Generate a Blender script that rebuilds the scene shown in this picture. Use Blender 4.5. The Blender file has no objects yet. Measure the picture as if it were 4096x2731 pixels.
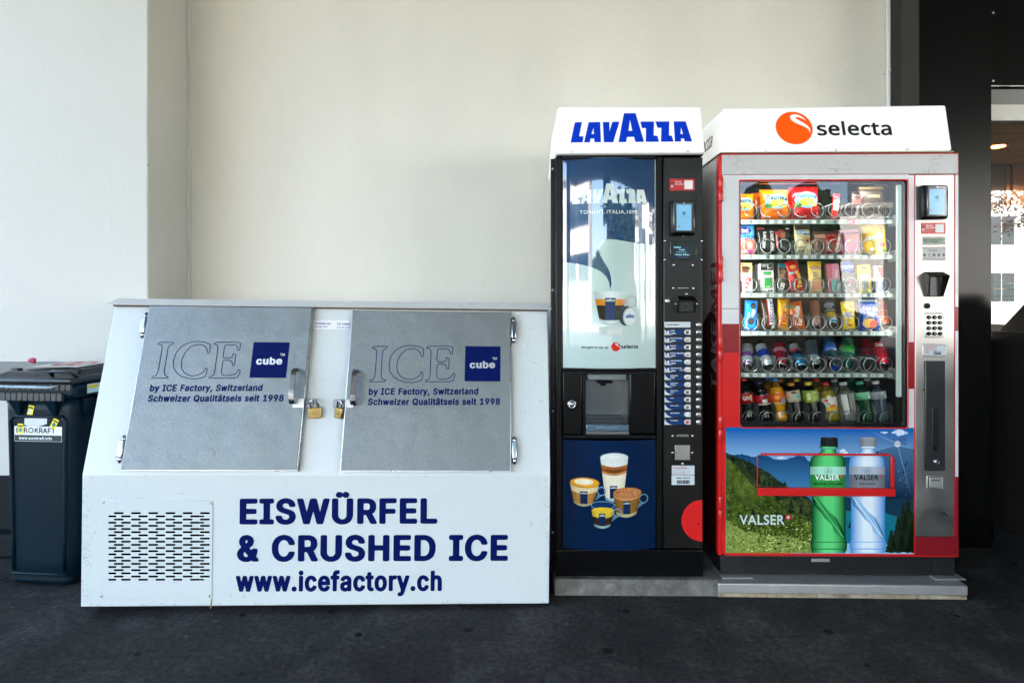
import bpy, bmesh, math, random
from mathutils import Vector, Matrix
from mathutils.geometry import tessellate_polygon

R = math.radians
random.seed(11)
scene = bpy.context.scene
COL = scene.collection

# ------------------------------------------------------------------ camera, sky, sun, exposure
HC = 1.24            # eye height in metres
FPX = 2408.0         # focal length in pixels of the 4096 px wide photograph
HOR = 1220.0         # horizon row of the photograph
cam = bpy.data.cameras.new('camera')
cam.sensor_width = 36.0
cam.lens = FPX / 4096 * 36
cam.shift_y = -(1365.5 - HOR) / 4096
cam.clip_start = 0.05
cam.clip_end = 600
camo = bpy.data.objects.new('camera', cam)
COL.objects.link(camo)
camo.location = (0, 0, HC)
camo.rotation_euler = (R(90), 0, 0)
scene.camera = camo

SUN_EL, SUN_AZ = 42.0, 18.0      # sun stands behind the building, a little to the right
world = bpy.data.worlds.new('World')
scene.world = world
world.use_nodes = True
wn = world.node_tree
sky = wn.nodes.new('ShaderNodeTexSky')
sky.sky_type = 'NISHITA'
sky.sun_disc = False
sky.sun_elevation = R(SUN_EL)
sky.sun_rotation = R(SUN_AZ)
sky.ozone_density = 0.3
bgn = wn.nodes['Background']
bgn.inputs['Strength'].default_value = 0.13
wn.links.new(sky.outputs['Color'], bgn.inputs['Color'])
sl = bpy.data.lights.new('sun', 'SUN')
sl.energy = 4.2
sl.angle = R(0.5)
sl.color = (1.0, 0.94, 0.85)
slo = bpy.data.objects.new('sun', sl)
COL.objects.link(slo)
sd = Vector((math.sin(R(SUN_AZ)) * math.cos(R(SUN_EL)), math.cos(R(SUN_AZ)) * math.cos(R(SUN_EL)), math.sin(R(SUN_EL))))
slo.rotation_euler = sd.to_track_quat('Z', 'Y').to_euler()
slo.location = sd * 60
scene.view_settings.view_transform = 'Standard'
scene.view_settings.look = 'None'
scene.view_settings.exposure = 3.6
scene.view_settings.gamma = 1
scene.render.engine = 'CYCLES'
scene.cycles.use_denoising = True
scene.cycles.max_bounces = 9
scene.cycles.diffuse_bounces = 5
scene.cycles.glossy_bounces = 5
scene.cycles.transparent_max_bounces = 16
scene.cycles.caustics_reflective = False
scene.cycles.caustics_refractive = False
scene.cycles.sample_clamp_indirect = 12

# ------------------------------------------------------------------ materials
def lin(c):
    c = c / 255.0
    return c / 12.92 if c <= 0.04045 else ((c + 0.055) / 1.055) ** 2.4
def C(r, g, b): return (lin(r), lin(g), lin(b))
MATS = {}
class NT:
    def __init__(s, name):
        s.m = bpy.data.materials.new(name)
        s.m.use_nodes = True
        s.t = s.m.node_tree
        s.b = s.t.nodes['Principled BSDF']
        s.out = s.t.nodes['Material Output']
    def n(s, typ, **kw):
        x = s.t.nodes.new(typ)
        for k, v in kw.items():
            if k in x.inputs: x.inputs[k].default_value = v
            else: setattr(x, k, v)
        return x
    def l(s, a, b): s.t.links.new(a, b)
    def coord(s, scale=(1, 1, 1), rot=(0, 0, 0)):
        tc = s.n('ShaderNodeTexCoord')
        mp = s.n('ShaderNodeMapping')
        mp.inputs['Scale'].default_value = scale
        mp.inputs['Rotation'].default_value = rot
        s.l(tc.outputs['Object'], mp.inputs['Vector'])
        return mp.outputs['Vector']
    def noise(s, vec, scale, detail=4, rough=0.6, dist=0.0):
        x = s.n('ShaderNodeTexNoise')
        x.inputs['Scale'].default_value = scale
        x.inputs['Detail'].default_value = detail
        x.inputs['Roughness'].default_value = rough
        x.inputs['Distortion'].default_value = dist
        if vec is not None: s.l(vec, x.inputs['Vector'])
        return x.outputs['Fac']
    def ramp(s, fac, stops, interp='LINEAR'):
        x = s.n('ShaderNodeValToRGB')
        x.color_ramp.interpolation = interp
        el = x.color_ramp.elements
        while len(el) < len(stops): el.new(0.5)
        for e, (p, c) in zip(el, stops):
            e.position = p
            e.color = (*c, 1) if len(c) == 3 else c
        s.l(fac, x.inputs['Fac'])
        return x.outputs['Color']
    def mix(s, fac, a, b):
        x = s.n('ShaderNodeMix')
        x.data_type = 'RGBA'
        for sock, v in ((x.inputs[0], fac), (x.inputs[6], a), (x.inputs[7], b)):
            if isinstance(v, (int, float)): sock.default_value = v
            elif isinstance(v, tuple): sock.default_value = (*v, 1)
            else: s.l(v, sock)
        return x.outputs[2]
    def bump(s, h, strength, dist, normal=None):
        x = s.n('ShaderNodeBump')
        x.inputs['Strength'].default_value = strength
        x.inputs['Distance'].default_value = dist
        s.l(h, x.inputs['Height'])
        if normal is not None: s.l(normal, x.inputs['Normal'])
        return x.outputs['Normal']
    def setp(s, **kw):
        nm = {'color': 'Base Color', 'rough': 'Roughness', 'metal': 'Metallic', 'spec': 'Specular IOR Level', 'coat': 'Coat Weight',
              'coatr': 'Coat Roughness', 'normal': 'Normal', 'emis': 'Emission Color', 'emiss': 'Emission Strength', 'alpha': 'Alpha',
              'trans': 'Transmission Weight', 'ior': 'IOR', 'aniso': 'Anisotropic'}
        for k, v in kw.items():
            sock = s.b.inputs[nm[k]]
            if isinstance(v, tuple): sock.default_value = (*v, 1)
            elif isinstance(v, (int, float)): sock.default_value = v
            else: s.l(v, sock)
        return s.m

def plain(rgb, rough=0.5, metal=0.0, spec=0.5, coat=0.0, emis=0.0, name=None):
    key = ('p', tuple(round(c, 3) for c in rgb), rough, metal, spec, coat, emis)
    if key not in MATS:
        t = NT(name or 'surface')
        v = t.coord()
        n = t.noise(v, 55, 3)
        c2 = tuple(c * 0.9 for c in rgb)
        t.setp(color=t.mix(n, c2, tuple(min(1, c * 1.05) for c in rgb)), rough=rough, metal=metal, spec=spec, coat=coat)
        if emis: t.setp(emis=rgb, emiss=emis)
        MATS[key] = t.m
    return MATS[key]
def ink(r, g, b): return plain(C(r, g, b), 0.45, name='printed_ink')

def make_mats():
    M = {}
    # plaster wall: rough render with fine grain and sparse stains
    t = NT('rough_plaster'); v = t.coord()
    a = t.noise(v, 62, 5, 0.65, 0.6); b = t.noise(t.coord((1, 1, 0.35)), 1.7, 5); s = t.noise(v, 26, 2)
    base = t.mix(t.ramp(b, [(0.3, (0, 0, 0)), (0.7, (1, 1, 1))]), (0.685, 0.664, 0.59), (0.755, 0.735, 0.66))
    st = t.ramp(s, [(0.0, (0.4, 0.3, 0.2)), (0.205, (0.8, 0.74, 0.64)), (0.225, (1, 1, 1)), (1, (1, 1, 1))])
    x = t.n('ShaderNodeMix'); x.data_type = 'RGBA'; x.blend_type = 'MULTIPLY'; x.inputs[0].default_value = 1
    t.l(base, x.inputs[6]); t.l(st, x.inputs[7])
    M['plaster'] = t.setp(color=x.outputs[2], rough=0.92, spec=0.2, normal=t.bump(a, 0.6, 0.008))
    # board marked painted concrete
    t = NT('board_marked_concrete'); v = t.coord((1, 1, 0.05)); v1 = t.coord()
    a = t.noise(v, 34, 6, 0.7, 0.6); b = t.noise(v1, 60, 4); w = t.noise(v1, 1.3, 4); d = t.noise(v1, 13, 2)
    ad = t.n('ShaderNodeMath', operation='MULTIPLY_ADD'); t.l(a, ad.inputs[0]); ad.inputs[1].default_value = 1.0; t.l(b, ad.inputs[2])
    base = t.mix(w, (0.575, 0.573, 0.535), (0.625, 0.623, 0.585))
    dirt = t.ramp(d, [(0, (0.2, 0.2, 0.2)), (0.2, (0.62, 0.62, 0.6)), (0.225, (1, 1, 1)), (1, (1, 1, 1))])
    x = t.n('ShaderNodeMix'); x.data_type = 'RGBA'; x.blend_type = 'MULTIPLY'; x.inputs[0].default_value = 1
    t.l(base, x.inputs[6]); t.l(dirt, x.inputs[7])
    M['concrete_white'] = t.setp(color=x.outputs[2], rough=0.85, spec=0.25, normal=t.bump(ad.outputs[0], 0.35, 0.006))
    # forecourt floor
    t = NT('stained_concrete'); v = t.coord(); vb = t.coord((1, 9, 1), (0, 0, R(14)))
    a = t.noise(v, 3.4, 8, 0.72, 0.6); f = t.noise(v, 45, 5, 0.75); br = t.noise(vb, 36, 3, 0.6); pt = t.noise(v, 0.55, 4)
    col = t.ramp(a, [(0.25, (0.014, 0.0140, 0.0140)), (0.5, (0.033, 0.0328, 0.0325)), (0.72, (0.080, 0.079, 0.077))])
    col = t.mix(t.ramp(pt, [(0.4, (0, 0, 0)), (0.75, (0.5, 0.5, 0.5))]), col, (0.068, 0.064, 0.060))
    vo = t.n('ShaderNodeTexVoronoi'); vo.inputs['Scale'].default_value = 7.5; t.l(v, vo.inputs['Vector'])
    dw = t.noise(v, 22, 3)
    sm = t.n('ShaderNodeMath', operation='MULTIPLY_ADD'); t.l(dw, sm.inputs[0]); sm.inputs[1].default_value = 0.16; t.l(vo.outputs['Distance'], sm.inputs[2])
    spot = t.ramp(sm.outputs[0], [(0.20, (1, 1, 1)), (0.225, (0, 0, 0))])
    gate = t.n('ShaderNodeMath', operation='LESS_THAN'); t.l(vo.outputs['Color'], gate.inputs[0]); gate.inputs[1].default_value = 0.5
    mu = t.n('ShaderNodeMath', operation='MULTIPLY'); t.l(spot, mu.inputs[0]); t.l(gate.outputs[0], mu.inputs[1])
    col = t.mix(mu.outputs[0], col, (0.010, 0.0105, 0.011))
    vo2 = t.n('ShaderNodeTexVoronoi'); vo2.inputs['Scale'].default_value = 17; t.l(v, vo2.inputs['Vector'])
    sp2 = t.ramp(vo2.outputs['Distance'], [(0.10, (1, 1, 1)), (0.13, (0, 0, 0))])
    g2 = t.n('ShaderNodeMath', operation='LESS_THAN'); t.l(vo2.outputs['Color'], g2.inputs[0]); g2.inputs[1].default_value = 0.33
    mu2 = t.n('ShaderNodeMath', operation='MULTIPLY'); t.l(sp2, mu2.inputs[0]); t.l(g2.outputs[0], mu2.inputs[1])
    col = t.mix(mu2.outputs[0], col, (0.07, 0.068, 0.064))
    fine = t.ramp(f, [(0.3, (0.45, 0.45, 0.45)), (0.7, (1.5, 1.5, 1.5))])
    x = t.n('ShaderNodeMix'); x.data_type = 'RGBA'; x.blend_type = 'MULTIPLY'; x.inputs[0].default_value = 1
    t.l(col, x.inputs[6]); t.l(fine, x.inputs[7])
    hb = t.n('ShaderNodeMath', operation='MULTIPLY_ADD'); t.l(br, hb.inputs[0]); hb.inputs[1].default_value = 0.7; t.l(f, hb.inputs[2])
    M['floor'] = t.setp(color=x.outputs[2], rough=t.ramp(a, [(0.3, (0.7,) * 3), (0.7, (0.95,) * 3)]), spec=0.12, normal=t.bump(hb.outputs[0], 0.6, 0.005))
    # worn white paint with dark scratches
    def worn(name, base, dark, rough, amt, coat=0.0, dir=(1, 1, 1)):
        t = NT(name); v = t.coord(); vs = t.coord((3.0, 3, 14), (0, R(24), 0)); vs2 = t.coord((12.0, 3, 2.2), (0, R(-18), 0))
        s1 = t.noise(vs, 6, 8, 0.75, 0.6); s2 = t.noise(vs2, 7, 8, 0.75, 0.8); gate = t.noise(v, 2.6, 3)
        k1 = t.ramp(s1, [(0.635 - amt, (0, 0, 0)), (0.68 - amt, (1, 1, 1))]); k2 = t.ramp(s2, [(0.645 - amt, (0, 0, 0)), (0.69 - amt, (1, 1, 1))])
        gg = t.ramp(gate, [(0.42, (0, 0, 0)), (0.62, (1, 1, 1))])
        mx = t.n('ShaderNodeMath', operation='MAXIMUM'); t.l(k1, mx.inputs[0]); t.l(k2, mx.inputs[1])
        mm = t.n('ShaderNodeMath', operation='MULTIPLY'); t.l(mx.outputs[0], mm.inputs[0]); t.l(gg, mm.inputs[1])
        cl = t.noise(v, 1.7, 4)
        b0 = t.mix(cl, tuple(c * 0.93 for c in base), base)
        op = t.noise(v, 240, 2)
        return t.setp(color=t.mix(mm.outputs[0], b0, dark), rough=rough, spec=0.45, coat=coat, normal=t.bump(op, 0.06, 0.002))
    M['white_paint'] = worn('worn_white_paint', (0.60, 0.652, 0.662), (0.30, 0.36, 0.37), 0.33, 0.02)
    M['grey_panel'] = worn('scratched_grey_panel', (0.55, 0.55, 0.555), (0.28, 0.24, 0.21), 0.4, 0.07)
    M['cap_metal'] = worn('painted_cap_metal', (0.58, 0.60, 0.60), (0.25, 0.24, 0.22), 0.38, 0.04)
    # embossed aluminium
    t = NT('stucco_aluminium'); v = t.coord()
    a = t.noise(v, 78, 2, 0.5, 2.4); d = t.noise(v, 2.4, 3); g = t.noise(v, 18, 5)
    nb = t.bump(a, 0.55, 0.0020); nb = t.bump(d, 0.5, 0.03, nb); nb = t.bump(t.ramp(t.noise(v, 6.5, 1), [(0.66, (0, 0, 0)), (0.95, (1, 1, 1))]), 0.3, 0.012, nb)
    M['stucco'] = t.setp(color=t.mix(g, t.ramp(a, [(0.35, (0.165, 0.188, 0.192)), (0.65, (0.225, 0.250, 0.256))]), (0.195, 0.218, 0.224)), metal=0.9, rough=0.55, normal=nb)
    # brushed stainless
    def steel(name, c, rough, sx=(1, 1, 30)):
        t = NT(name); v = t.coord(sx); v1 = t.coord()
        a = t.noise(v, 30, 4); b = t.noise(v1, 6, 5, 0.65, 0.8)
        return t.setp(color=t.mix(b, tuple(x * 0.82 for x in c), c), metal=1.0, rough=t.ramp(b, [(0.3, (rough * 0.75,) * 3), (0.75, (rough * 1.35,) * 3)]), normal=t.bump(a, 0.06, 0.002))
    M['steel'] = steel('brushed_steel', (0.56, 0.545, 0.52), 0.36)
    M['chrome'] = steel('polished_chrome', (0.50, 0.53, 0.56), 0.2)
    M['galv'] = steel('galvanised_steel', (0.26, 0.28, 0.295), 0.33, (14, 1, 1))
    t = NT('worn_plinth_steel'); v = t.coord((1, 6, 1)); a = t.noise(v, 7, 6, 0.7); b = t.noise(t.coord(), 40, 3)
    M['plinth_steel'] = t.setp(color=t.mix(t.ramp(b, [(0.25, (1, 1, 1)), (0.3, (0, 0, 0))]), t.mix(a, (0.34, 0.33, 0.315), (0.62, 0.60, 0.575)), (0.10, 0.08, 0.06)), metal=0.55, rough=0.42)
    M['alu_edge'] = steel('aluminium_edge', (0.62, 0.63, 0.64), 0.3)
    t = NT('brass'); v = t.coord(); b = t.noise(v, 60, 5)
    M['brass'] = t.setp(color=t.mix(b, (0.42, 0.27, 0.09), (0.62, 0.46, 0.20)), metal=1.0, rough=0.32)
    # textured black sheet metal
    def tex_paint(name, c, rough, sc=260, bs=0.35, spec=0.5, var=0.25):
        t = NT(name); v = t.coord(); a = t.noise(v, sc, 3); b = t.noise(v, 5, 5)
        return t.setp(color=t.mix(b, tuple(x * (1 - var) for x in c), tuple(x * (1 + var) for x in c)), rough=rough, spec=spec, normal=t.bump(a, bs, 0.0012))
    M['black'] = tex_paint('textured_black_paint', (0.0025, 0.0025, 0.0025), 0.34, 260, 0.35, 0.22)
    M['black_smooth'] = tex_paint('smooth_black_plastic', (0.0022, 0.0022, 0.0025), 0.28, 120, 0.05, 0.22)
    M['red'] = tex_paint('red_enamel', (0.58, 0.012, 0.012), 0.28, 190, 0.18, 0.5, 0.12)
    M['dark_red'] = tex_paint('dark_red_enamel', (0.22, 0.008, 0.014), 0.3, 190, 0.18, 0.5, 0.12)
    M['frame_white'] = tex_paint('white_grey_enamel', (0.64, 0.65, 0.67), 0.24, 70, 0.22, 0.5, 0.04)
    M['interior'] = tex_paint('dark_interior', (0.018, 0.018, 0.020), 0.5)
    M['bin'] = tex_paint('navy_bin_plastic', (0.0008, 0.0100, 0.0190), 0.42, 420, 0.12, 0.16, 0.3)
    M['bin_rim'] = tex_paint('worn_grey_bin_plastic', (0.032, 0.036, 0.041), 0.45, 300, 0.2, 0.5, 0.5)
    M['bin_lid'] = tex_paint('dark_lid_plastic', (0.006, 0.009, 0.012), 0.3, 320, 0.1)
    M['column'] = tex_paint('black_lacquer_panel', (0.0025, 0.0026, 0.0028), 0.22, 500, 0.06, 0.22)
    M['column_dark'] = tex_paint('dark_olive_panel', (0.005, 0.0054, 0.0046), 0.25, 500, 0.10)
    M['plinth_dark'] = tex_paint('dark_base_paint', (0.004, 0.0075, 0.010), 0.6, 60, 0.5, 0.15)
    M['low_wall'] = tex_paint('dark_brown_panel', (0.012, 0.0095, 0.008), 0.45)
    M['sealant'] = tex_paint('painted_sealant', (0.60, 0.585, 0.54), 0.55, 90, 0.4)
    M['pipe'] = tex_paint('white_pipe_paint', (0.66, 0.66, 0.64), 0.35, 60, 0.15, 0.5, 0.1)
    M['strip'] = tex_paint('grey_green_price_rail', (0.27, 0.34, 0.31), 0.4, 200, 0.05, 0.5, 0.08)
    M['wire'] = steel('spring_wire', (0.36, 0.37, 0.37), 0.35)
    M['rubber'] = tex_paint('black_rubber', (0.01, 0.01, 0.01), 0.7)
    t = NT('rough_concrete'); v = t.coord(); a = t.noise(v, 14, 8, 0.7); b = t.noise(v, 120, 4)
    M['concrete'] = t.setp(color=t.ramp(a, [(0.3, (0.07, 0.067, 0.062)), (0.55, (0.16, 0.155, 0.145)), (0.8, (0.30, 0.29, 0.275))]), rough=0.9, spec=0.2, normal=t.bump(b, 0.7, 0.004))
    t = NT('ochre_screed'); v = t.coord(); a = t.noise(v, 20, 8, 0.7); b = t.noise(v, 140, 4)
    M['screed'] = t.setp(color=t.ramp(a, [(0.3, (0.16, 0.13, 0.09)), (0.5, (0.36, 0.29, 0.19)), (0.75, (0.44, 0.42, 0.37))]), rough=0.9, spec=0.2, normal=t.bump(b, 0.8, 0.006))
    # backlit sign plastic
    t = NT('backlit_white_acrylic'); v = t.coord(); b = t.noise(v, 3, 4)
    M['sign'] = t.setp(color=(0.80, 0.81, 0.81), rough=0.25, emis=(1.0, 1.0, 0.99), emiss=0.024)
    # panes
    def pane(name, ior, tint=(1, 1, 1), rough=0.0):
        t = NT(name)
        tr = t.n('ShaderNodeBsdfTransparent'); tr.inputs['Color'].default_value = (*tint, 1)
        gl = t.n('ShaderNodeBsdfGlossy'); gl.inputs['Roughness'].default_value = rough; gl.inputs['Color'].default_value = (1, 1, 1, 1)
        fr = t.n('ShaderNodeFresnel'); fr.inputs['IOR'].default_value = ior
        ms = t.n('ShaderNodeMixShader'); t.l(fr.outputs[0], ms.inputs[0]); t.l(tr.outputs[0], ms.inputs[1]); t.l(gl.outputs[0], ms.inputs[2])
        t.l(ms.outputs[0], t.out.inputs['Surface'])
        t.t.nodes.remove(t.b)
        return t.m
    M['glass'] = pane('window_glass', 1.52, (0.93, 0.96, 0.95))
    M['shop_glass'] = pane('shop_window_glass', 2.1, (0.8, 0.82, 0.82))
    M['clear_plastic'] = pane('clear_plastic', 1.45, (0.72, 0.78, 0.78), 0.08)
    M['green_plastic'] = pane('green_bottle_plastic', 1.5, (0.05, 0.42, 0.12), 0.08)
    return M
MT = make_mats()
def glossy_print(name, c1, c2, scale=3, rough=0.05, axis=None, z0=0, z1=1, coat=0.6, coat_ior=1.5):
    t = NT(name); v = t.coord()
    if axis is None:
        col = t.mix(t.noise(v, scale, 3), c1, c2)
    else:
        sp = t.n('ShaderNodeSeparateXYZ'); t.l(v, sp.inputs[0])
        mr = t.n('ShaderNodeMapRange'); mr.inputs[1].default_value = z0; mr.inputs[2].default_value = z1
        t.l(sp.outputs[axis], mr.inputs[0])
        col = t.mix(mr.outputs[0], c1, c2)
    t.b.inputs['Coat IOR'].default_value = coat_ior
    return t.setp(color=col, rough=rough, spec=0.5, coat=coat, coatr=0.0)

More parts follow.
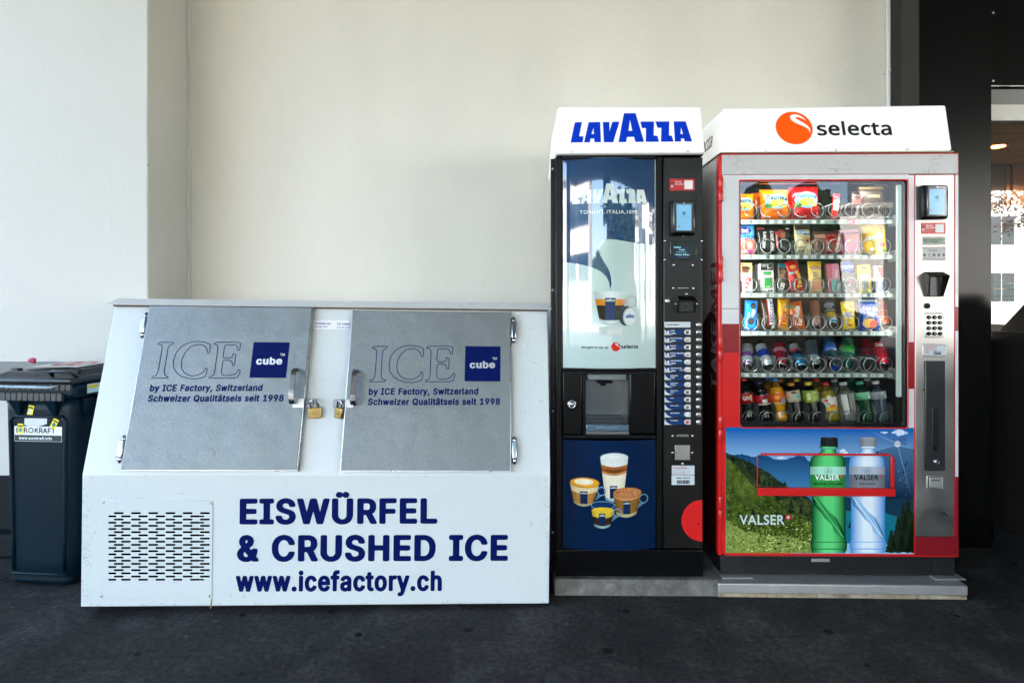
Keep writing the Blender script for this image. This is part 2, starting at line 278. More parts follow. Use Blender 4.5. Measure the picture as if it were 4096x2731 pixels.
# letter outlines in 1/500 em: advance, then the closed loops of each letter, in the order of the letters named
BOLD_LETTERS = "ABCDEFGHIJKLMNOPQRSTUVWXYZabcdefghijklmnopqrstuvwxyz0123456789.,:&-+!|'/ÜäöüÉ"
BOLD_SHAPES = [
[254,[[9,-12,-1,-5,-2,5,90,258,102,267,140,266,147,260,152,249,238,15,241,-3,228,-12,199,-12,191,-8,163,58,78,58,74,55,51,-7,41,-12],[96,113,144,115,120,184]]],
[242,[[31,-12,23,-7,19,1,21,258,34,267,131,267,167,257,194,236,210,201,206,162,187,134,208,112,219,85,219,53,211,30,190,6,156,-9,135,-12],[75,42,137,42,155,46,162,53,167,66,163,84,154,95,140,101,76,103],[75,156,127,156,145,162,157,183,152,202,145,209,134,212,75,213]]],
[269,[[116,-15,87,-6,65,6,41,28,30,44,17,70,11,94,10,149,16,180,28,208,56,242,94,263,135,271,170,265,206,246,234,215,245,187,247,172,234,161,203,162,195,169,186,190,177,201,151,214,124,215,95,205,75,181,64,147,64,108,75,72,87,56,103,45,141,39,165,45,177,53,187,66,195,85,205,93,235,93,245,85,247,76,233,38,201,5,158,-14]]],
[265,[[31,-12,23,-7,19,1,21,258,33,267,126,267,156,261,174,253,197,239,217,216,230,194,238,167,242,147,240,97,231,65,223,47,194,15,153,-6,122,-12],[75,42,123,42,148,48,170,64,180,81,189,124,183,166,168,194,147,208,113,214,74,212]]],
[223,[[31,-12,23,-7,19,1,21,259,34,267,183,267,191,263,197,255,197,226,187,215,74,212,75,156,177,155,188,145,189,116,186,108,176,102,75,101,74,47,77,42,187,41,198,30,197,-5,184,-12]]],
[219,[[31,-12,23,-7,19,1,21,259,34,267,181,267,190,263,196,255,196,226,185,215,74,213,75,152,173,151,184,141,185,110,180,103,172,99,75,98,73,-2,60,-12]]],
[274,[[116,-15,73,0,58,11,31,41,19,66,11,94,10,152,23,198,37,222,53,240,70,252,101,266,131,271,151,269,191,255,223,229,241,201,248,172,235,161,205,162,195,168,178,199,165,209,142,215,124,215,99,208,77,185,64,147,64,108,74,74,92,51,116,41,151,40,175,51,187,65,194,85,144,88,133,94,131,101,131,130,136,137,145,140,242,138,250,128,250,85,245,63,234,38,202,5,159,-14]]],
[272,[[31,-12,23,-7,19,1,22,259,33,267,59,267,73,258,75,158,180,157,185,160,186,258,198,267,226,267,233,263,239,253,237,-5,226,-12,199,-12,186,-3,183,102,77,103,74,99,73,-2,60,-12]]],
[164,[[16,-12,4,-1,6,34,16,41,45,42,49,45,49,210,45,214,17,214,8,219,4,227,5,256,10,263,19,267,135,266,146,255,144,222,134,214,106,214,103,210,103,45,106,42,133,42,143,35,146,28,145,-2,140,-9,131,-12]]],
[212,[[77,-15,40,0,20,20,7,51,6,88,19,98,48,98,59,88,62,59,70,44,85,38,98,38,117,45,125,70,125,255,137,266,167,266,176,261,179,253,179,60,176,44,160,14,141,-2,106,-15]]],
[247,[[31,-12,23,-7,19,1,22,259,33,267,59,267,73,258,76,156,176,263,184,267,219,267,229,263,234,256,233,248,137,142,232,9,235,2,233,-5,220,-12,188,-12,180,-8,97,103,74,78,72,-5,60,-12]]],
[210,[[31,-12,23,-7,19,1,20,255,31,266,60,267,69,262,74,253,74,44,180,41,191,31,192,-1,187,-8,177,-12]]],
[328,[[31,-12,23,-7,19,1,19,252,23,261,33,267,73,267,85,259,158,78,228,259,241,267,281,267,290,262,294,252,294,2,291,-7,281,-12,255,-12,242,-2,241,143,182,-2,167,-12,144,-12,132,-3,74,141,72,-2,60,-12]]],
[276,[[31,-12,23,-7,19,1,22,259,33,267,63,267,78,259,187,89,189,256,202,267,230,267,237,263,243,253,241,-5,228,-12,195,-12,185,-6,76,164,73,-2,60,-12]]],
[281,[[116,-15,94,-9,65,6,41,28,30,44,20,63,11,94,10,149,14,174,28,208,56,242,94,263,135,271,165,266,192,254,208,244,233,218,247,191,254,167,257,105,251,74,239,47,228,30,208,10,165,-12],[124,40,156,42,179,55,195,80,204,119,201,155,190,185,167,208,142,215,115,213,87,198,72,175,64,147,64,108,75,72,98,48]]],
[236,[[31,-12,23,-7,19,1,21,258,34,267,130,267,169,255,194,235,212,202,215,160,204,126,181,100,156,87,130,81,75,80,73,-3,60,-12],[75,134,123,133,149,142,156,152,161,170,158,192,153,202,133,212,75,213]]],
[281,[[201,-36,174,-9,149,-15,119,-15,77,-2,58,11,40,28,20,63,10,106,10,151,20,191,35,219,56,242,94,263,135,271,165,266,191,255,208,244,228,224,250,184,257,149,255,94,250,70,239,47,217,19,241,-15,244,-24,233,-36],[124,40,137,41,114,74,117,87,126,92,156,91,185,63,197,84,204,119,201,155,190,185,167,208,142,215,115,213,87,198,72,175,64,147,64,108,75,72,98,48]]],
[238,[[31,-12,23,-7,19,1,21,258,34,267,131,267,172,254,197,234,214,199,215,162,211,142,197,119,174,98,223,6,224,-3,212,-12,180,-12,172,-9,117,85,77,86,74,83,73,-3,60,-12],[75,141,130,140,152,149,161,172,159,191,153,203,144,209,123,214,75,213]]],
[237,[[95,-16,55,-4,27,18,10,51,10,73,22,80,52,80,62,73,68,55,77,45,99,38,123,38,145,44,155,52,161,65,160,78,148,90,74,113,42,131,27,146,19,162,15,199,25,226,49,251,88,268,131,269,171,255,192,237,209,208,209,184,198,177,169,177,159,184,153,201,145,209,123,217,103,217,85,212,75,205,70,194,71,177,94,163,164,141,190,125,205,108,212,94,215,59,204,27,174,-1,137,-15]]],
[238,[[97,-12,88,-7,85,1,84,212,19,214,10,217,4,226,5,256,10,263,19,267,208,266,219,255,219,226,215,218,205,214,139,212,139,-1,127,-12]]],
[273,[[117,-16,87,-9,60,5,41,23,24,52,19,72,20,256,25,263,34,267,60,267,72,259,75,74,85,55,99,44,116,39,142,39,160,44,173,54,185,81,185,256,198,267,228,266,237,261,240,253,240,83,233,48,218,23,190,-1,158,-14]]],
[254,[[102,-12,89,1,2,238,-2,258,12,267,41,267,52,259,120,70,188,259,199,267,231,266,240,259,241,248,150,-2,137,-12]]],
[357,[[78,-12,67,-4,63,9,-2,249,1,261,10,267,38,267,51,259,97,90,143,259,155,267,187,267,195,263,202,252,247,90,292,259,305,267,333,267,342,262,345,249,273,-7,263,-12,231,-12,218,-5,172,160,125,-3,113,-12]]],
[251,[[10,-12,0,-3,1,7,85,131,7,245,4,253,7,260,19,267,51,267,58,263,119,176,180,262,188,267,217,267,228,262,233,255,232,247,152,131,237,6,236,-6,224,-12,192,-12,184,-8,119,84,52,-8,44,-12]]],
[250,[[102,-12,90,-1,90,102,-1,248,-2,258,10,267,44,267,52,262,119,159,183,261,192,267,227,266,236,258,236,247,145,101,143,-3,131,-12]]],
[233,[[22,-12,10,-2,11,28,136,212,22,214,10,226,12,259,24,267,195,267,203,263,210,255,207,224,83,42,199,41,211,30,209,-5,197,-12]]],
[209,[[69,-16,33,-2,13,19,4,42,7,77,26,101,48,113,124,127,124,142,113,151,88,153,72,147,57,130,48,125,17,135,11,142,10,149,21,170,32,181,58,197,83,204,117,203,152,187,166,173,176,155,179,140,179,-1,174,-8,166,-12,141,-12,126,-3,99,-15],[79,35,98,36,115,43,125,58,126,76,81,71,62,64,57,53,60,42]]],
[226,[[105,-16,91,-13,69,0,52,-12,27,-12,16,-2,15,253,19,261,27,266,55,267,66,259,69,191,102,204,127,204,144,199,166,187,185,169,202,131,205,73,200,48,187,23,170,4,148,-9,123,-17],[100,37,119,36,137,45,148,65,153,85,151,113,143,137,131,148,115,153,97,151,84,144,74,130,68,108,68,81,75,58,87,42]]],
[212,[[94,-16,56,-4,27,23,10,58,6,103,14,142,26,164,44,183,81,202,117,204,140,198,167,181,183,162,191,137,180,126,152,119,144,124,133,142,124,149,101,153,80,147,67,130,60,105,60,83,67,58,77,44,95,36,113,36,127,41,143,65,153,71,185,61,193,49,178,20,156,-1,123,-15]]],
[226,[[88,-16,70,-12,44,3,26,23,15,42,6,87,7,117,14,145,36,178,69,200,85,204,110,204,144,190,146,259,158,267,185,266,194,261,197,253,197,-2,184,-12,158,-12,144,0,120,-13],[92,37,110,36,127,43,137,56,144,84,143,115,136,135,126,147,106,153,88,151,75,144,64,126,60,106,60,83,66,59,77,43]]],
[216,[[95,-16,59,-5,41,7,26,24,9,62,6,103,14,142,28,168,44,184,76,201,116,204,151,191,180,163,193,134,197,84,192,76,184,72,62,72,70,50,80,41,95,36,128,39,144,59,153,65,181,58,193,48,191,35,182,19,158,-2,124,-15],[64,124,139,126,134,138,124,148,98,153,84,150,73,142]]],
[141,[[41,-12,33,-7,29,1,29,149,3,152,-5,158,-8,165,-8,192,3,202,28,204,34,242,56,266,90,278,117,275,127,269,132,262,123,230,113,223,87,223,82,213,84,203,112,203,122,197,125,166,122,158,113,152,82,149,81,-2,70,-12]]],
[227,[[87,-87,57,-78,34,-64,16,-41,16,-30,51,-9,80,-33,95,-36,122,-34,140,-23,144,2,141,4,110,-10,85,-10,56,0,33,17,16,44,7,73,7,119,14,145,27,168,44,185,73,201,110,204,144,189,158,202,185,202,194,197,197,190,197,-16,193,-35,178,-58,149,-79,117,-87],[96,42,108,42,128,49,139,65,144,83,144,109,135,137,124,148,106,153,84,150,75,144,67,133,60,108,60,85,67,60,78,48]]],
[219,[[27,-12,19,-7,15,1,15,255,27,266,55,267,63,262,68,255,69,191,102,204,133,203,164,187,180,166,187,148,190,124,190,-1,185,-8,176,-12,151,-12,139,-5,137,115,134,134,123,149,97,151,78,144,68,120,68,-2,56,-12]]],
[97,[[27,-12,19,-7,15,1,15,191,27,202,55,203,64,198,68,190,68,-1,56,-12],[40,209,26,214,14,226,10,247,13,256,24,268,42,274,59,268,68,260,73,249,74,235,62,217]]],
[97,[[-5,-83,-16,-73,-16,-41,-6,-32,10,-29,15,-16,15,191,27,202,55,203,64,198,68,190,67,-34,59,-53,44,-70,22,-81],[40,209,16,223,10,233,10,248,20,265,42,274,56,270,68,260,73,249,74,235,63,218]]],
[204,[[27,-12,19,-7,15,1,15,255,27,266,55,267,63,262,68,255,69,133,140,201,178,203,191,194,189,183,116,108,195,7,197,-1,192,-8,184,-12,149,-12,141,-9,76,71,68,65,66,-5,55,-12]]],
[109,[[62,-13,48,-10,31,0,21,13,15,31,15,253,19,262,28,267,56,266,68,256,68,44,72,39,84,38,94,31,101,5,99,-5,88,-11]]],
[319,[[27,-12,19,-7,15,1,15,190,20,199,28,203,53,203,69,191,95,204,117,205,142,195,160,180,192,201,224,206,252,197,272,181,283,165,289,144,289,1,284,-8,276,-12,249,-12,237,-3,236,134,230,147,212,153,189,148,179,130,178,-3,166,-12,140,-12,131,-8,126,1,125,137,115,150,95,153,77,145,68,124,68,-2,56,-12]]],
[219,[[27,-12,19,-7,15,1,17,195,28,203,53,203,69,190,95,202,124,204,158,191,176,173,189,140,188,-5,174,-12,151,-12,139,-5,137,115,134,134,123,149,97,151,78,144,68,120,68,-2,56,-12]]],
[222,[[94,-16,56,-4,27,23,10,58,6,103,14,142,26,164,44,183,81,202,117,204,155,190,184,160,198,127,201,77,197,55,187,32,163,4,128,-13],[92,37,113,36,127,41,138,53,146,72,149,99,141,130,132,144,116,151,99,153,80,147,70,135,61,113,60,83,66,60,76,45]]],
[226,[[27,-83,19,-78,15,-70,16,192,21,199,30,203,55,202,69,189,102,204,127,204,144,200,166,187,184,169,200,140,205,116,206,74,197,41,187,23,171,5,138,-13,106,-17,69,-2,67,-74,55,-83],[100,37,119,36,137,45,148,65,153,85,151,113,143,137,131,148,115,153,97,151,84,144,74,130,68,108,68,81,75,58,87,42]]],
[226,[[156,-83,145,-72,144,-2,106,-17,70,-12,45,2,31,16,10,56,6,103,15,147,40,182,77,202,110,204,144,189,158,202,183,203,191,199,197,192,197,-72,185,-83],[92,37,110,36,127,43,137,56,144,84,143,115,136,135,126,147,106,153,88,151,75,144,64,126,60,106,60,83,66,59,77,43]]],
[144,[[27,-12,19,-7,15,1,16,194,28,203,55,202,67,192,95,204,123,203,133,192,131,156,122,149,97,150,84,147,70,130,67,-3,55,-12]]],
[196,[[80,-16,52,-9,29,5,12,28,7,42,9,52,19,59,45,65,55,60,69,39,92,35,116,40,122,48,122,56,112,63,56,78,30,95,14,119,13,148,24,173,42,190,73,203,108,204,140,193,159,175,170,156,172,140,162,132,135,127,126,132,112,151,91,154,70,148,66,140,67,133,80,125,131,112,153,100,167,86,175,72,176,42,167,20,144,-2,110,-15]]],
[128,[[70,-13,40,1,26,21,21,42,21,149,1,153,-8,163,-7,194,3,202,20,204,21,238,34,248,60,248,68,245,73,237,74,204,101,202,112,191,112,163,109,157,99,152,74,149,74,51,78,38,99,39,110,33,118,1,105,-12]]],
[219,[[83,-15,62,-9,45,0,30,16,19,40,15,56,16,194,30,203,55,203,66,195,70,58,80,42,105,38,124,44,136,66,139,194,151,203,180,202,190,190,189,-3,178,-12,152,-12,135,-1,108,-13]]],
[209,[[81,-12,70,-2,-1,183,-2,194,12,203,40,203,51,195,98,74,142,194,155,203,188,201,195,195,197,187,124,-3,112,-12]]],
[298,[[69,-12,60,-6,56,2,0,185,4,198,13,203,40,203,53,194,85,88,114,191,122,200,128,203,156,203,168,195,198,88,231,195,244,203,270,203,280,197,283,191,281,180,222,-8,213,-12,187,-12,174,-5,142,103,109,-5,98,-12]]],
[203,[[12,-12,2,-5,1,5,63,98,5,184,6,197,17,203,48,203,55,200,95,141,135,200,142,203,173,203,183,199,187,191,186,184,127,97,187,8,186,-6,174,-12,145,-12,138,-9,95,52,52,-8,44,-12]]],
[209,[[33,-84,19,-79,13,-72,19,-44,31,-31,57,-30,68,1,-1,183,-1,195,13,203,40,203,51,195,98,74,142,194,155,203,184,203,191,200,197,192,195,183,107,-47,97,-61,78,-76,55,-85]]],
[204,[[22,-12,10,-2,11,27,102,147,27,149,19,152,13,160,15,195,27,203,163,203,172,199,178,191,176,160,87,42,172,39,180,28,178,-5,166,-12]]],
[241,[[98,-15,61,1,45,16,33,33,17,77,13,142,20,190,28,212,42,234,69,258,91,268,115,271,135,268,160,257,181,239,193,223,201,206,211,170,214,110,204,55,181,15,165,0,144,-11,127,-15],[103,38,128,39,142,49,151,66,160,102,161,135,155,176,143,203,123,217,102,216,85,205,73,180,67,151,65,122,73,74,85,49]]],
[241,[[40,-12,28,-1,28,28,32,35,41,40,94,42,94,197,91,200,42,168,32,178,32,216,39,224,97,265,137,266,145,261,149,253,149,42,194,40,202,36,207,28,206,-2,201,-9,192,-12]]],
[241,[[33,-12,21,-1,23,30,135,151,145,169,149,190,144,203,135,212,123,217,101,217,82,206,75,178,69,172,62,168,35,168,27,172,22,180,27,213,45,242,77,263,112,271,148,263,174,247,193,223,201,199,200,167,190,142,176,121,103,42,195,39,205,28,205,-2,200,-9,191,-12]]],
[241,[[91,-15,48,2,27,21,14,44,11,58,13,70,24,78,53,77,64,70,70,53,80,43,99,38,117,38,135,42,146,49,153,65,152,81,147,95,134,106,113,111,80,111,67,122,68,155,117,213,34,215,24,226,24,256,30,263,38,267,185,266,197,256,196,226,137,158,179,135,198,112,207,85,204,45,187,17,166,0,133,-14]]],
[241,[[141,-12,130,-2,127,40,22,40,13,45,8,53,8,80,14,92,113,259,126,267,155,266,163,259,165,249,76,97,128,95,130,162,142,171,169,171,177,167,182,159,182,97,207,94,215,88,218,81,215,47,206,41,182,38,179,-6,169,-12]]],
[241,[[95,-15,63,-4,35,20,21,47,21,69,33,78,60,77,70,70,76,55,84,45,97,39,119,38,133,42,144,52,153,76,151,92,141,114,122,125,95,125,62,111,34,114,24,122,22,131,37,256,42,263,51,267,183,266,194,255,194,226,190,218,180,214,87,214,81,174,106,179,133,178,172,158,191,137,204,109,207,88,204,55,187,21,162,-1,131,-14]]],
[241,[[98,-15,59,2,35,27,21,66,22,102,42,149,117,260,127,267,158,267,169,259,170,249,118,172,153,162,169,153,187,137,200,113,204,99,204,58,194,31,167,2,135,-13],[111,37,126,38,137,44,148,56,153,76,145,105,135,115,123,119,102,119,88,113,78,101,74,84,75,66,85,47,97,39]]],
[241,[[49,-12,40,-5,38,3,142,212,31,214,20,226,21,259,34,267,199,264,207,255,206,222,93,-3,81,-12]]],
[241,[[95,-15,56,-1,33,17,17,47,15,80,27,110,49,134,32,155,25,174,25,206,34,227,52,249,65,257,84,266,115,271,137,268,167,254,185,238,196,220,201,202,200,170,193,153,178,134,195,116,206,97,211,81,211,56,198,24,170,-1,130,-15],[99,38,127,38,142,43,151,51,157,74,145,96,133,102,109,105,88,100,75,90,69,74,73,53,83,43],[107,158,133,161,146,176,149,190,145,202,133,214,113,218,95,215,86,209,80,201,78,184,82,170,91,162]]],
[241,[[66,-12,56,-5,55,5,108,83,66,96,37,121,22,153,22,198,37,230,60,254,98,269,128,269,148,263,167,252,191,227,204,195,204,153,186,108,112,-2,98,-12],[101,135,131,137,141,144,150,158,153,177,148,197,140,209,126,216,110,218,91,212,81,202,75,188,74,172,80,152,90,140]]],
[108,[[47,-15,31,-9,21,-1,14,12,14,27,18,38,28,49,41,55,51,56,63,51,75,41,82,17,77,3,68,-6]]],
[108,[[20,-72,10,-65,8,-52,23,38,35,48,67,48,77,41,79,31,54,-62,42,-72]]],
[108,[[47,-15,31,-9,21,-1,14,12,14,27,18,38,28,49,41,55,51,56,63,51,75,41,82,17,77,3,68,-6],[47,123,33,127,22,136,14,149,14,166,30,187,41,193,53,193,76,177,81,165,82,153,77,141,67,131]]],
[238,[[81,-15,47,-2,21,20,9,44,6,74,18,108,50,140,28,183,27,208,34,232,62,259,84,268,108,269,123,266,147,254,162,238,172,216,172,188,165,169,127,130,159,91,164,115,172,123,202,125,212,119,215,112,214,87,198,44,226,9,229,-1,217,-12,185,-12,162,4,122,-13],[85,37,106,36,129,45,84,99,65,82,60,65,65,48,73,41],[91,173,102,177,117,192,119,206,113,216,97,218,83,210,81,191]]],
[241,[[58,82,49,88,46,97,46,124,58,134,165,135,173,131,179,124,179,92,167,82]]],
[241,[[99,5,88,16,87,72,34,74,26,77,20,85,20,113,24,121,33,125,86,126,89,187,101,194,126,194,134,190,139,183,140,126,192,125,201,122,207,113,207,85,202,78,194,74,140,73,137,12,126,4]]],
[112,[[47,-15,33,-9,22,0,15,13,15,28,31,49,53,55,75,42,81,31,83,17,77,2,69,-7],[34,69,26,74,22,81,21,255,33,266,65,267,74,262,78,253,75,80,63,69]]],
[129,[[45,-94,37,-89,33,-81,33,335,37,343,45,348,67,349,77,344,82,335,82,-81,78,-89,70,-94]]],
[117,[[40,146,28,158,24,255,35,266,66,267,75,262,79,253,75,158,63,146]]],
[139,[[8,-51,-2,-44,-4,-35,75,260,80,272,88,278,116,279,126,272,128,260,47,-41,35,-51]]],
[273,[[117,-16,87,-9,60,5,41,23,24,52,19,72,20,256,25,263,34,267,60,267,72,259,75,74,85,55,99,44,116,39,142,39,160,44,173,54,185,81,185,256,198,267,228,266,237,261,240,253,240,83,233,48,218,23,190,-1,158,-14],[88,274,67,290,63,299,63,313,77,333,97,339,110,333,119,325,125,313,125,301,111,280,98,274],[160,274,139,290,133,308,138,322,148,332,169,339,189,327,195,316,197,303,185,282,170,274]]],
[209,[[69,-16,33,-2,13,19,4,42,7,77,26,101,48,113,124,127,124,142,113,151,88,153,72,147,57,130,48,125,17,135,11,142,10,149,21,170,32,181,58,197,83,204,117,203,152,187,166,173,176,155,179,140,179,-1,174,-8,166,-12,141,-12,126,-3,99,-15],[79,35,98,36,115,43,125,58,126,76,81,71,62,64,57,53,60,42],[58,209,41,216,33,224,28,234,28,248,41,267,62,274,74,269,85,259,90,238,86,226,76,215],[128,209,115,214,104,224,99,245,102,255,112,267,124,273,135,273,155,260,162,240,158,226,149,216]]],
[222,[[94,-16,56,-4,27,23,10,58,6,103,14,142,26,164,44,183,81,202,117,204,155,190,184,160,198,127,201,77,197,55,187,32,163,4,128,-13],[92,37,113,36,127,41,138,53,146,72,149,99,141,130,132,144,116,151,99,153,80,147,70,135,61,113,60,83,66,60,76,45],[66,209,52,214,42,224,37,235,36,247,41,258,52,269,73,273,94,259,98,249,98,234,87,217],[138,209,115,223,109,234,108,248,112,257,124,269,145,273,156,268,168,256,171,235,159,217]]],
[219,[[83,-15,62,-9,45,0,30,16,19,40,15,56,16,194,30,203,55,203,66,195,70,58,80,42,105,38,124,44,136,66,139,194,151,203,180,202,190,190,189,-3,178,-12,152,-12,135,-1,108,-13],[65,209,51,214,40,224,35,245,39,258,48,267,60,273,72,273,93,259,97,249,97,234,84,215],[137,209,123,214,112,225,107,235,107,248,123,269,144,273,158,266,166,256,169,234,158,217]]],
[223,[[31,-12,23,-7,19,1,20,256,33,267,92,267,85,277,85,284,110,334,122,342,152,341,162,334,163,326,125,267,183,267,191,263,197,255,197,224,183,214,76,214,74,159,77,156,177,155,188,145,188,112,176,102,75,101,74,45,77,42,187,41,198,31,198,-2,193,-9,184,-12]]],
]
ROUND_LETTERS = 'selcta'
ROUND_SHAPES = [
[202,[[73,-15,45,-11,24,-4,14,2,11,9,11,42,13,48,17,51,23,52,65,38,105,36,122,42,129,51,129,59,126,65,116,73,43,106,24,122,15,135,11,148,11,176,16,190,24,203,40,215,58,223,81,229,98,231,123,229,145,225,173,215,179,209,179,199,167,172,162,167,156,166,131,175,106,179,80,177,70,173,66,169,65,165,66,159,74,150,137,123,158,112,166,105,175,94,181,81,183,73,183,47,180,33,172,17,160,6,145,-4,120,-12,98,-15]]],
[236,[[115,-15,91,-11,62,2,47,13,34,27,23,46,15,69,13,88,13,124,16,145,23,169,35,190,49,206,76,222,101,229,120,231,142,227,168,217,181,209,198,190,208,170,214,149,215,99,212,92,202,89,71,88,73,74,78,62,91,47,102,41,117,38,145,38,163,41,194,51,202,48,205,44,206,9,202,2,178,-8,153,-14],[74,141,153,140,156,141,157,144,152,159,144,170,133,177,112,179,98,176,89,170,77,156,73,144]]],
[113,[[35,-11,28,-8,25,-1,25,306,28,312,37,315,67,315,76,312,79,305,79,-2,76,-8,67,-11]]],
[202,[[109,-15,87,-11,60,0,42,14,31,28,20,51,14,74,12,88,14,138,21,166,29,181,36,192,52,208,74,220,97,227,120,231,142,229,163,225,187,215,189,203,178,174,174,170,167,168,134,176,110,176,98,173,90,168,77,152,71,135,68,113,70,88,73,74,80,58,88,47,99,41,112,38,130,38,155,42,173,49,181,47,185,40,185,5,180,-2,158,-11,133,-15]]],
[155,[[91,-15,77,-12,56,-4,41,10,34,20,28,44,28,174,24,176,3,178,-1,181,-3,185,-3,206,-1,212,28,227,41,267,45,272,53,275,70,275,80,270,82,265,83,227,133,226,141,223,144,217,144,185,141,180,133,177,85,176,82,174,82,60,85,48,91,40,98,37,115,36,135,40,143,37,146,30,146,1,142,-5,135,-9,119,-14]]],
[235,[[77,-15,62,-12,38,-2,30,4,18,17,12,33,8,52,8,69,13,88,26,108,37,118,49,125,72,133,94,137,147,141,148,144,147,155,143,167,137,174,120,179,95,178,56,164,49,164,43,169,34,192,34,205,37,209,48,215,90,228,131,229,148,226,163,220,178,211,191,197,200,176,203,151,202,-3,199,-8,191,-11,169,-11,159,-7,155,5,152,7,137,-4,120,-11,97,-15],[82,37,105,36,113,38,123,41,134,49,140,56,145,69,147,78,147,92,124,93,106,92,85,87,74,80,67,70,65,55,70,44,76,39]]],
]
WIDE_LETTERS = 'VALSERTOINC,1895'
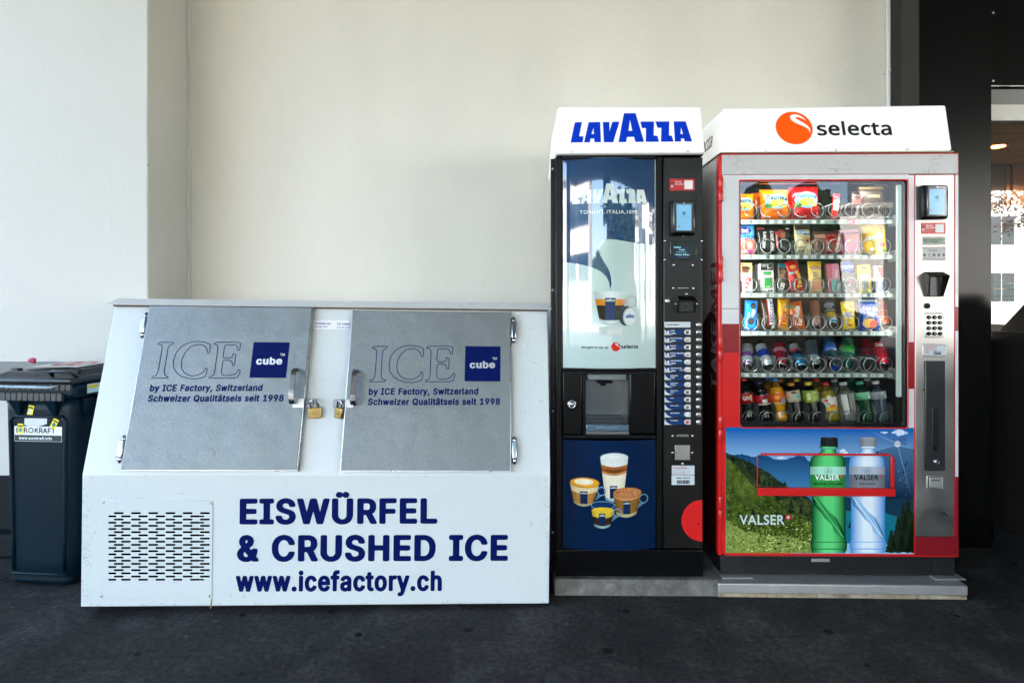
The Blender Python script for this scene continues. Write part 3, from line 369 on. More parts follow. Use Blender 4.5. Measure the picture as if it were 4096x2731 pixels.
WIDE_SHAPES = [
[322,[[148,-12,141,-8,138,-3,-8,337,-8,344,-5,348,3,351,47,351,56,345,147,135,152,127,246,345,256,351,301,351,309,345,309,335,168,-2,165,-8,160,-11]]],
[354,[[1,-9,-5,-6,-8,-2,-6,8,138,345,141,350,148,353,178,353,184,351,190,346,340,8,342,2,341,-3,337,-7,330,-10,287,-10,277,-5,239,78,231,90,102,90,97,88,56,-5,47,-10],[128,155,199,154,203,156,165,242,162,241,159,235,127,158]]],
[265,[[38,-9,31,-5,29,1,29,342,32,348,40,351,84,351,91,348,94,341,95,56,99,54,240,54,245,51,248,45,248,-1,245,-6,237,-10]]],
[249,[[99,-13,76,-9,52,-1,17,20,14,27,15,91,20,95,26,95,45,76,70,59,90,52,112,49,133,52,148,61,154,67,158,78,155,98,146,112,130,126,66,167,42,186,28,202,16,226,11,256,13,273,20,297,30,314,42,328,56,337,88,351,103,354,128,356,166,348,206,327,208,322,207,263,203,259,198,258,169,279,158,284,130,292,110,292,92,287,82,280,76,270,74,263,77,251,87,235,94,229,166,184,187,167,203,149,218,117,221,95,221,73,216,53,209,38,193,16,183,7,163,-4,145,-11,128,-14]]],
[270,[[38,-9,31,-5,29,1,30,345,34,349,41,351,226,351,234,349,239,342,239,298,237,292,231,289,99,288,95,285,94,209,96,205,226,204,232,201,235,195,235,152,233,145,224,140,96,140,94,135,94,58,98,54,235,54,241,51,244,45,243,-3,240,-7,233,-10]]],
[322,[[40,-9,33,-5,31,1,31,344,34,348,42,351,122,351,160,347,178,341,199,332,210,324,224,310,233,297,240,281,244,260,244,230,238,206,225,184,210,170,199,162,199,159,217,141,232,122,268,63,307,9,309,3,309,-2,306,-6,298,-10,247,-10,238,-7,179,84,149,120,130,135,122,137,99,139,96,135,95,-2,92,-6,85,-10],[97,202,123,201,144,204,158,209,168,217,176,234,178,249,173,267,163,279,153,284,134,289,97,288,96,206]]],
[322,[[127,-9,120,-5,118,1,118,285,115,287,12,288,6,289,2,292,0,297,1,345,5,349,12,351,294,350,299,347,301,341,301,298,298,291,290,288,188,288,184,285,183,-1,180,-6,173,-10]]],
[432,[[191,-13,174,-12,144,-5,115,7,88,23,63,44,45,67,32,90,23,113,15,147,14,176,15,195,20,217,33,253,51,282,74,306,85,316,108,330,142,345,172,353,208,356,240,353,266,347,291,337,323,319,350,295,365,277,377,256,388,230,396,199,397,160,396,142,390,116,379,88,360,58,328,26,298,7,267,-5,235,-12],[199,51,227,52,247,56,265,63,284,75,299,88,316,113,325,134,329,153,329,188,323,212,313,233,304,247,287,264,266,277,249,284,220,290,192,290,173,287,147,278,130,268,110,249,96,230,88,210,82,183,82,158,89,127,100,105,115,85,132,72,147,63,170,55]]],
[145,[[38,-9,31,-5,29,1,29,342,32,348,40,351,85,351,93,348,96,341,96,-1,93,-6,85,-10]]],
[410,[[38,-9,31,-5,29,1,29,340,31,347,42,351,74,351,83,347,297,103,299,108,299,344,302,348,310,351,349,351,358,348,361,340,361,2,359,-5,349,-10,313,-10,305,-6,94,235,92,231,92,-1,88,-6,81,-10]]],
[374,[[195,-13,170,-11,141,-4,110,9,83,28,63,47,43,72,28,102,17,142,15,169,20,206,25,228,34,249,53,282,74,303,91,318,109,329,147,345,177,353,220,356,267,348,303,337,333,324,336,317,336,266,334,260,326,257,283,277,256,286,228,290,185,289,166,284,142,274,124,261,110,247,97,227,89,209,83,177,83,159,89,130,98,110,113,90,122,81,138,68,152,62,167,56,190,52,222,50,252,55,284,64,328,87,334,87,338,84,340,80,340,26,338,20,334,17,315,7,280,-5,253,-11,230,-14]]],
[130,[[30,-68,22,-62,21,-48,35,-30,40,-13,40,-6,38,-3,25,5,18,15,15,23,15,42,21,55,30,63,45,70,59,71,78,61,86,53,92,41,96,26,94,-6,86,-27,73,-44,55,-58,41,-65]]],
[270,[[102,-9,95,-5,93,1,93,342,96,348,103,351,148,351,155,348,158,341,158,-1,155,-6,148,-10]]],
[270,[[112,-13,87,-8,62,3,44,15,31,28,23,40,13,59,8,76,8,109,12,124,21,145,28,156,48,174,30,198,21,215,17,230,15,244,17,266,25,292,38,313,60,334,80,345,97,351,130,356,163,350,194,334,204,326,217,311,231,284,237,252,237,237,234,223,225,201,204,174,222,157,236,131,242,109,242,77,237,59,229,41,216,24,197,7,173,-5,149,-12,137,-14],[119,52,140,53,156,59,165,66,175,83,176,101,172,116,162,128,153,134,142,138,119,140,99,135,83,124,75,109,74,91,77,80,83,69,92,60,99,57],[115,208,137,207,148,211,162,223,169,234,171,244,169,262,162,274,148,286,135,289,109,287,98,282,85,266,82,255,82,244,86,231,95,218,104,212]]],
[270,[[91,-12,83,-6,60,21,56,28,56,34,60,40,91,63,115,85,137,113,151,140,149,141,116,135,99,136,72,146,47,161,27,184,14,210,10,234,10,255,14,277,21,294,36,316,54,333,74,344,92,351,122,356,140,354,156,350,184,336,205,318,218,301,229,278,237,247,239,228,237,194,233,170,225,142,209,108,186,70,169,49,144,22,125,6,102,-9,95,-13],[115,202,131,201,147,205,166,213,171,220,172,233,171,245,165,263,151,280,142,286,131,289,113,289,94,282,84,272,77,253,75,245,77,235,85,218,98,208]]],
[270,[[88,-13,52,-5,20,10,17,17,17,66,19,72,27,75,49,63,83,53,101,51,120,55,134,60,149,73,159,91,161,110,158,122,151,134,142,143,130,151,99,158,74,158,52,154,43,160,42,344,45,348,53,351,201,351,207,348,210,342,210,298,208,292,198,288,104,287,103,224,105,221,130,219,156,211,182,198,203,177,218,153,226,124,228,102,226,84,222,66,214,48,201,28,187,14,169,2,151,-6,128,-12]]],
]
HEAVY_LETTERS = 'EISWÜRFLCUHDQwicefatoryhbzlndmuäs198&,.'
HEAVY_SHAPES = [
[234,[[30,-13,15,-8,10,2,10,251,13,260,20,265,33,268,184,268,198,265,203,261,206,255,207,230,204,220,198,216,184,213,88,212,84,210,85,158,176,157,188,154,195,150,198,144,199,117,194,106,188,103,177,100,85,99,83,47,87,43,185,43,199,40,205,36,208,28,208,1,205,-6,198,-11,185,-14]]],
[175,[[15,-13,3,-11,-4,-3,-6,2,-5,28,-2,36,5,40,16,43,35,43,39,45,39,209,35,212,8,214,-2,220,-6,228,-6,252,-4,258,3,265,17,268,133,268,147,265,152,261,155,253,155,227,152,220,142,214,115,212,113,209,113,47,115,43,142,41,152,36,156,27,156,2,154,-3,147,-11,133,-14]]],
[248,[[94,-18,72,-13,48,-5,34,3,21,15,8,33,0,52,-1,66,2,74,8,79,20,82,51,82,60,80,70,74,77,55,86,45,101,39,122,39,138,45,147,53,151,63,151,77,143,87,137,91,62,114,31,132,19,145,9,163,6,174,6,198,9,210,20,232,30,243,49,257,65,263,87,269,110,272,133,271,167,261,188,250,200,240,209,227,219,206,221,191,218,184,212,178,199,175,170,175,160,177,150,183,144,201,135,209,122,215,105,215,90,209,82,202,78,188,80,179,87,171,98,165,166,144,178,138,201,124,213,109,222,92,225,78,225,60,220,42,212,26,196,8,181,-2,162,-11,138,-17]]],
[368,[[77,-13,62,-8,56,1,-12,251,-12,255,-8,262,-2,265,9,268,40,268,52,265,59,260,63,251,97,126,100,131,128,241,135,260,142,265,155,268,188,268,202,265,208,260,212,251,244,130,247,125,278,247,284,260,291,265,303,268,334,268,345,265,351,262,355,255,355,251,287,2,282,-8,276,-11,265,-14,230,-14,217,-11,210,-7,205,6,172,125,166,109,137,2,133,-6,127,-11,115,-14]]],
[284,[[116,-18,98,-15,74,-8,49,6,39,15,28,27,14,53,10,73,11,256,13,261,19,265,33,268,62,268,74,265,80,260,83,252,83,83,85,73,92,57,106,45,117,40,140,40,152,45,162,52,171,66,175,80,176,256,178,261,184,265,197,268,227,268,241,265,247,260,250,251,250,84,247,63,242,49,234,33,226,21,216,11,195,-3,177,-11,152,-17],[87,273,76,275,65,282,59,288,53,301,53,313,59,324,66,331,76,337,90,340,106,338,117,334,130,325,148,337,160,340,170,340,187,336,196,330,205,315,207,305,202,292,197,283,185,276,169,272,153,274,142,278,130,288,115,277,98,272]]],
[249,[[30,-13,15,-8,10,2,10,251,12,259,19,265,33,268,133,268,158,263,180,255,192,247,205,236,218,215,223,198,225,163,220,144,205,117,183,98,233,5,234,1,232,-5,226,-11,212,-14,177,-14,163,-10,157,-5,110,83,106,85,87,85,83,81,83,2,81,-5,74,-11,62,-14],[85,142,128,142,140,146,146,152,151,167,151,185,148,197,140,207,131,211,120,212,84,211,83,147]]],
[230,[[30,-13,15,-8,10,2,10,251,13,260,20,265,33,268,183,268,197,265,202,261,205,255,206,230,202,220,197,216,183,213,87,212,83,209,85,153,172,153,185,149,191,145,194,138,194,112,191,105,184,100,172,97,85,97,83,92,83,2,82,-3,74,-11,62,-14]]],
[221,[[30,-13,15,-8,10,2,10,253,14,262,23,266,33,268,62,268,78,262,83,253,84,45,88,43,178,43,191,40,198,36,201,30,201,1,198,-6,194,-10,178,-14]]],
[280,[[115,-16,90,-11,69,-2,47,13,27,34,11,63,3,87,0,105,0,149,6,178,20,209,32,227,47,242,68,256,94,266,130,272,152,271,190,261,218,244,235,227,242,216,252,194,257,178,256,173,253,167,249,164,235,160,206,160,197,162,187,167,179,187,172,197,156,209,142,214,127,214,109,208,95,197,84,181,77,163,74,148,72,133,74,106,77,91,83,74,96,56,105,49,119,42,138,40,152,44,166,51,179,67,187,87,197,93,208,94,234,94,244,93,254,87,257,76,251,56,238,33,219,12,208,3,190,-6,166,-14,149,-17]]],
[284,[[116,-18,98,-15,74,-8,49,6,39,15,28,27,14,53,10,73,11,256,13,261,19,265,33,268,62,268,74,265,80,260,83,252,83,83,85,73,92,57,106,45,117,40,140,40,152,45,162,52,171,66,175,80,176,256,178,261,184,265,197,268,227,268,241,265,247,260,250,251,250,84,247,63,242,49,234,33,226,21,216,11,195,-3,177,-11,152,-17]]],
[283,[[30,-13,15,-8,10,2,10,251,13,260,20,265,34,268,62,268,74,265,80,260,83,252,83,163,85,159,170,158,174,159,175,162,175,252,178,260,185,265,198,268,227,268,244,262,249,251,249,3,245,-6,238,-11,224,-14,197,-14,184,-11,178,-6,175,2,175,97,174,101,87,101,83,98,83,2,82,-3,74,-11,62,-14]]],
[276,[[30,-13,15,-8,10,2,10,251,13,260,20,265,33,268,127,268,165,261,192,248,209,236,229,213,243,185,250,158,251,144,250,98,241,66,230,44,222,32,200,12,177,-1,162,-6,123,-14],[85,44,123,43,142,49,151,54,163,67,170,78,175,92,178,108,179,131,178,148,172,172,168,181,156,196,144,205,134,209,112,212,87,212,84,210,83,48]]],
[292,[[199,-37,184,-31,169,-14,149,-17,116,-17,94,-12,69,-2,47,13,32,27,21,42,10,65,3,87,0,106,0,148,6,177,20,210,32,227,48,242,74,259,101,268,131,272,152,271,190,261,218,244,235,226,245,212,256,190,263,167,267,149,265,95,255,62,245,42,227,19,250,-13,254,-24,250,-31,241,-36,231,-37],[118,42,127,42,104,76,103,80,107,87,113,90,124,93,156,93,169,90,184,77,193,105,194,120,193,149,184,178,178,189,167,201,153,210,141,214,126,214,115,211,97,199,82,177,74,148,72,131,74,106,82,76,97,56,105,49]]],
[309,[[67,-13,55,-10,51,-7,48,-1,-9,187,-9,191,-5,198,1,201,12,204,40,204,51,202,60,197,65,190,81,131,85,122,105,190,108,197,116,201,128,204,156,204,169,201,175,198,180,187,196,127,199,123,217,184,224,198,230,201,241,204,270,204,283,201,290,197,293,190,291,181,240,12,232,-8,223,-12,212,-14,184,-14,173,-11,167,-8,163,-1,144,66,141,69,117,-7,112,-11,99,-14]]],
[108,[[26,-13,10,-8,6,1,6,190,10,198,19,202,28,204,56,204,73,198,78,190,78,1,73,-8,65,-12,55,-14],[38,207,22,212,11,219,2,231,0,245,5,258,14,267,26,273,42,276,62,272,74,264,83,249,83,237,77,223,67,214,44,207]]],
[223,[[92,-18,70,-13,51,-6,28,10,19,21,5,45,-1,66,-4,87,-3,115,3,138,14,160,23,172,39,187,52,195,73,202,90,206,119,205,151,197,177,180,191,163,200,147,201,138,197,131,191,127,152,117,141,119,135,123,126,140,116,148,102,151,90,147,77,131,70,106,70,81,77,55,85,44,94,39,110,38,123,45,135,66,144,70,153,72,194,62,200,58,202,51,197,35,187,18,174,6,163,-2,149,-9,130,-15,113,-18]]],
[227,[[94,-18,72,-13,52,-6,36,3,24,15,14,27,2,53,-3,73,-4,102,-1,122,4,140,20,169,34,183,49,193,67,201,88,205,117,205,137,201,158,193,172,183,188,165,203,133,207,102,206,84,203,78,199,75,185,71,73,71,71,67,76,56,84,45,95,39,115,38,126,45,137,61,145,65,155,67,194,56,200,52,203,42,196,27,189,16,178,6,165,-4,145,-12,126,-17],[74,126,126,125,130,127,126,137,119,145,109,151,99,151,91,149,82,142,74,130]]],
[152,[[40,-13,24,-8,20,1,19,148,16,150,-5,152,-15,157,-18,165,-18,191,-15,197,-9,201,19,205,20,224,25,242,34,256,49,268,66,275,88,279,102,279,126,275,137,269,142,260,137,241,132,230,126,224,113,221,97,223,92,215,92,206,94,204,120,203,131,197,135,190,135,167,131,158,126,153,113,150,95,150,92,148,91,-1,87,-8,78,-12,69,-14]]],
[220,[[67,-18,37,-9,21,-1,8,12,-4,37,-6,60,-4,72,7,92,24,107,35,112,60,119,113,127,117,131,115,141,110,147,105,151,90,151,80,146,63,128,47,124,10,134,3,140,0,149,7,163,17,176,24,183,48,197,83,206,112,205,133,201,148,195,163,186,175,174,186,153,189,138,188,-1,185,-7,181,-10,167,-14,140,-14,124,-9,92,-18],[81,37,97,38,110,48,114,55,117,63,115,73,83,69,70,62,67,53,69,44,73,39]]],
[139,[[69,-15,48,-9,35,-2,26,5,17,20,11,44,11,148,9,150,-9,153,-15,157,-18,165,-18,190,-15,197,-8,201,10,205,11,234,13,240,20,247,33,250,62,250,78,244,83,235,84,205,113,201,119,197,122,190,122,165,119,157,109,152,87,150,84,148,83,49,87,39,101,40,113,37,119,33,122,27,127,1,123,-7,113,-12,98,-15]]],
[233,[[92,-18,70,-13,51,-6,28,10,19,21,5,45,-1,66,-4,87,-3,115,3,138,14,160,23,172,39,187,52,195,73,202,90,206,119,205,140,201,162,191,180,178,190,166,203,141,208,127,211,108,211,78,206,56,195,31,186,17,174,6,158,-5,137,-13,115,-18],[95,38,112,38,126,49,133,60,139,85,139,102,131,131,122,144,115,149,106,151,94,149,82,140,75,128,70,106,70,81,75,59,84,46]]],
[155,[[26,-13,10,-8,6,1,6,187,7,194,15,201,28,204,55,204,72,199,87,204,108,207,134,202,140,198,143,191,143,162,140,155,134,151,122,147,97,148,87,142,80,131,78,123,78,2,76,-3,69,-11,56,-14]]],
[220,[[31,-86,15,-81,5,-74,3,-67,9,-45,13,-37,19,-33,31,-29,44,-31,48,-29,54,-19,59,1,-11,184,-12,190,-9,197,-2,201,12,204,41,204,52,201,59,197,66,183,95,102,98,100,135,197,142,201,155,204,184,204,198,201,203,197,206,192,205,184,126,-23,115,-48,100,-67,81,-79,56,-86]]],
[230,[[26,-13,10,-8,6,2,6,253,10,262,19,266,28,268,56,268,70,264,74,261,77,255,78,203,79,201,102,206,126,206,142,202,159,196,169,190,179,181,188,169,195,152,200,123,200,1,195,-8,178,-14,149,-14,137,-11,131,-6,128,2,128,115,126,128,123,140,116,147,110,150,101,150,94,148,87,143,81,133,78,122,77,-2,73,-8,63,-12,55,-14]]],
[237,[[103,-18,72,-9,55,-14,27,-14,13,-10,9,-7,6,-1,6,252,9,261,19,266,28,268,55,268,65,266,73,262,78,253,78,201,81,201,101,205,127,206,144,202,163,195,178,185,194,169,204,151,212,130,215,113,215,74,209,49,195,21,181,6,158,-9,124,-18],[103,38,117,38,129,47,138,63,143,85,143,106,136,131,127,144,120,149,112,151,99,149,89,140,84,131,78,108,78,80,84,58,90,48]]],
[215,[[20,-13,9,-11,2,-3,0,2,1,26,92,145,88,147,26,147,12,151,6,155,3,162,3,190,6,197,13,201,27,204,165,204,174,202,183,198,187,188,187,166,184,159,97,44,101,42,167,42,181,38,187,34,190,27,190,1,187,-6,180,-11,167,-14]]],
[120,[[60,-15,37,-9,22,0,10,17,6,33,6,253,10,262,27,268,55,268,65,266,73,262,77,255,78,44,80,41,95,37,103,33,106,26,111,3,108,-5,99,-11,78,-15]]],
[230,[[26,-13,10,-8,6,2,6,188,9,197,16,201,28,204,55,204,73,198,101,205,126,206,151,200,169,190,178,183,188,167,198,138,200,122,200,3,197,-6,190,-11,176,-14,149,-14,137,-11,131,-6,128,2,128,115,126,128,123,140,116,147,110,150,101,150,94,148,87,143,81,133,78,122,77,-2,73,-8,63,-12,55,-14]]],
[237,[[87,-18,66,-13,47,-5,31,6,13,28,0,58,-4,87,-3,116,5,144,13,160,26,178,37,187,55,198,85,206,112,205,131,201,134,201,135,253,138,260,142,264,158,268,184,268,197,265,203,261,207,252,206,-1,203,-7,199,-10,185,-14,158,-14,141,-9,128,-13,108,-18],[95,38,109,38,116,42,124,49,130,62,135,84,135,108,127,134,116,147,103,151,91,148,81,140,74,127,69,106,70,81,75,59,83,47]]],
[330,[[26,-13,10,-8,6,2,6,188,10,198,19,202,28,204,55,204,72,199,101,207,117,207,141,201,162,190,188,202,209,207,226,207,248,202,260,198,277,186,285,176,295,156,299,142,299,2,294,-8,277,-14,249,-14,235,-11,229,-5,226,2,226,135,224,142,221,147,209,151,201,149,196,145,189,131,189,2,186,-5,180,-11,166,-14,138,-14,127,-11,121,-8,117,2,117,131,115,140,110,146,103,151,98,151,85,144,80,134,78,126,77,-2,73,-8,63,-12,55,-14]]],
[230,[[81,-16,56,-11,35,0,22,14,12,33,6,58,6,187,7,194,15,201,28,204,56,204,69,201,75,197,78,188,78,65,81,52,86,45,95,39,103,39,117,46,123,53,126,65,128,78,128,188,130,195,137,201,149,204,177,204,191,201,197,197,200,188,200,3,198,-3,191,-11,178,-14,149,-14,131,-8,99,-17]]],
[220,[[67,-18,37,-9,21,-1,8,12,-4,37,-6,60,-4,72,7,92,24,107,35,112,60,119,113,127,117,131,115,141,110,147,105,151,90,151,80,146,63,128,47,124,10,134,3,140,0,149,7,163,17,176,24,183,48,197,83,206,112,205,133,201,148,195,163,186,175,174,186,153,189,138,188,-1,185,-7,181,-10,167,-14,140,-14,124,-9,92,-18],[81,37,97,38,110,48,114,55,117,63,115,73,83,69,70,62,67,53,69,44,73,39],[56,207,40,212,30,217,24,223,19,234,18,248,24,260,29,266,40,272,53,275,72,273,81,270,95,260,112,272,124,275,137,275,149,272,159,266,165,260,170,249,172,241,167,226,159,217,151,212,128,207,109,212,94,223,78,212]]],
[207,[[78,-18,47,-11,34,-5,19,6,9,17,2,28,-3,44,-2,49,2,55,8,58,47,67,58,64,63,60,76,41,91,36,102,38,109,42,112,48,112,58,99,65,44,80,19,96,10,108,5,120,3,128,3,147,8,162,16,175,26,185,35,191,53,200,78,205,109,205,134,200,156,187,169,174,175,166,182,151,182,142,179,137,173,133,134,125,120,129,103,150,92,153,84,151,78,147,75,140,76,134,80,129,88,125,144,111,165,99,176,87,184,70,186,62,186,44,183,33,176,18,166,7,151,-4,131,-12,112,-17]]],
[252,[[38,-13,26,-10,22,-7,19,-1,18,27,22,34,27,38,40,42,81,42,84,44,85,184,83,187,52,167,44,166,31,169,26,173,22,180,23,215,28,223,87,265,101,268,134,268,149,265,155,260,158,252,159,44,162,42,195,42,212,36,217,27,216,-1,213,-7,208,-10,194,-14]]],
[252,[[65,-13,49,-8,45,2,98,83,59,94,38,108,28,120,19,135,13,155,11,185,13,198,24,224,33,238,43,248,62,260,77,266,109,272,130,271,144,268,162,261,178,251,188,243,200,228,209,209,214,194,215,165,212,148,204,126,186,92,120,-4,112,-11,99,-14],[106,137,120,137,131,143,139,155,143,170,142,188,138,198,130,210,123,214,115,217,103,214,95,208,88,198,83,181,83,170,89,152,95,143]]],
[252,[[94,-16,65,-9,38,5,24,17,9,44,6,56,6,77,9,92,22,116,39,134,30,145,20,162,15,176,14,194,17,210,26,230,43,249,58,259,76,266,97,271,116,272,145,268,167,259,192,241,205,220,211,202,210,172,201,152,187,134,203,118,216,96,221,80,221,58,218,44,206,23,198,13,177,-2,152,-12,131,-17],[101,40,122,39,128,41,138,47,145,56,147,74,145,84,134,97,124,102,113,104,102,102,88,94,81,84,79,63,82,55,88,46],[108,159,116,158,127,163,133,169,137,176,139,191,136,202,131,209,123,215,113,216,103,215,95,210,89,201,88,183,90,173,97,164]]],
[249,[[80,-16,60,-12,42,-5,26,6,13,18,-1,45,-4,60,-4,73,0,91,10,109,21,122,41,140,22,173,17,192,19,216,27,235,42,253,58,262,83,269,109,271,131,266,148,259,169,242,177,227,182,215,183,202,179,180,172,166,161,152,137,133,136,130,152,110,159,120,176,126,203,126,216,123,222,119,225,110,223,88,218,66,208,44,234,11,239,1,234,-8,217,-14,183,-14,170,-11,159,-3,135,-12,115,-17],[88,38,105,38,119,45,87,85,81,89,71,77,70,60,72,52,77,45],[96,181,99,182,104,187,110,198,109,209,102,217,98,216,93,212,89,201,92,187]]],
[119,[[19,-73,3,-68,-1,-58,14,40,22,47,34,50,66,50,80,47,86,42,89,33,62,-63,59,-68,49,-72]]],
[119,[[45,-16,27,-12,13,-3,5,13,4,27,11,41,23,51,41,57,53,57,70,52,82,44,90,30,92,17,86,2,77,-6,63,-13]]],
]
GL = {'B': dict(zip(BOLD_LETTERS, BOLD_SHAPES)), 'S': dict(zip(ROUND_LETTERS, ROUND_SHAPES)), 'H': dict(zip(HEAVY_LETTERS, HEAVY_SHAPES)), 'V': dict(zip(WIDE_LETTERS, WIDE_SHAPES))}

# ------------------------------------------------------------------ frames and mesh builder
class Frame:
    """A local frame: x to the right, y into the wall, z up."""
    def __init__(s, origin, yaw=0, roll=0, pitch=0, parent=None):
        m = Matrix.Translation(Vector(origin)) @ Matrix.Rotation(R(yaw), 4, 'Z') @ Matrix.Rotation(R(roll), 4, 'Y') @ Matrix.Rotation(R(pitch), 4, 'X')
        s.M = (parent.M @ m) if parent else m
        s.I = s.M.inverted()
    def P(s, px, py, d=0.0):
        """Local point of the plane y = d that the photograph shows at (px, py)."""
        o = s.I @ Vector((0, 0, HC))
        r = s.I.to_3x3() @ Vector(((px - 2048) / FPX, 1, (HOR - py) / FPX))
        t = (d - o.y) / r.y
        return o + r * t
    def rect(s, x0, y0, x1, y1, d=0.0):
        """(x0, x1, z0, z1) in local metres of a pixel box on the plane y = d."""
        a = s.P(x0, y0, d); b = s.P(x1, y1, d); c = s.P(x0, y1, d); e = s.P(x1, y0, d)
        xs = ((a.x + c.x) / 2, (b.x + e.x) / 2); zs = ((b.z + c.z) / 2, (a.z + e.z) / 2)
        return min(xs), max(xs), min(zs), max(zs)
    def poly(s, pts, d=0.0): return [(lambda q: (q.x, q.z))(s.P(x, y, d)) for x, y in pts]
WORLD = Frame((0, 0, 0))
WM = {}
def thing(name, label, cat, fr, group=None):
    o = bpy.data.objects.new(name, None)
    o.empty_display_size = 0.1
    COL.objects.link(o)
    o.matrix_world = fr.M
    o['label'] = label; o['category'] = cat
    if group: o['group'] = group
    WM[o.name] = fr.M.copy()
    return o
def tag(o, label, cat, group=None):
    o['label'] = label; o['category'] = cat
    if group: o['group'] = group
    return o
class MB:
    def __init__(s):
        s.b = bmesh.new(); s.mats = []
    def mi(s, m):
        if m not in s.mats: s.mats.append(m)
        return s.mats.index(m)
    def mesh(s, verts, faces, m, smooth=False):
        k = s.mi(m)
        vs = [s.b.verts.new(v) for v in verts]
        for f in faces:
            try: q = s.b.faces.new([vs[i] for i in f])
            except ValueError: continue
            q.material_index = k; q.smooth = smooth
        return vs
    def box(s, x0, x1, y0, y1, z0, z1, m, bev=0.0, seg=2):
        if x1 < x0: x0, x1 = x1, x0
        if z1 < z0: z0, z1 = z1, z0
        k = s.mi(m)
        r = bmesh.ops.create_cube(s.b, size=1.0, matrix=Matrix.Translation(((x0 + x1) / 2, (y0 + y1) / 2, (z0 + z1) / 2)) @ Matrix.Diagonal((x1 - x0, y1 - y0, z1 - z0, 1)))
        vs = r['verts']; fs = {f for v in vs for f in v.link_faces}
        for f in fs: f.material_index = k
        if bev > 0:
            bev = min(bev, 0.45 * min(x1 - x0, y1 - y0, z1 - z0))
            es = {e for v in vs for e in v.link_edges}
            q = bmesh.ops.bevel(s.b, geom=list(es), offset=bev, segments=seg, affect='EDGES', profile=0.5, material=-1)
            for f in q['faces']: f.material_index = k; f.smooth = True
    def hexa(s, pts, m, bev=0.0):
        """eight corners: front bl br tr tl, back bl br tr tl"""
        k = s.mi(m)
        vs = [s.b.verts.new(p) for p in pts]
        fs = [s.b.faces.new([vs[i] for i in f]) for f in ((0, 1, 2, 3), (5, 4, 7, 6), (1, 5, 6, 2), (4, 0, 3, 7), (3, 2, 6, 7), (4, 5, 1, 0))]
        for f in fs: f.material_index = k
        if bev > 0:
            q = bmesh.ops.bevel(s.b, geom=list({e for v in vs for e in v.link_edges}), offset=bev, segments=3, affect='EDGES', profile=0.5, material=-1)
            for f in q['faces']: f.material_index = k; f.smooth = True
    def prism(s, poly, y0, y1, m, smooth=False):
        n = len(poly)
        tri = tessellate_polygon([[Vector((x, z, 0)) for x, z in poly]])
        V = [(x, y0, z) for x, z in poly] + [(x, y1, z) for x, z in poly]
        Fs = [tuple(t) for t in tri] + [tuple(i + n for i in t[::-1]) for t in tri] + [(i, (i + 1) % n, (i + 1) % n + n, i + n) for i in range(n)]
        s.mesh(V, Fs, m, smooth)
    def sheet(s, loops, m, y=0.0, surf=None, lift=0.0):
        loops = [L for L in loops if len(L) >= 3]
        tri = tessellate_polygon([[Vector((x, z, 0)) for x, z in L] for L in loops])
        pts = [p for L in loops for p in L]
        V = [(x, (surf(x, z) if surf else y) - lift, z) for x, z in pts]
        s.mesh(V, [tuple(t) for t in tri], m)
    def gridsheet(s, x0, x1, z0, z1, m, y=0.0, surf=None, lift=0.0, nx=1, nz=1, smooth=True):
        V = []; Fs = []
        for j in range(nz + 1):
            for i in range(nx + 1):
                x = x0 + (x1 - x0) * i / nx; z = z0 + (z1 - z0) * j / nz
                V.append((x, (surf(x, z) if surf else y) - lift, z))
        for j in range(nz):
            for i in range(nx):
                a = j * (nx + 1) + i
                Fs.append((a, a + 1, a + nx + 2, a + nx + 1))
        s.mesh(V, Fs, m, smooth)
    def disc(s, cx, cz, rx, rz, m, y=0.0, surf=None, lift=0.0, n=28, rings=1, rot=0):
        V = [(cx, cz)]
        for k in range(1, rings + 1):
            for i in range(n):
                a = 2 * math.pi * i / n
                u, w = rx * k / rings * math.cos(a), rz * k / rings * math.sin(a)
                V.append((cx + u * math.cos(rot) - w * math.sin(rot), cz + u * math.sin(rot) + w * math.cos(rot)))
        Fs = [(0, 1 + i, 1 + (i + 1) % n) for i in range(n)]
        for k in range(rings - 1):
            a = 1 + k * n
            Fs += [(a + i, a + n + i, a + n + (i + 1) % n, a + (i + 1) % n) for i in range(n)]
        s.mesh([(x, (surf(x, z) if surf else y) - lift, z) for x, z in V], Fs, m)
    def ring(s, cx, cz, r0, r1, m, y=0.0, n=28, lift=0.0, sq=1.0, surf=None):
        V = []
        for i in range(n):
            a = 2 * math.pi * i / n
            for r in (r0, r1): V.append((cx + r * math.cos(a), cz + r * sq * math.sin(a)))
        s.mesh([(x, (surf(x, z) if surf else y) - lift, z) for x, z in V], [(2 * i, 2 * i + 1, (2 * i + 3) % (2 * n), (2 * i + 2) % (2 * n)) for i in range(n)], m)
    def tube(s, pts, r, m, seg=8, closed=False, caps=True):
        pts = [Vector(p) for p in pts]; n = len(pts)
        rs = r if isinstance(r, (list, tuple)) else [r] * n
        V = []; up = Vector((0.13, 0.31, 0.94)).normalized()
        for i, p in enumerate(pts):
            a = pts[(i - 1) % n] if (closed or i > 0) else p
            b = pts[(i + 1) % n] if (closed or i < n - 1) else p
            t = (b - a).normalized()
            u = t.cross(up)
            if u.length < 1e-3: u = t.cross(Vector((1, 0, 0)))
            u.normalize(); w = t.cross(u).normalized(); up = u.cross(t) if False else up
            for k in range(seg):
                c = 2 * math.pi * k / seg
                V.append(p + (u * math.cos(c) + w * math.sin(c)) * rs[i])
        Fs = []
        for i in range(n if closed else n - 1):
            j = (i + 1) % n
            for k in range(seg):
                Fs.append((i * seg + k, i * seg + (k + 1) % seg, j * seg + (k + 1) % seg, j * seg + k))
        if caps and not closed:
            Fs.append(tuple(range(seg))[::-1]); Fs.append(tuple((n - 1) * seg + k for k in range(seg)))
        s.mesh(V, Fs, m, True)
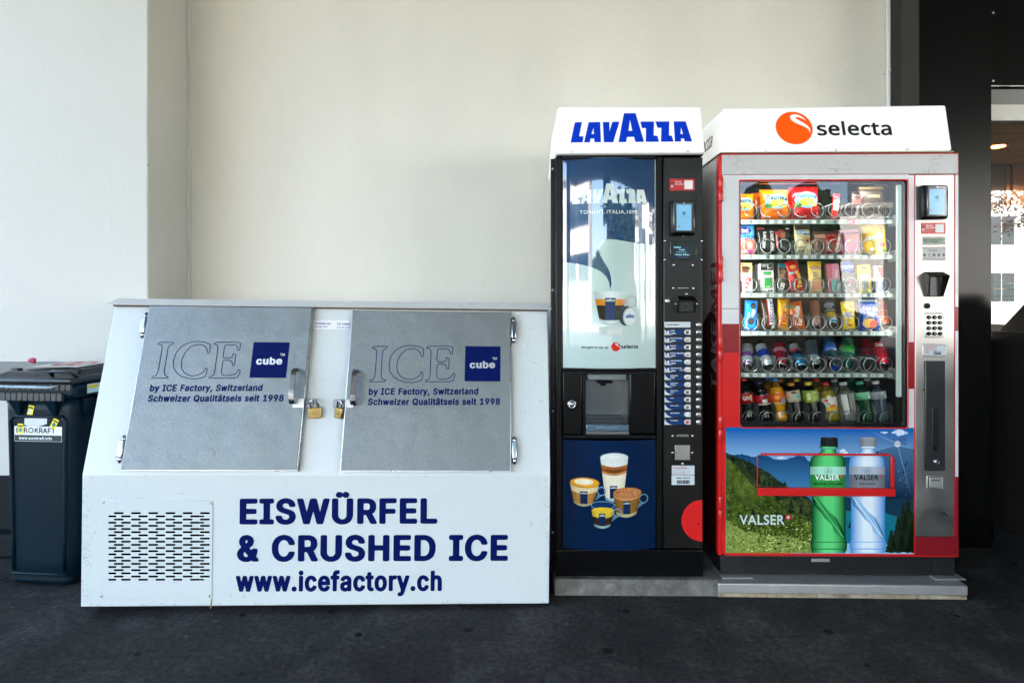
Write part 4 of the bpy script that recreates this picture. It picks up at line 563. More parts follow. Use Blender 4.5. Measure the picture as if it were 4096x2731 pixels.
    def lathe(s, prof, m, M=None, seg=24, mats=None):
        """profile of (r, h) along local z; M places it; mats: material per band"""
        M = M or Matrix.Identity(4)
        n = len(prof); V = []
        for r, h in prof:
            for k in range(seg):
                a = 2 * math.pi * k / seg
                V.append(M @ Vector((r * math.cos(a), r * math.sin(a), h)))
        vs = [s.b.verts.new(v) for v in V]
        for i in range(n - 1):
            k0 = s.mi(mats[i] if mats else m)
            for k in range(seg):
                try:
                    f = s.b.faces.new((vs[i * seg + k], vs[i * seg + (k + 1) % seg], vs[(i + 1) * seg + (k + 1) % seg], vs[(i + 1) * seg + k]))
                    f.material_index = k0; f.smooth = True
                except ValueError: pass
        for idx, fl in ((0, True), (n - 1, False)):
            if prof[idx][0] > 1e-6:
                L = [vs[idx * seg + k] for k in range(seg)]
                try:
                    f = s.b.faces.new(L[::-1] if fl else L)
                    f.material_index = s.mi(mats[min(idx, n - 2)] if mats else m)
                except ValueError: pass
    def build(s, name, fr, parent=None, norm=True):
        if norm: bmesh.ops.recalc_face_normals(s.b, faces=s.b.faces)
        me = bpy.data.meshes.new(name)
        s.b.to_mesh(me); s.b.free()
        for m in s.mats: me.materials.append(m)
        o = bpy.data.objects.new(name, me)
        COL.objects.link(o)
        if parent:
            o.parent = parent
            o.matrix_basis = WM[parent.name].inverted() @ fr.M
        else: o.matrix_world = fr.M
        WM[o.name] = fr.M.copy()
        return o
def structure(o): o['kind'] = 'structure'; return o

# ------------------------------------------------------------------ lettering
CAPH = {'B': 0.534, 'H': 0.546, 'S': 0.63, 'V': 0.702}
TRI = {}
def glyph(font, ch):
    k = (font, ch)
    if k not in TRI:
        adv, cs = GL[font].get(ch) or GL['B'].get(ch) or [130, []]
        loops = [[(c[i] / 500, c[i + 1] / 500) for i in range(0, len(c), 2)] for c in cs]
        area = lambda P: sum(P[i][0] * P[(i + 1) % len(P)][1] - P[(i + 1) % len(P)][0] * P[i][1] for i in range(len(P)))
        def inside(p, P):
            r = False
            for i in range(len(P)):
                a, c = P[i], P[i - 1]
                if (a[1] > p[1]) != (c[1] > p[1]) and p[0] < (c[0] - a[0]) * (p[1] - a[1]) / (c[1] - a[1]) + a[0]: r = not r
            return r
        outs = [L for L in loops if area(L) < 0]; holes = [L for L in loops if area(L) >= 0]
        pts = []; tri = []
        for O in outs:
            grp = [O] + [h for h in holes if inside(h[0], O)]
            tri += [tuple(len(pts) + i for i in t) for t in tessellate_polygon([[Vector((x, z, 0)) for x, z in L] for L in grp])]
            pts += [q for L in grp for q in L]
        TRI[k] = (adv / 500, pts, tri)
    return TRI[k]
def text_width(s, font='B', track=0.0): return sum(glyph(font, c)[0] + track for c in s) - track
def put_text(mb, s, a, b, h, m, font='B', y=0.0, surf=None, lift=0.0, track=0.0, italic=0.0, mode='fit', cap=None):
    """string s on the baseline from a to b (x, z); h = height of a capital. mode fit stretches to b, left / mid / right keep proportions"""
    a = Vector((a[0], a[1])); b = Vector((b[0], b[1])); d = (b - a)
    L = d.length; d.normalize(); up = Vector((-d.y, d.x))
    sz = h / (cap or CAPH[font]); w = text_width(s, font, track)
    if mode == 'fit': sx = L / w; off = 0
    else:
        sx = sz
        off = {'left': 0, 'mid': (L - w * sx) / 2, 'right': L - w * sx}[mode]
    x = off
    for c in s:
        adv, pts, tri = glyph(font, c)
        V = []
        for px, pz in pts:
            q = a + d * (x + (px + italic * pz) * sx) + up * (pz * sz)
            V.append((q.x, (surf(q.x, q.y) if surf else y) - lift, q.y))
        mb.mesh(V, tri, m)
        x += (adv + track) * sx
LAV = [([(285, 240), (347, 238), (318, 362), (357, 364), (347, 415), (244, 417)], None),
       ([(404, 239), (504, 237), (504, 414), (448, 414), (448, 382), (416, 382), (410, 415), (360, 416)], [(445, 288), (448, 343), (425, 343)]),
       ([(527, 237), (583, 237), (581, 320), (610, 236), (670, 235), (610, 415), (530, 415)], None),
       ([(712, 160), (813, 160), (874, 412), (800, 413), (790, 368), (730, 370), (720, 413), (655, 414)], [(762, 218), (778, 315), (745, 316)]),
       ([(851, 235), (969, 234), (958, 358), (990, 360), (1002, 412), (889, 412), (897, 292), (862, 292)], None),
       ([(981, 234), (1101, 234), (1090, 358), (1115, 360), (1127, 411), (1018, 411), (1030, 290), (996, 290)], None),
       ([(1138, 234), (1241, 233), (1285, 410), (1222, 410), (1216, 384), (1190, 384), (1192, 411), (1138, 411)], [(1197, 285), (1212, 345), (1190, 345)])]
def put_lavazza(mb, x0, x1, z0, z1, m, y=0.0, surf=None, lift=0.0):
    f = lambda p: (x0 + (p[0] - 244) / 1041 * (x1 - x0), z0 + (416 - p[1]) / 256 * (z1 - z0))
    for o, h in LAV:
        mb.sheet([[f(p) for p in o]] + ([[f(p) for p in h]] if h else []), m, y, surf, lift)
SWOOSH = [(922, 347), (938, 315), (936, 290), (918, 262), (885, 235), (850, 210), (828, 195), (824, 186), (835, 180), (860, 182), (890, 198), (914, 220), (895, 190), (868, 168), (835, 155), (805, 156), (784, 168), (779, 188), (790, 212), (820, 236), (865, 258), (905, 280), (928, 305), (930, 325)]
def put_selecta_disc(mb, cx, cz, r, mr, mw, y=0.0, lift=0.0, surf=None):
    mb.disc(cx, cz, r, r, mr, y, surf, lift, n=40)
    mb.sheet([[(cx + (x - 804) / 157 * r, cz + (284 - z) / 157 * r) for x, z in SWOOSH]], mw, y, surf, lift + 0.0006)
def nest(mb, poly, n, c0, c1, y=0.0, surf=None, lift=0.0, amt=0.9, rough=0.08, cx=None):
    """printed roundness of a pictured bottle or cup: n narrower copies of the outline in steps from colour c0 to c1"""
    xs = [p[0] for p in poly]; cx = (min(xs) + max(xs)) / 2 if cx is None else cx
    for i in range(n):
        k = 1 - amt * i / n
        c = tuple(c0[j] + (c1[j] - c0[j]) * i / max(1, n - 1) for j in range(3))
        mb.sheet([[(cx + (x - cx) * k, z) for x, z in poly]], plain(c, rough, coat=0.5, name='printed_picture'), y, surf, lift + 0.00012 * i)
def ell(cx, cz, rx, rz, a0=0, a1=360, n=24):
    return [(cx + rx * math.cos(R(a0 + (a1 - a0) * i / n)), cz + rz * math.sin(R(a0 + (a1 - a0) * i / n))) for i in range(n + (1 if a1 - a0 < 360 else 0))]
def rrect(x0, x1, z0, z1, r, n=5):
    o = []
    for cx, cz, a in ((x1 - r, z1 - r, 0), (x0 + r, z1 - r, 90), (x0 + r, z0 + r, 180), (x1 - r, z0 + r, 270)):
        o += [(cx + r * math.cos(R(a + 90 * i / n)), cz + r * math.sin(R(a + 90 * i / n))) for i in range(n + 1)]
    return o
def put_art(mb, shapes, W, H, surf=None, y=0.0, base=0.0008, step=0.00025):
    """printed design on a W x H front whose bottom middle is the origin; u 0..1 from left, v 0..1 from the bottom"""
    X = lambda u: (u - 0.5) * W
    Z = lambda v: v * H
    for i, sh in enumerate(shapes):
        lf = base + step * i
        if sh[0] == 'r':
            _, u0, v0, u1, v1, c = sh
            mb.gridsheet(X(u0), X(u1), Z(v0), Z(v1), ink(*c), y, surf, lf, 8, 8)
        elif sh[0] == 'e':
            _, u, v, ru, rv, c = sh[:6]
            mb.disc(X(u), Z(v), ru * W, rv * H, ink(*c), y, surf, lf, 24, 4)
        elif sh[0] == 'p':
            mb.sheet([[(X(u), Z(v)) for u, v in sh[1]]], ink(*sh[2]), y, surf, lf)
        elif sh[0] == 't':
            _, s, u, v, wu, hv, c, rot = sh[:8]
            font = sh[8] if len(sh) > 8 else 'B'
            d = Vector((math.cos(R(rot)), math.sin(R(rot))))
            ww = wu * (W if abs(rot) < 45 else H); hh = hv * (H if abs(rot) < 45 else W)
            up = Vector((-d.y, d.x)); c0 = Vector((X(u), Z(v))) - up * hh / 2
            put_text(mb, s, c0 - d * ww / 2, c0 + d * ww / 2, hh, ink(*c), font, y, surf, lf)

# ------------------------------------------------------------------ the setting: floor, walls, column, shop front, street
YW, YP = 3.42, 3.037
def wx(px, Y): return (px - 2048) * Y / FPX
def wz(py, Y): return HC - (py - HOR) * Y / FPX
def single(name, label, cat, mb, fr=WORLD, group=None):
    return tag(mb.build(name, fr), label, cat, group)

b = MB(); b.mesh([(-26, -11.5, 0), (34, -11.5, 0), (34, 9, 0), (-26, 9, 0)], [(0, 1, 2, 3)], MT['floor'])
structure(b.build('floor', WORLD))
t = NT('sunlit_asphalt'); v = t.coord(); a = t.noise(v, 2, 6); f = t.noise(v, 90, 3)
asph = t.setp(color=t.ramp(a, [(0.3, (0.13, 0.13, 0.125)), (0.75, (0.19, 0.185, 0.175))]), rough=0.85, normal=t.bump(f, 0.4, 0.01))
b = MB(); b.mesh([(-90, -120, -0.1), (110, -120, -0.1), (110, -11.5, -0.1), (-90, -11.5, -0.1)], [(0, 1, 2, 3)], asph)
structure(b.build('road', WORLD))
b = MB(); b.box(-90, 110, -11.65, -11.5, -0.12, 0.012, MT['concrete'])
structure(b.build('kerb', WORLD))
t = NT('pale_paving'); v = t.coord(); a = t.noise(v, 1.4, 5)
pav = t.setp(color=t.mix(a, (0.42, 0.40, 0.37), (0.52, 0.50, 0.46)), rough=0.9)
b = MB(); b.box(-90, 110, -31, -25, -0.13, 0.03, pav)
structure(b.build('pavement', WORLD))

# plaster wall
x_we = wx(3572, YW)
b = MB(); b.box(-2.55, x_we, YW, YW + 0.3, 0, 4.25, MT['plaster'], 0.006)
wall = b.build('plaster_wall', WORLD); tag(wall, 'cream rough plaster wall behind the freezer and the vending machines', 'wall')
xr = wx(592, YP)
b = MB(); b.box(-5.0, xr, YP, YW + 0.3, 0, 4.25, MT['concrete_white'], 0.008)
pil = b.build('concrete_pillar', WORLD); tag(pil, 'pale board marked concrete pillar behind the wheelie bin', 'pillar')
b = MB(); b.box(-5.0, xr - 0.3, YP - 0.014, YP - 0.001, 0.0, 0.383, MT['plinth_dark'], 0.004)
b.build('painted_base', WORLD, pil)
b = MB(); b.box(-5.0, xr - 0.35, YP - 0.09, YP - 0.015, 0.0, 0.118, MT['plinth_dark'], 0.012)
b.build('base_step', WORLD, pil)
b = MB()
for px_, r_ in ((735, 0.006), (753, 0.012)):
    xx = wx(px_, YW - .012)
    pts = [(xx + 0.0022 * math.sin(k * 1.9 + px_) + 0.001 * math.sin(k * 4.1), YW - 0.006 - (0.05 if px_ < 740 else 0), 4.2 * k / 60) for k in range(61)]
    b.tube(pts, r_, MT['sealant'], 7)
b.build('sealant_joint', WORLD, wall)
# galvanised ledge behind the bin
fr = Frame((-3.4, YP - 0.03, 0.0))
b = MB(); b.box(0, wx(408, YP) + 3.4, 0, 0.028, 0.885, 0.955, plain((0.13, 0.15, 0.16), 0.32, 0.35, name='galvanised_sheet'), 0.004)
single('metal_ledge', 'galvanised metal ledge fixed to the pillar behind the wheelie bin', 'ledge', b, fr)

# black column at the right
YC = 3.08
b = MB()
b.box(wx(3681, YC), wx(3966, YC), YC, YC + 0.15, 0, 4.25, MT['column'], 0.002)
col = b.build('clad_column', WORLD); tag(col, 'black lacquered panel column between the snack machine and the shop window', 'column')
b = MB(); b.box(wx(3681, YC) - 0.006, wx(3681, YC) - 0.0005, YC + 0.003, YC + 0.145, 0, 4.25, MT['column_dark'])
b.build('side_panel', WORLD, col)
b = MB(); b.box(x_we + 0.03, wx(3681, YC) + 0.03, YW + 0.05, YW + 0.35, 0, 4.25, MT['rubber'])
b.box(wx(3681, YC) + 0.04, wx(3681, YC) + 0.07, YC + 0.151, YW + 0.049, 0, 4.25, MT['rubber']); b.build('gap_blackout', WORLD, col)  # black sheets added: one backs the dark gap, one stops shop lamp light
# pipe
xp = wx(3561, YW - 0.035)
fr = Frame((xp, YW - 0.022, 0))
pipe = thing('wall_pipe', 'white painted conduit pipe running up the plaster wall edge', 'pipe', fr)
b = MB(); b.tube([(0, 0, 0.1), (0.001, 0, 1.5), (-0.001, 0, 2.6), (0, 0, 4.2)], 0.0135, MT['pipe'], 14); b.build('pipe_run', fr, pipe)
for z in (wz(292, YW), 1.2, 3.7):
    b = MB(); b.tube([(0, 0, z - 0.009), (0, 0, z + 0.009)], 0.0165, MT['pipe'], 14); b.box(-0.03, 0.0, 0.006, 0.02, z - 0.008, z + 0.008, MT['pipe'], 0.002)
    b.build('pipe_clip', fr, pipe)

# shop front beyond the column
YS = 3.16
fr = Frame((wx(3966, YC) + 0.002, YS, 0))
shop = thing('shop_window', 'shop window under a black fascia at the right edge', 'shop window', fr)
def sz(py): return wz(py, YS)
b = MB(); b.box(0.0, 3.6, -0.02, 0.05, sz(351), 4.2, MT['column'], 0.003); b.box(0.0, 3.6, -0.024, -0.0205, sz(353), sz(349), MT['alu_edge']); b.box(0.0, 0.004, -0.024, -0.0205, sz(349), 4.2, MT['alu_edge'])
fas = b.build('fascia_panel', fr, shop)
for py in (60, 330):
    b = MB(); q = Frame((0, YS, 0)); b.disc(0.055 - 0.0 + (0.0), sz(py), 0.006, 0.006, MT['steel'], -0.0206); b.build('screw', fr, fas)
b = MB(); b.box(0, 3.6, 0.0, 0.06, sz(418), sz(357), plain((0.20, 0.195, 0.19), 0.5), 0.002); b.build('shutter_box', fr, shop)
b = MB(); b.box(0, 3.6, -0.008, 0.06, sz(485), sz(420), plain((0.62, 0.60, 0.56), 0.35), 0.003); b.build('window_head', fr, shop)
b = MB(); b.box(0.013, 3.6, 0.0, 0.05, 0.0, 1.07, MT['column']); b.build('gap_cover_panel', fr, shop)  # black panel added to cover the gap that showed the shop floor
b = MB(); b.box(0, 0.012, 0.0, 0.05, 0.0, sz(487), MT['black_smooth']); b.build('window_frame', fr, shop)
b = MB(); b.mesh([(0.013, 0.03, 0.06), (3.6, 0.03, 0.06), (3.6, 0.03, sz(487)), (0.013, 0.03, sz(487))], [(0, 1, 2, 3)], MT['shop_glass']); b.build('window_pane', fr, shop)
# shop interior behind the pane
YI = 7.0
t = NT('warm_ceiling_tile'); v = t.coord()
br = t.n('ShaderNodeTexBrick'); br.offset = 0.0
br.inputs['Scale'].default_value = 1.0; br.inputs['Brick Width'].default_value = 0.62; br.inputs['Row Height'].default_value = 0.62; br.inputs['Mortar Size'].default_value = 0.008
br.inputs['Color1'].default_value = (0.55, 0.40, 0.22, 1); br.inputs['Color2'].default_value = (0.5, 0.36, 0.2, 1); br.inputs['Mortar'].default_value = (0.12, 0.09, 0.05, 1)
t.l(v, br.inputs['Vector'])
tile = t.setp(color=br.outputs['Color'], rough=0.8)
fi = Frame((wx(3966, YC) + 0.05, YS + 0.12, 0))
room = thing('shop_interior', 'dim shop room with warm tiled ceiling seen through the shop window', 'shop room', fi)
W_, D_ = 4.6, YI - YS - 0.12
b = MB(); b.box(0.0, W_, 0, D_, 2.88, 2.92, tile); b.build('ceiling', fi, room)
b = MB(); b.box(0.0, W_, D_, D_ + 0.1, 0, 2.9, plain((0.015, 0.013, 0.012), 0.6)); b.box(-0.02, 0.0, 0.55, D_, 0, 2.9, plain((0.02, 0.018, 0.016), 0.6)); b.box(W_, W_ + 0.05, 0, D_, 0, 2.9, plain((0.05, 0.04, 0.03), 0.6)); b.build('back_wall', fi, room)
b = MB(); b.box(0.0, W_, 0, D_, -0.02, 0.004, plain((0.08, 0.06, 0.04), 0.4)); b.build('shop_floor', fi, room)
wood = plain((0.20, 0.09, 0.035), 0.5)
def ri(x0, y0, x1, y1, Y):  # box of the back wall in interior coordinates
    return wx(x0, Y) - fi.M.translation.x, wx(x1, Y) - fi.M.translation.x, wz(y1, Y), wz(y0, Y)
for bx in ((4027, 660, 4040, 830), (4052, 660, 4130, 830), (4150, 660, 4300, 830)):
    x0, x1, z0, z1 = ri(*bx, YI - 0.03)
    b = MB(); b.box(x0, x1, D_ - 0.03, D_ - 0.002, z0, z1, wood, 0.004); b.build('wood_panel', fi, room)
for i, (xx, yy) in enumerate(((1.85 + 0.0, 2.95), (3.2, 2.95), (1.9, 1.4), (3.2, 1.4))):
    lx = wx(3986, YS + 0.12 + yy) - fi.M.translation.x if i in (0,) else xx
    f2 = Frame((fi.M.translation.x + lx, YS + 0.12 + yy, 2.88))
    dl = thing('ceiling_downlight', 'lit round downlight in the warm tiled shop ceiling', 'downlight', f2, 'downlights in the shop ceiling')
    b = MB(); b.lathe([(0.075, 0.0), (0.1, -0.006), (0.1, 0.0)], MT['steel']); b.build('trim_ring', f2, dl)
    b = MB(); b.lathe([(0.0, -0.004), (0.074, -0.004)], plain((1.0, 0.62, 0.15), 0.5, emis=1.6, name='lamp_glow')); b.build('lens', f2, dl)
    L = bpy.data.lights.new('downlight_lamp', 'SPOT'); L.energy = 17; L.color = (1, 0.66, 0.34); L.spot_size = R(150); L.shadow_soft_size = 0.06
    lo = bpy.data.objects.new('lamp', L); COL.objects.link(lo); lo.parent = dl; lo.location = (0, 0, -0.02)
# chilled rack inside the shop
fk = Frame((wx(3930, 4.3), 4.3, 0))
rack = thing('shop_rack', 'dark wire shelf rack of packets inside the shop', 'rack', fk)
b = MB()
for xx in (0.07, 0.40, 0.75): b.box(xx - 0.008, xx + 0.008, 0, 0.016, 0.3, 1.5, MT['black'])
for k in range(22): b.box(0, 0.9, 0.017, 0.021, 0.45 + k * 0.05, 0.455 + k * 0.05, MT['black'])
b.box(0, 0.9, 0.03, 0.3, 1.06, 1.09, MT['black']); b.box(0, 0.9, 0.03, 0.3, 0.66, 0.69, MT['black'])
b.build('rack_frame', fk, rack)
for i, (x0, x1, z0, z1, c) in enumerate(((0.1, 0.24, 1.1, 1.36, (20, 60, 80)), (0.26, 0.39, 1.1, 1.4, (40, 120, 150)), (0.08, 0.35, 0.7, 0.98, (60, 26, 16)), (0.2, 0.34, 0.985, 1.04, (230, 120, 30)))):
    b = MB(); b.box(x0, x1, 0.06, 0.2, z0, z1, plain(C(*c), 0.5), 0.01)
    single('packet', ('dark teal packet', 'light blue packet', 'brown carton', 'orange carton lying on the brown one')[i] + ' on the shop rack behind the window', 'packet', b, fk, 'packets on the shop rack')
# low dark wall in front of the window, running towards the viewer
xw = wx(3970, 3.12)
fl = Frame((xw, 1.2, 0))
lw = thing('low_wall', 'low dark brown panelled wall beside the shop window', 'low wall', fl)
b = MB(); b.box(0, 0.9, 0, 1.93, 0.11, 1.108, MT['low_wall'], 0.004); b.build('wall_panel', fl, lw)
b = MB(); b.box(0.002, 0.9, 0, 1.92, 0, 0.108, plain((0.012, 0.013, 0.016), 0.5, spec=0.2), 0.002); b.build('skirting', fl, lw)
b = MB(); b.hexa([(0.02, 1.90, 1.109), (0.02, 1.2, 1.109), (0.02, 1.2, 1.30), (0.02, 1.69, 1.30), (0.06, 1.90, 1.109), (0.06, 1.2, 1.109), (0.06, 1.2, 1.30), (0.06, 1.69, 1.30)], MT['low_wall']); b.build('sloping_panel', fl, lw)

# forecourt roof, its posts, and the sunlit street that the panes reflect
b = MB(); b.box(-4.6, 26, -9.5, 3.75, 4.26, 4.7, plain((0.62, 0.58, 0.50), 0.8, name='roof_soffit'))
single('forecourt_roof', 'broad flat forecourt roof over the vending machines', 'roof', b)
b = MB(); b.box(-30, 35, 3.76, 13, 4.3, 12.5, plain((0.5, 0.48, 0.44), 0.8, name='sun_block'))  # unseen mass added so the sun stays off the forecourt floor
single('sun_block_storeys', 'unseen upper storeys added above the plaster wall to block the sun', 'building', b)
for x, y in ((7.4, -6.2), (-4.0, -6.2)):
    f2 = Frame((x, y, 0))
    b = MB(); b.tube([(0, 0, 0), (0, 0, 4.26)], 0.14, plain((0.7, 0.7, 0.68), 0.4), 20)
    single('roof_post', 'round white forecourt post on the ' + ('right' if x > 0 else 'left') + ' seen in reflection', 'post', b, f2, 'forecourt posts')
glassw = plain((0.03, 0.06, 0.085), 0.06, spec=0.8, name='far_window')
def facade(name, label, x0, x1, y, h, c, cols, rows, ww, wh, z0, band=True):
    f2 = Frame((x1, y, 0)); f2 = Frame((x1, y, 0), 180)   # front faces +Y
    o = thing(name, label, 'building', f2, None)
    wl = plain(c, 0.85, name='facade_plaster')
    W = x1 - x0
    b = MB(); b.box(0, W, 0, 9, -0.1, h, wl); b.build('wall', f2, o)
    b = MB(); b.box(-0.3, W + 0.3, -0.45, 9.3, h, h + 0.3, plain(tuple(k * 0.6 for k in c), 0.7)); b.build('roof', f2, o)
    for j in range(rows):
        for i in range(cols):
            cx = W * (i + 0.5) / cols; cz = z0 + j * (h - z0) / rows
            b = MB(); b.box(cx - ww / 2, cx + ww / 2, -0.03, 0.05, cz, cz + wh, plain((0.7, 0.7, 0.68), 0.5))
            w = b.build('window', f2, o)
            b = MB(); n = max(1, round(ww / 0.9))
            for q in range(n):
                a0 = cx - ww / 2 + 0.06 + q * (ww - 0.06) / n; b.box(a0, a0 + (ww - 0.06) / n - 0.06, -0.034, 0.0, cz + 0.07, cz + wh - 0.07, glassw)
            b.build('pane', f2, w)
    return o
facade('office_building', 'long white office block with ribbon windows across the street', -30, -4.5, -31, 9.5, (0.80, 0.77, 0.71), 4, 2, 5.2, 1.9, 2.6)
facade('house', 'narrow white house with few windows across the street', 17.6, 21.2, -31.5, 7.0, (0.82, 0.80, 0.76), 2, 2, 0.9, 1.5, 1.2)
facade('apartment_block', 'tall pale apartment block with dark windows across the street', 24.5, 49.5, -33, 12.5, (0.84, 0.83, 0.80), 5, 3, 1.8, 2.0, 1.4)
# hedge and van added to darken the pane reflections; wooded hill
b = MB(); t = NT('dark_hedge_leaves'); v = t.coord(); a = t.noise(v, 7, 6, 0.75)
hm = t.setp(color=t.ramp(a, [(0.3, (0.006, 0.012, 0.006)), (0.7, (0.03, 0.055, 0.02))]), rough=0.8)
nx, nz = 110, 60; V = []
for j in range(nz + 1):
    for i in range(nx + 1):
        x = 4.2 + 12.2 * i / nx; z = 7.4 * j / nz; k = 1 - (j / nz) ** 6
        V.append((x + random.uniform(-.07, .07), -27 - 1.2 * (1 - k) + random.uniform(-.14, .14), max(0, z + random.uniform(-.12, .12) + (0.5 * math.sin(x * 2.1) + 0.3 * math.sin(x * 5)) * (j / nz))))
fr_ = [(j * (nx + 1) + i, j * (nx + 1) + i + 1, (j + 1) * (nx + 1) + i + 1, (j + 1) * (nx + 1) + i) for j in range(nz) for i in range(nx)]
N = len(V); V += [(x, y - 2.2, z) for x, y, z in V]
Fs = fr_ + [tuple(N + k for k in f[::-1]) for f in fr_] + [(nz * (nx + 1) + i, nz * (nx + 1) + i + 1, N + nz * (nx + 1) + i + 1, N + nz * (nx + 1) + i) for i in range(nx)] + [(j * (nx + 1) + e, (j + 1) * (nx + 1) + e, N + (j + 1) * (nx + 1) + e, N + j * (nx + 1) + e) for j in range(nz) for e in (0, nx)]
b.mesh(V, Fs, hm); single('added_hedge', 'tall dark hedge added across the street to darken the pane reflections', 'hedge', b)
fv = Frame((2.2, -8.2, 0), 0)
van = thing('added_van', 'dark van added under the forecourt roof to darken the pane reflections', 'van', fv)
dkp = plain((0.012, 0.014, 0.018), 0.25, coat=0.5, name='van_paint')
b = MB(); b.prism([(0.0, 0.35), (0.02, 1.2), (0.12, 1.95), (0.5, 2.05), (3.4, 2.05), (3.9, 1.75), (4.35, 1.15), (4.95, 1.0), (5.05, 0.6), (5.0, 0.35)], -0.9, 0.9, dkp); b.build('van_body', fv, van)
b = MB(); b.prism([(3.35, 1.25), (3.35, 1.85), (3.6, 1.85), (3.95, 1.6), (4.2, 1.25)], 0.9, 0.905, glassw); b.build('side_window', fv, van)
for xx in (0.95, 4.1):
    b = MB(); b.tube([(xx, 0.72, 0.33), (xx, 0.93, 0.33)], 0.33, MT['rubber'], 24); w = b.build('wheel', fv, van)
    b = MB(); b.tube([(xx, 0.931, 0.33), (xx, 0.94, 0.33)], 0.2, MT['steel'], 20); b.build('wheel_rim', fv, w)
b = MB(); V = []; nx, nz = 60, 6
for j in range(nz + 1):
    for i in range(nx + 1):
        x = -150 + 320 * i / nx; hgt = 9 + 5 * math.sin(x * 0.02 + 1) + 2 * math.sin(x * 0.09) - (5 if 30 < x < 75 else 0)
        V.append((x, -92 - 28 * j / nz + random.uniform(-1, 1), -0.3 + hgt * math.sin(j / nz * math.pi / 2) + random.uniform(-.6, .6) * (j > 0)))
t = NT('wooded_hill'); v = t.coord(); a = t.noise(v, 0.6, 7, 0.7)
b.mesh(V, [(j * (nx + 1) + i, j * (nx + 1) + i + 1, (j + 1) * (nx + 1) + i + 1, (j + 1) * (nx + 1) + i) for j in range(nz) for i in range(nx)], t.setp(color=t.ramp(a, [(0.35, (0.012, 0.025, 0.014)), (0.7, (0.05, 0.08, 0.03))]), rough=0.9))
structure(b.build('hill', WORLD))
# street trees in front of the buildings
leafm = [plain((0.045, 0.085, 0.025), 0.6, name='leaf'), plain((0.07, 0.115, 0.035), 0.6, name='leaf_light'), plain((0.075, 0.035, 0.04), 0.6, name='plum_leaf')]
def tree(x, y, h, rc, label, mi, n=900, ls=1.0):
    f2 = Frame((x, y, 0))
    o = thing('street_tree', label, 'tree', f2)
    b = MB(); bark = plain((0.05, 0.04, 0.03), 0.9)
    b.tube([(0, 0, -0.1), (0.05, 0, h * 0.3), (0, 0.05, h * 0.6), (0.05, 0, h * 0.9)], [0.16, 0.13, 0.09, 0.03], bark, 9)
    for k in range(7):
        a = k * 2.4; z = h * (0.4 + 0.06 * k)
        b.tube([(0, 0, z), (math.cos(a) * rc * 0.4, math.sin(a) * rc * 0.4, z + rc * 0.3), (math.cos(a) * rc * 0.8, math.sin(a) * rc * 0.8, z + rc * 0.5)], [0.06, 0.04, 0.015], bark, 6)
    b.build('trunk', f2, o)
    b = MB()
    cl = [(random.gauss(0, rc * 0.45), random.gauss(0, rc * 0.45), h * 0.68 + random.gauss(0, rc * 0.42)) for _ in range(26)]
    for i in range(n):
        c = random.choice(cl); s_ = ls * random.uniform(0.09, 0.2)
        p = Vector((c[0] + random.gauss(0, rc * 0.16), c[1] + random.gauss(0, rc * 0.16), c[2] + random.gauss(0, rc * 0.14)))
        u = Vector((random.gauss(0, 1), random.gauss(0, 1), random.gauss(0, 1))).normalized(); w = u.orthogonal().normalized()
        b.mesh([p - u * s_, p + w * s_ * 0.5, p + u * s_, p - w * s_ * 0.5], [(0, 1, 2, 3)], leafm[mi if random.random() < 0.7 else 1])
    b.build('crown', f2, o, norm=False)
tree(2.3, -15.5, 8.0, 1.3, 'slim green street tree beside the added dark van', 0, 1300)
tree(24.9, -22.0, 9.6, 1.9, 'plum leaved street tree beside the apartment block', 2, 2200, 0.6)

# ------------------------------------------------------------------ wheelie bin
fr = Frame((wx(160, 2.66), 2.66, 0.0), -5)
wb = thing('wheelie_bin', 'dark blue wheelie bin with stickers beside the ice freezer', 'wheelie bin', fr)
def bodysec(z):   # half width and depth front / back at height z
    k = z / 0.80
    return 0.150 + 0.018 * k, -0.004 - 0.004 * k, 0.26 + 0.06 * k
b = MB()
prof = []
NZ = 14
def ringsec(z, inset=0.0):
    hw, y0, y1 = bodysec(z); hw -= inset; y0 += inset; y1 -= inset
    pts = rrect(-hw, hw, y0, y1, 0.035, 4)
    return [(x, y, z) for x, y in pts]
lv = [0.012, 0.03, 0.045, 0.06] + [0.06 + 0.77 * k / NZ for k in range(1, NZ + 1)]
V = []; Fs = []
for i, z in enumerate(lv):
    V += ringsec(z, 0.004 if z < 0.02 else (0.0 if z < 0.04 else 0.006 if z < 0.05 else 0))
n = len(ringsec(0.1))
for i in range(len(lv) - 1):
    for k in range(n): Fs.append((i * n + k, i * n + (k + 1) % n, (i + 1) * n + (k + 1) % n, (i + 1) * n + k))
Fs.append(tuple(range(n))[::-1]); Fs.append(tuple((len(lv) - 1) * n + k for k in range(n)))
b.mesh(V, Fs, MT['bin'], True)
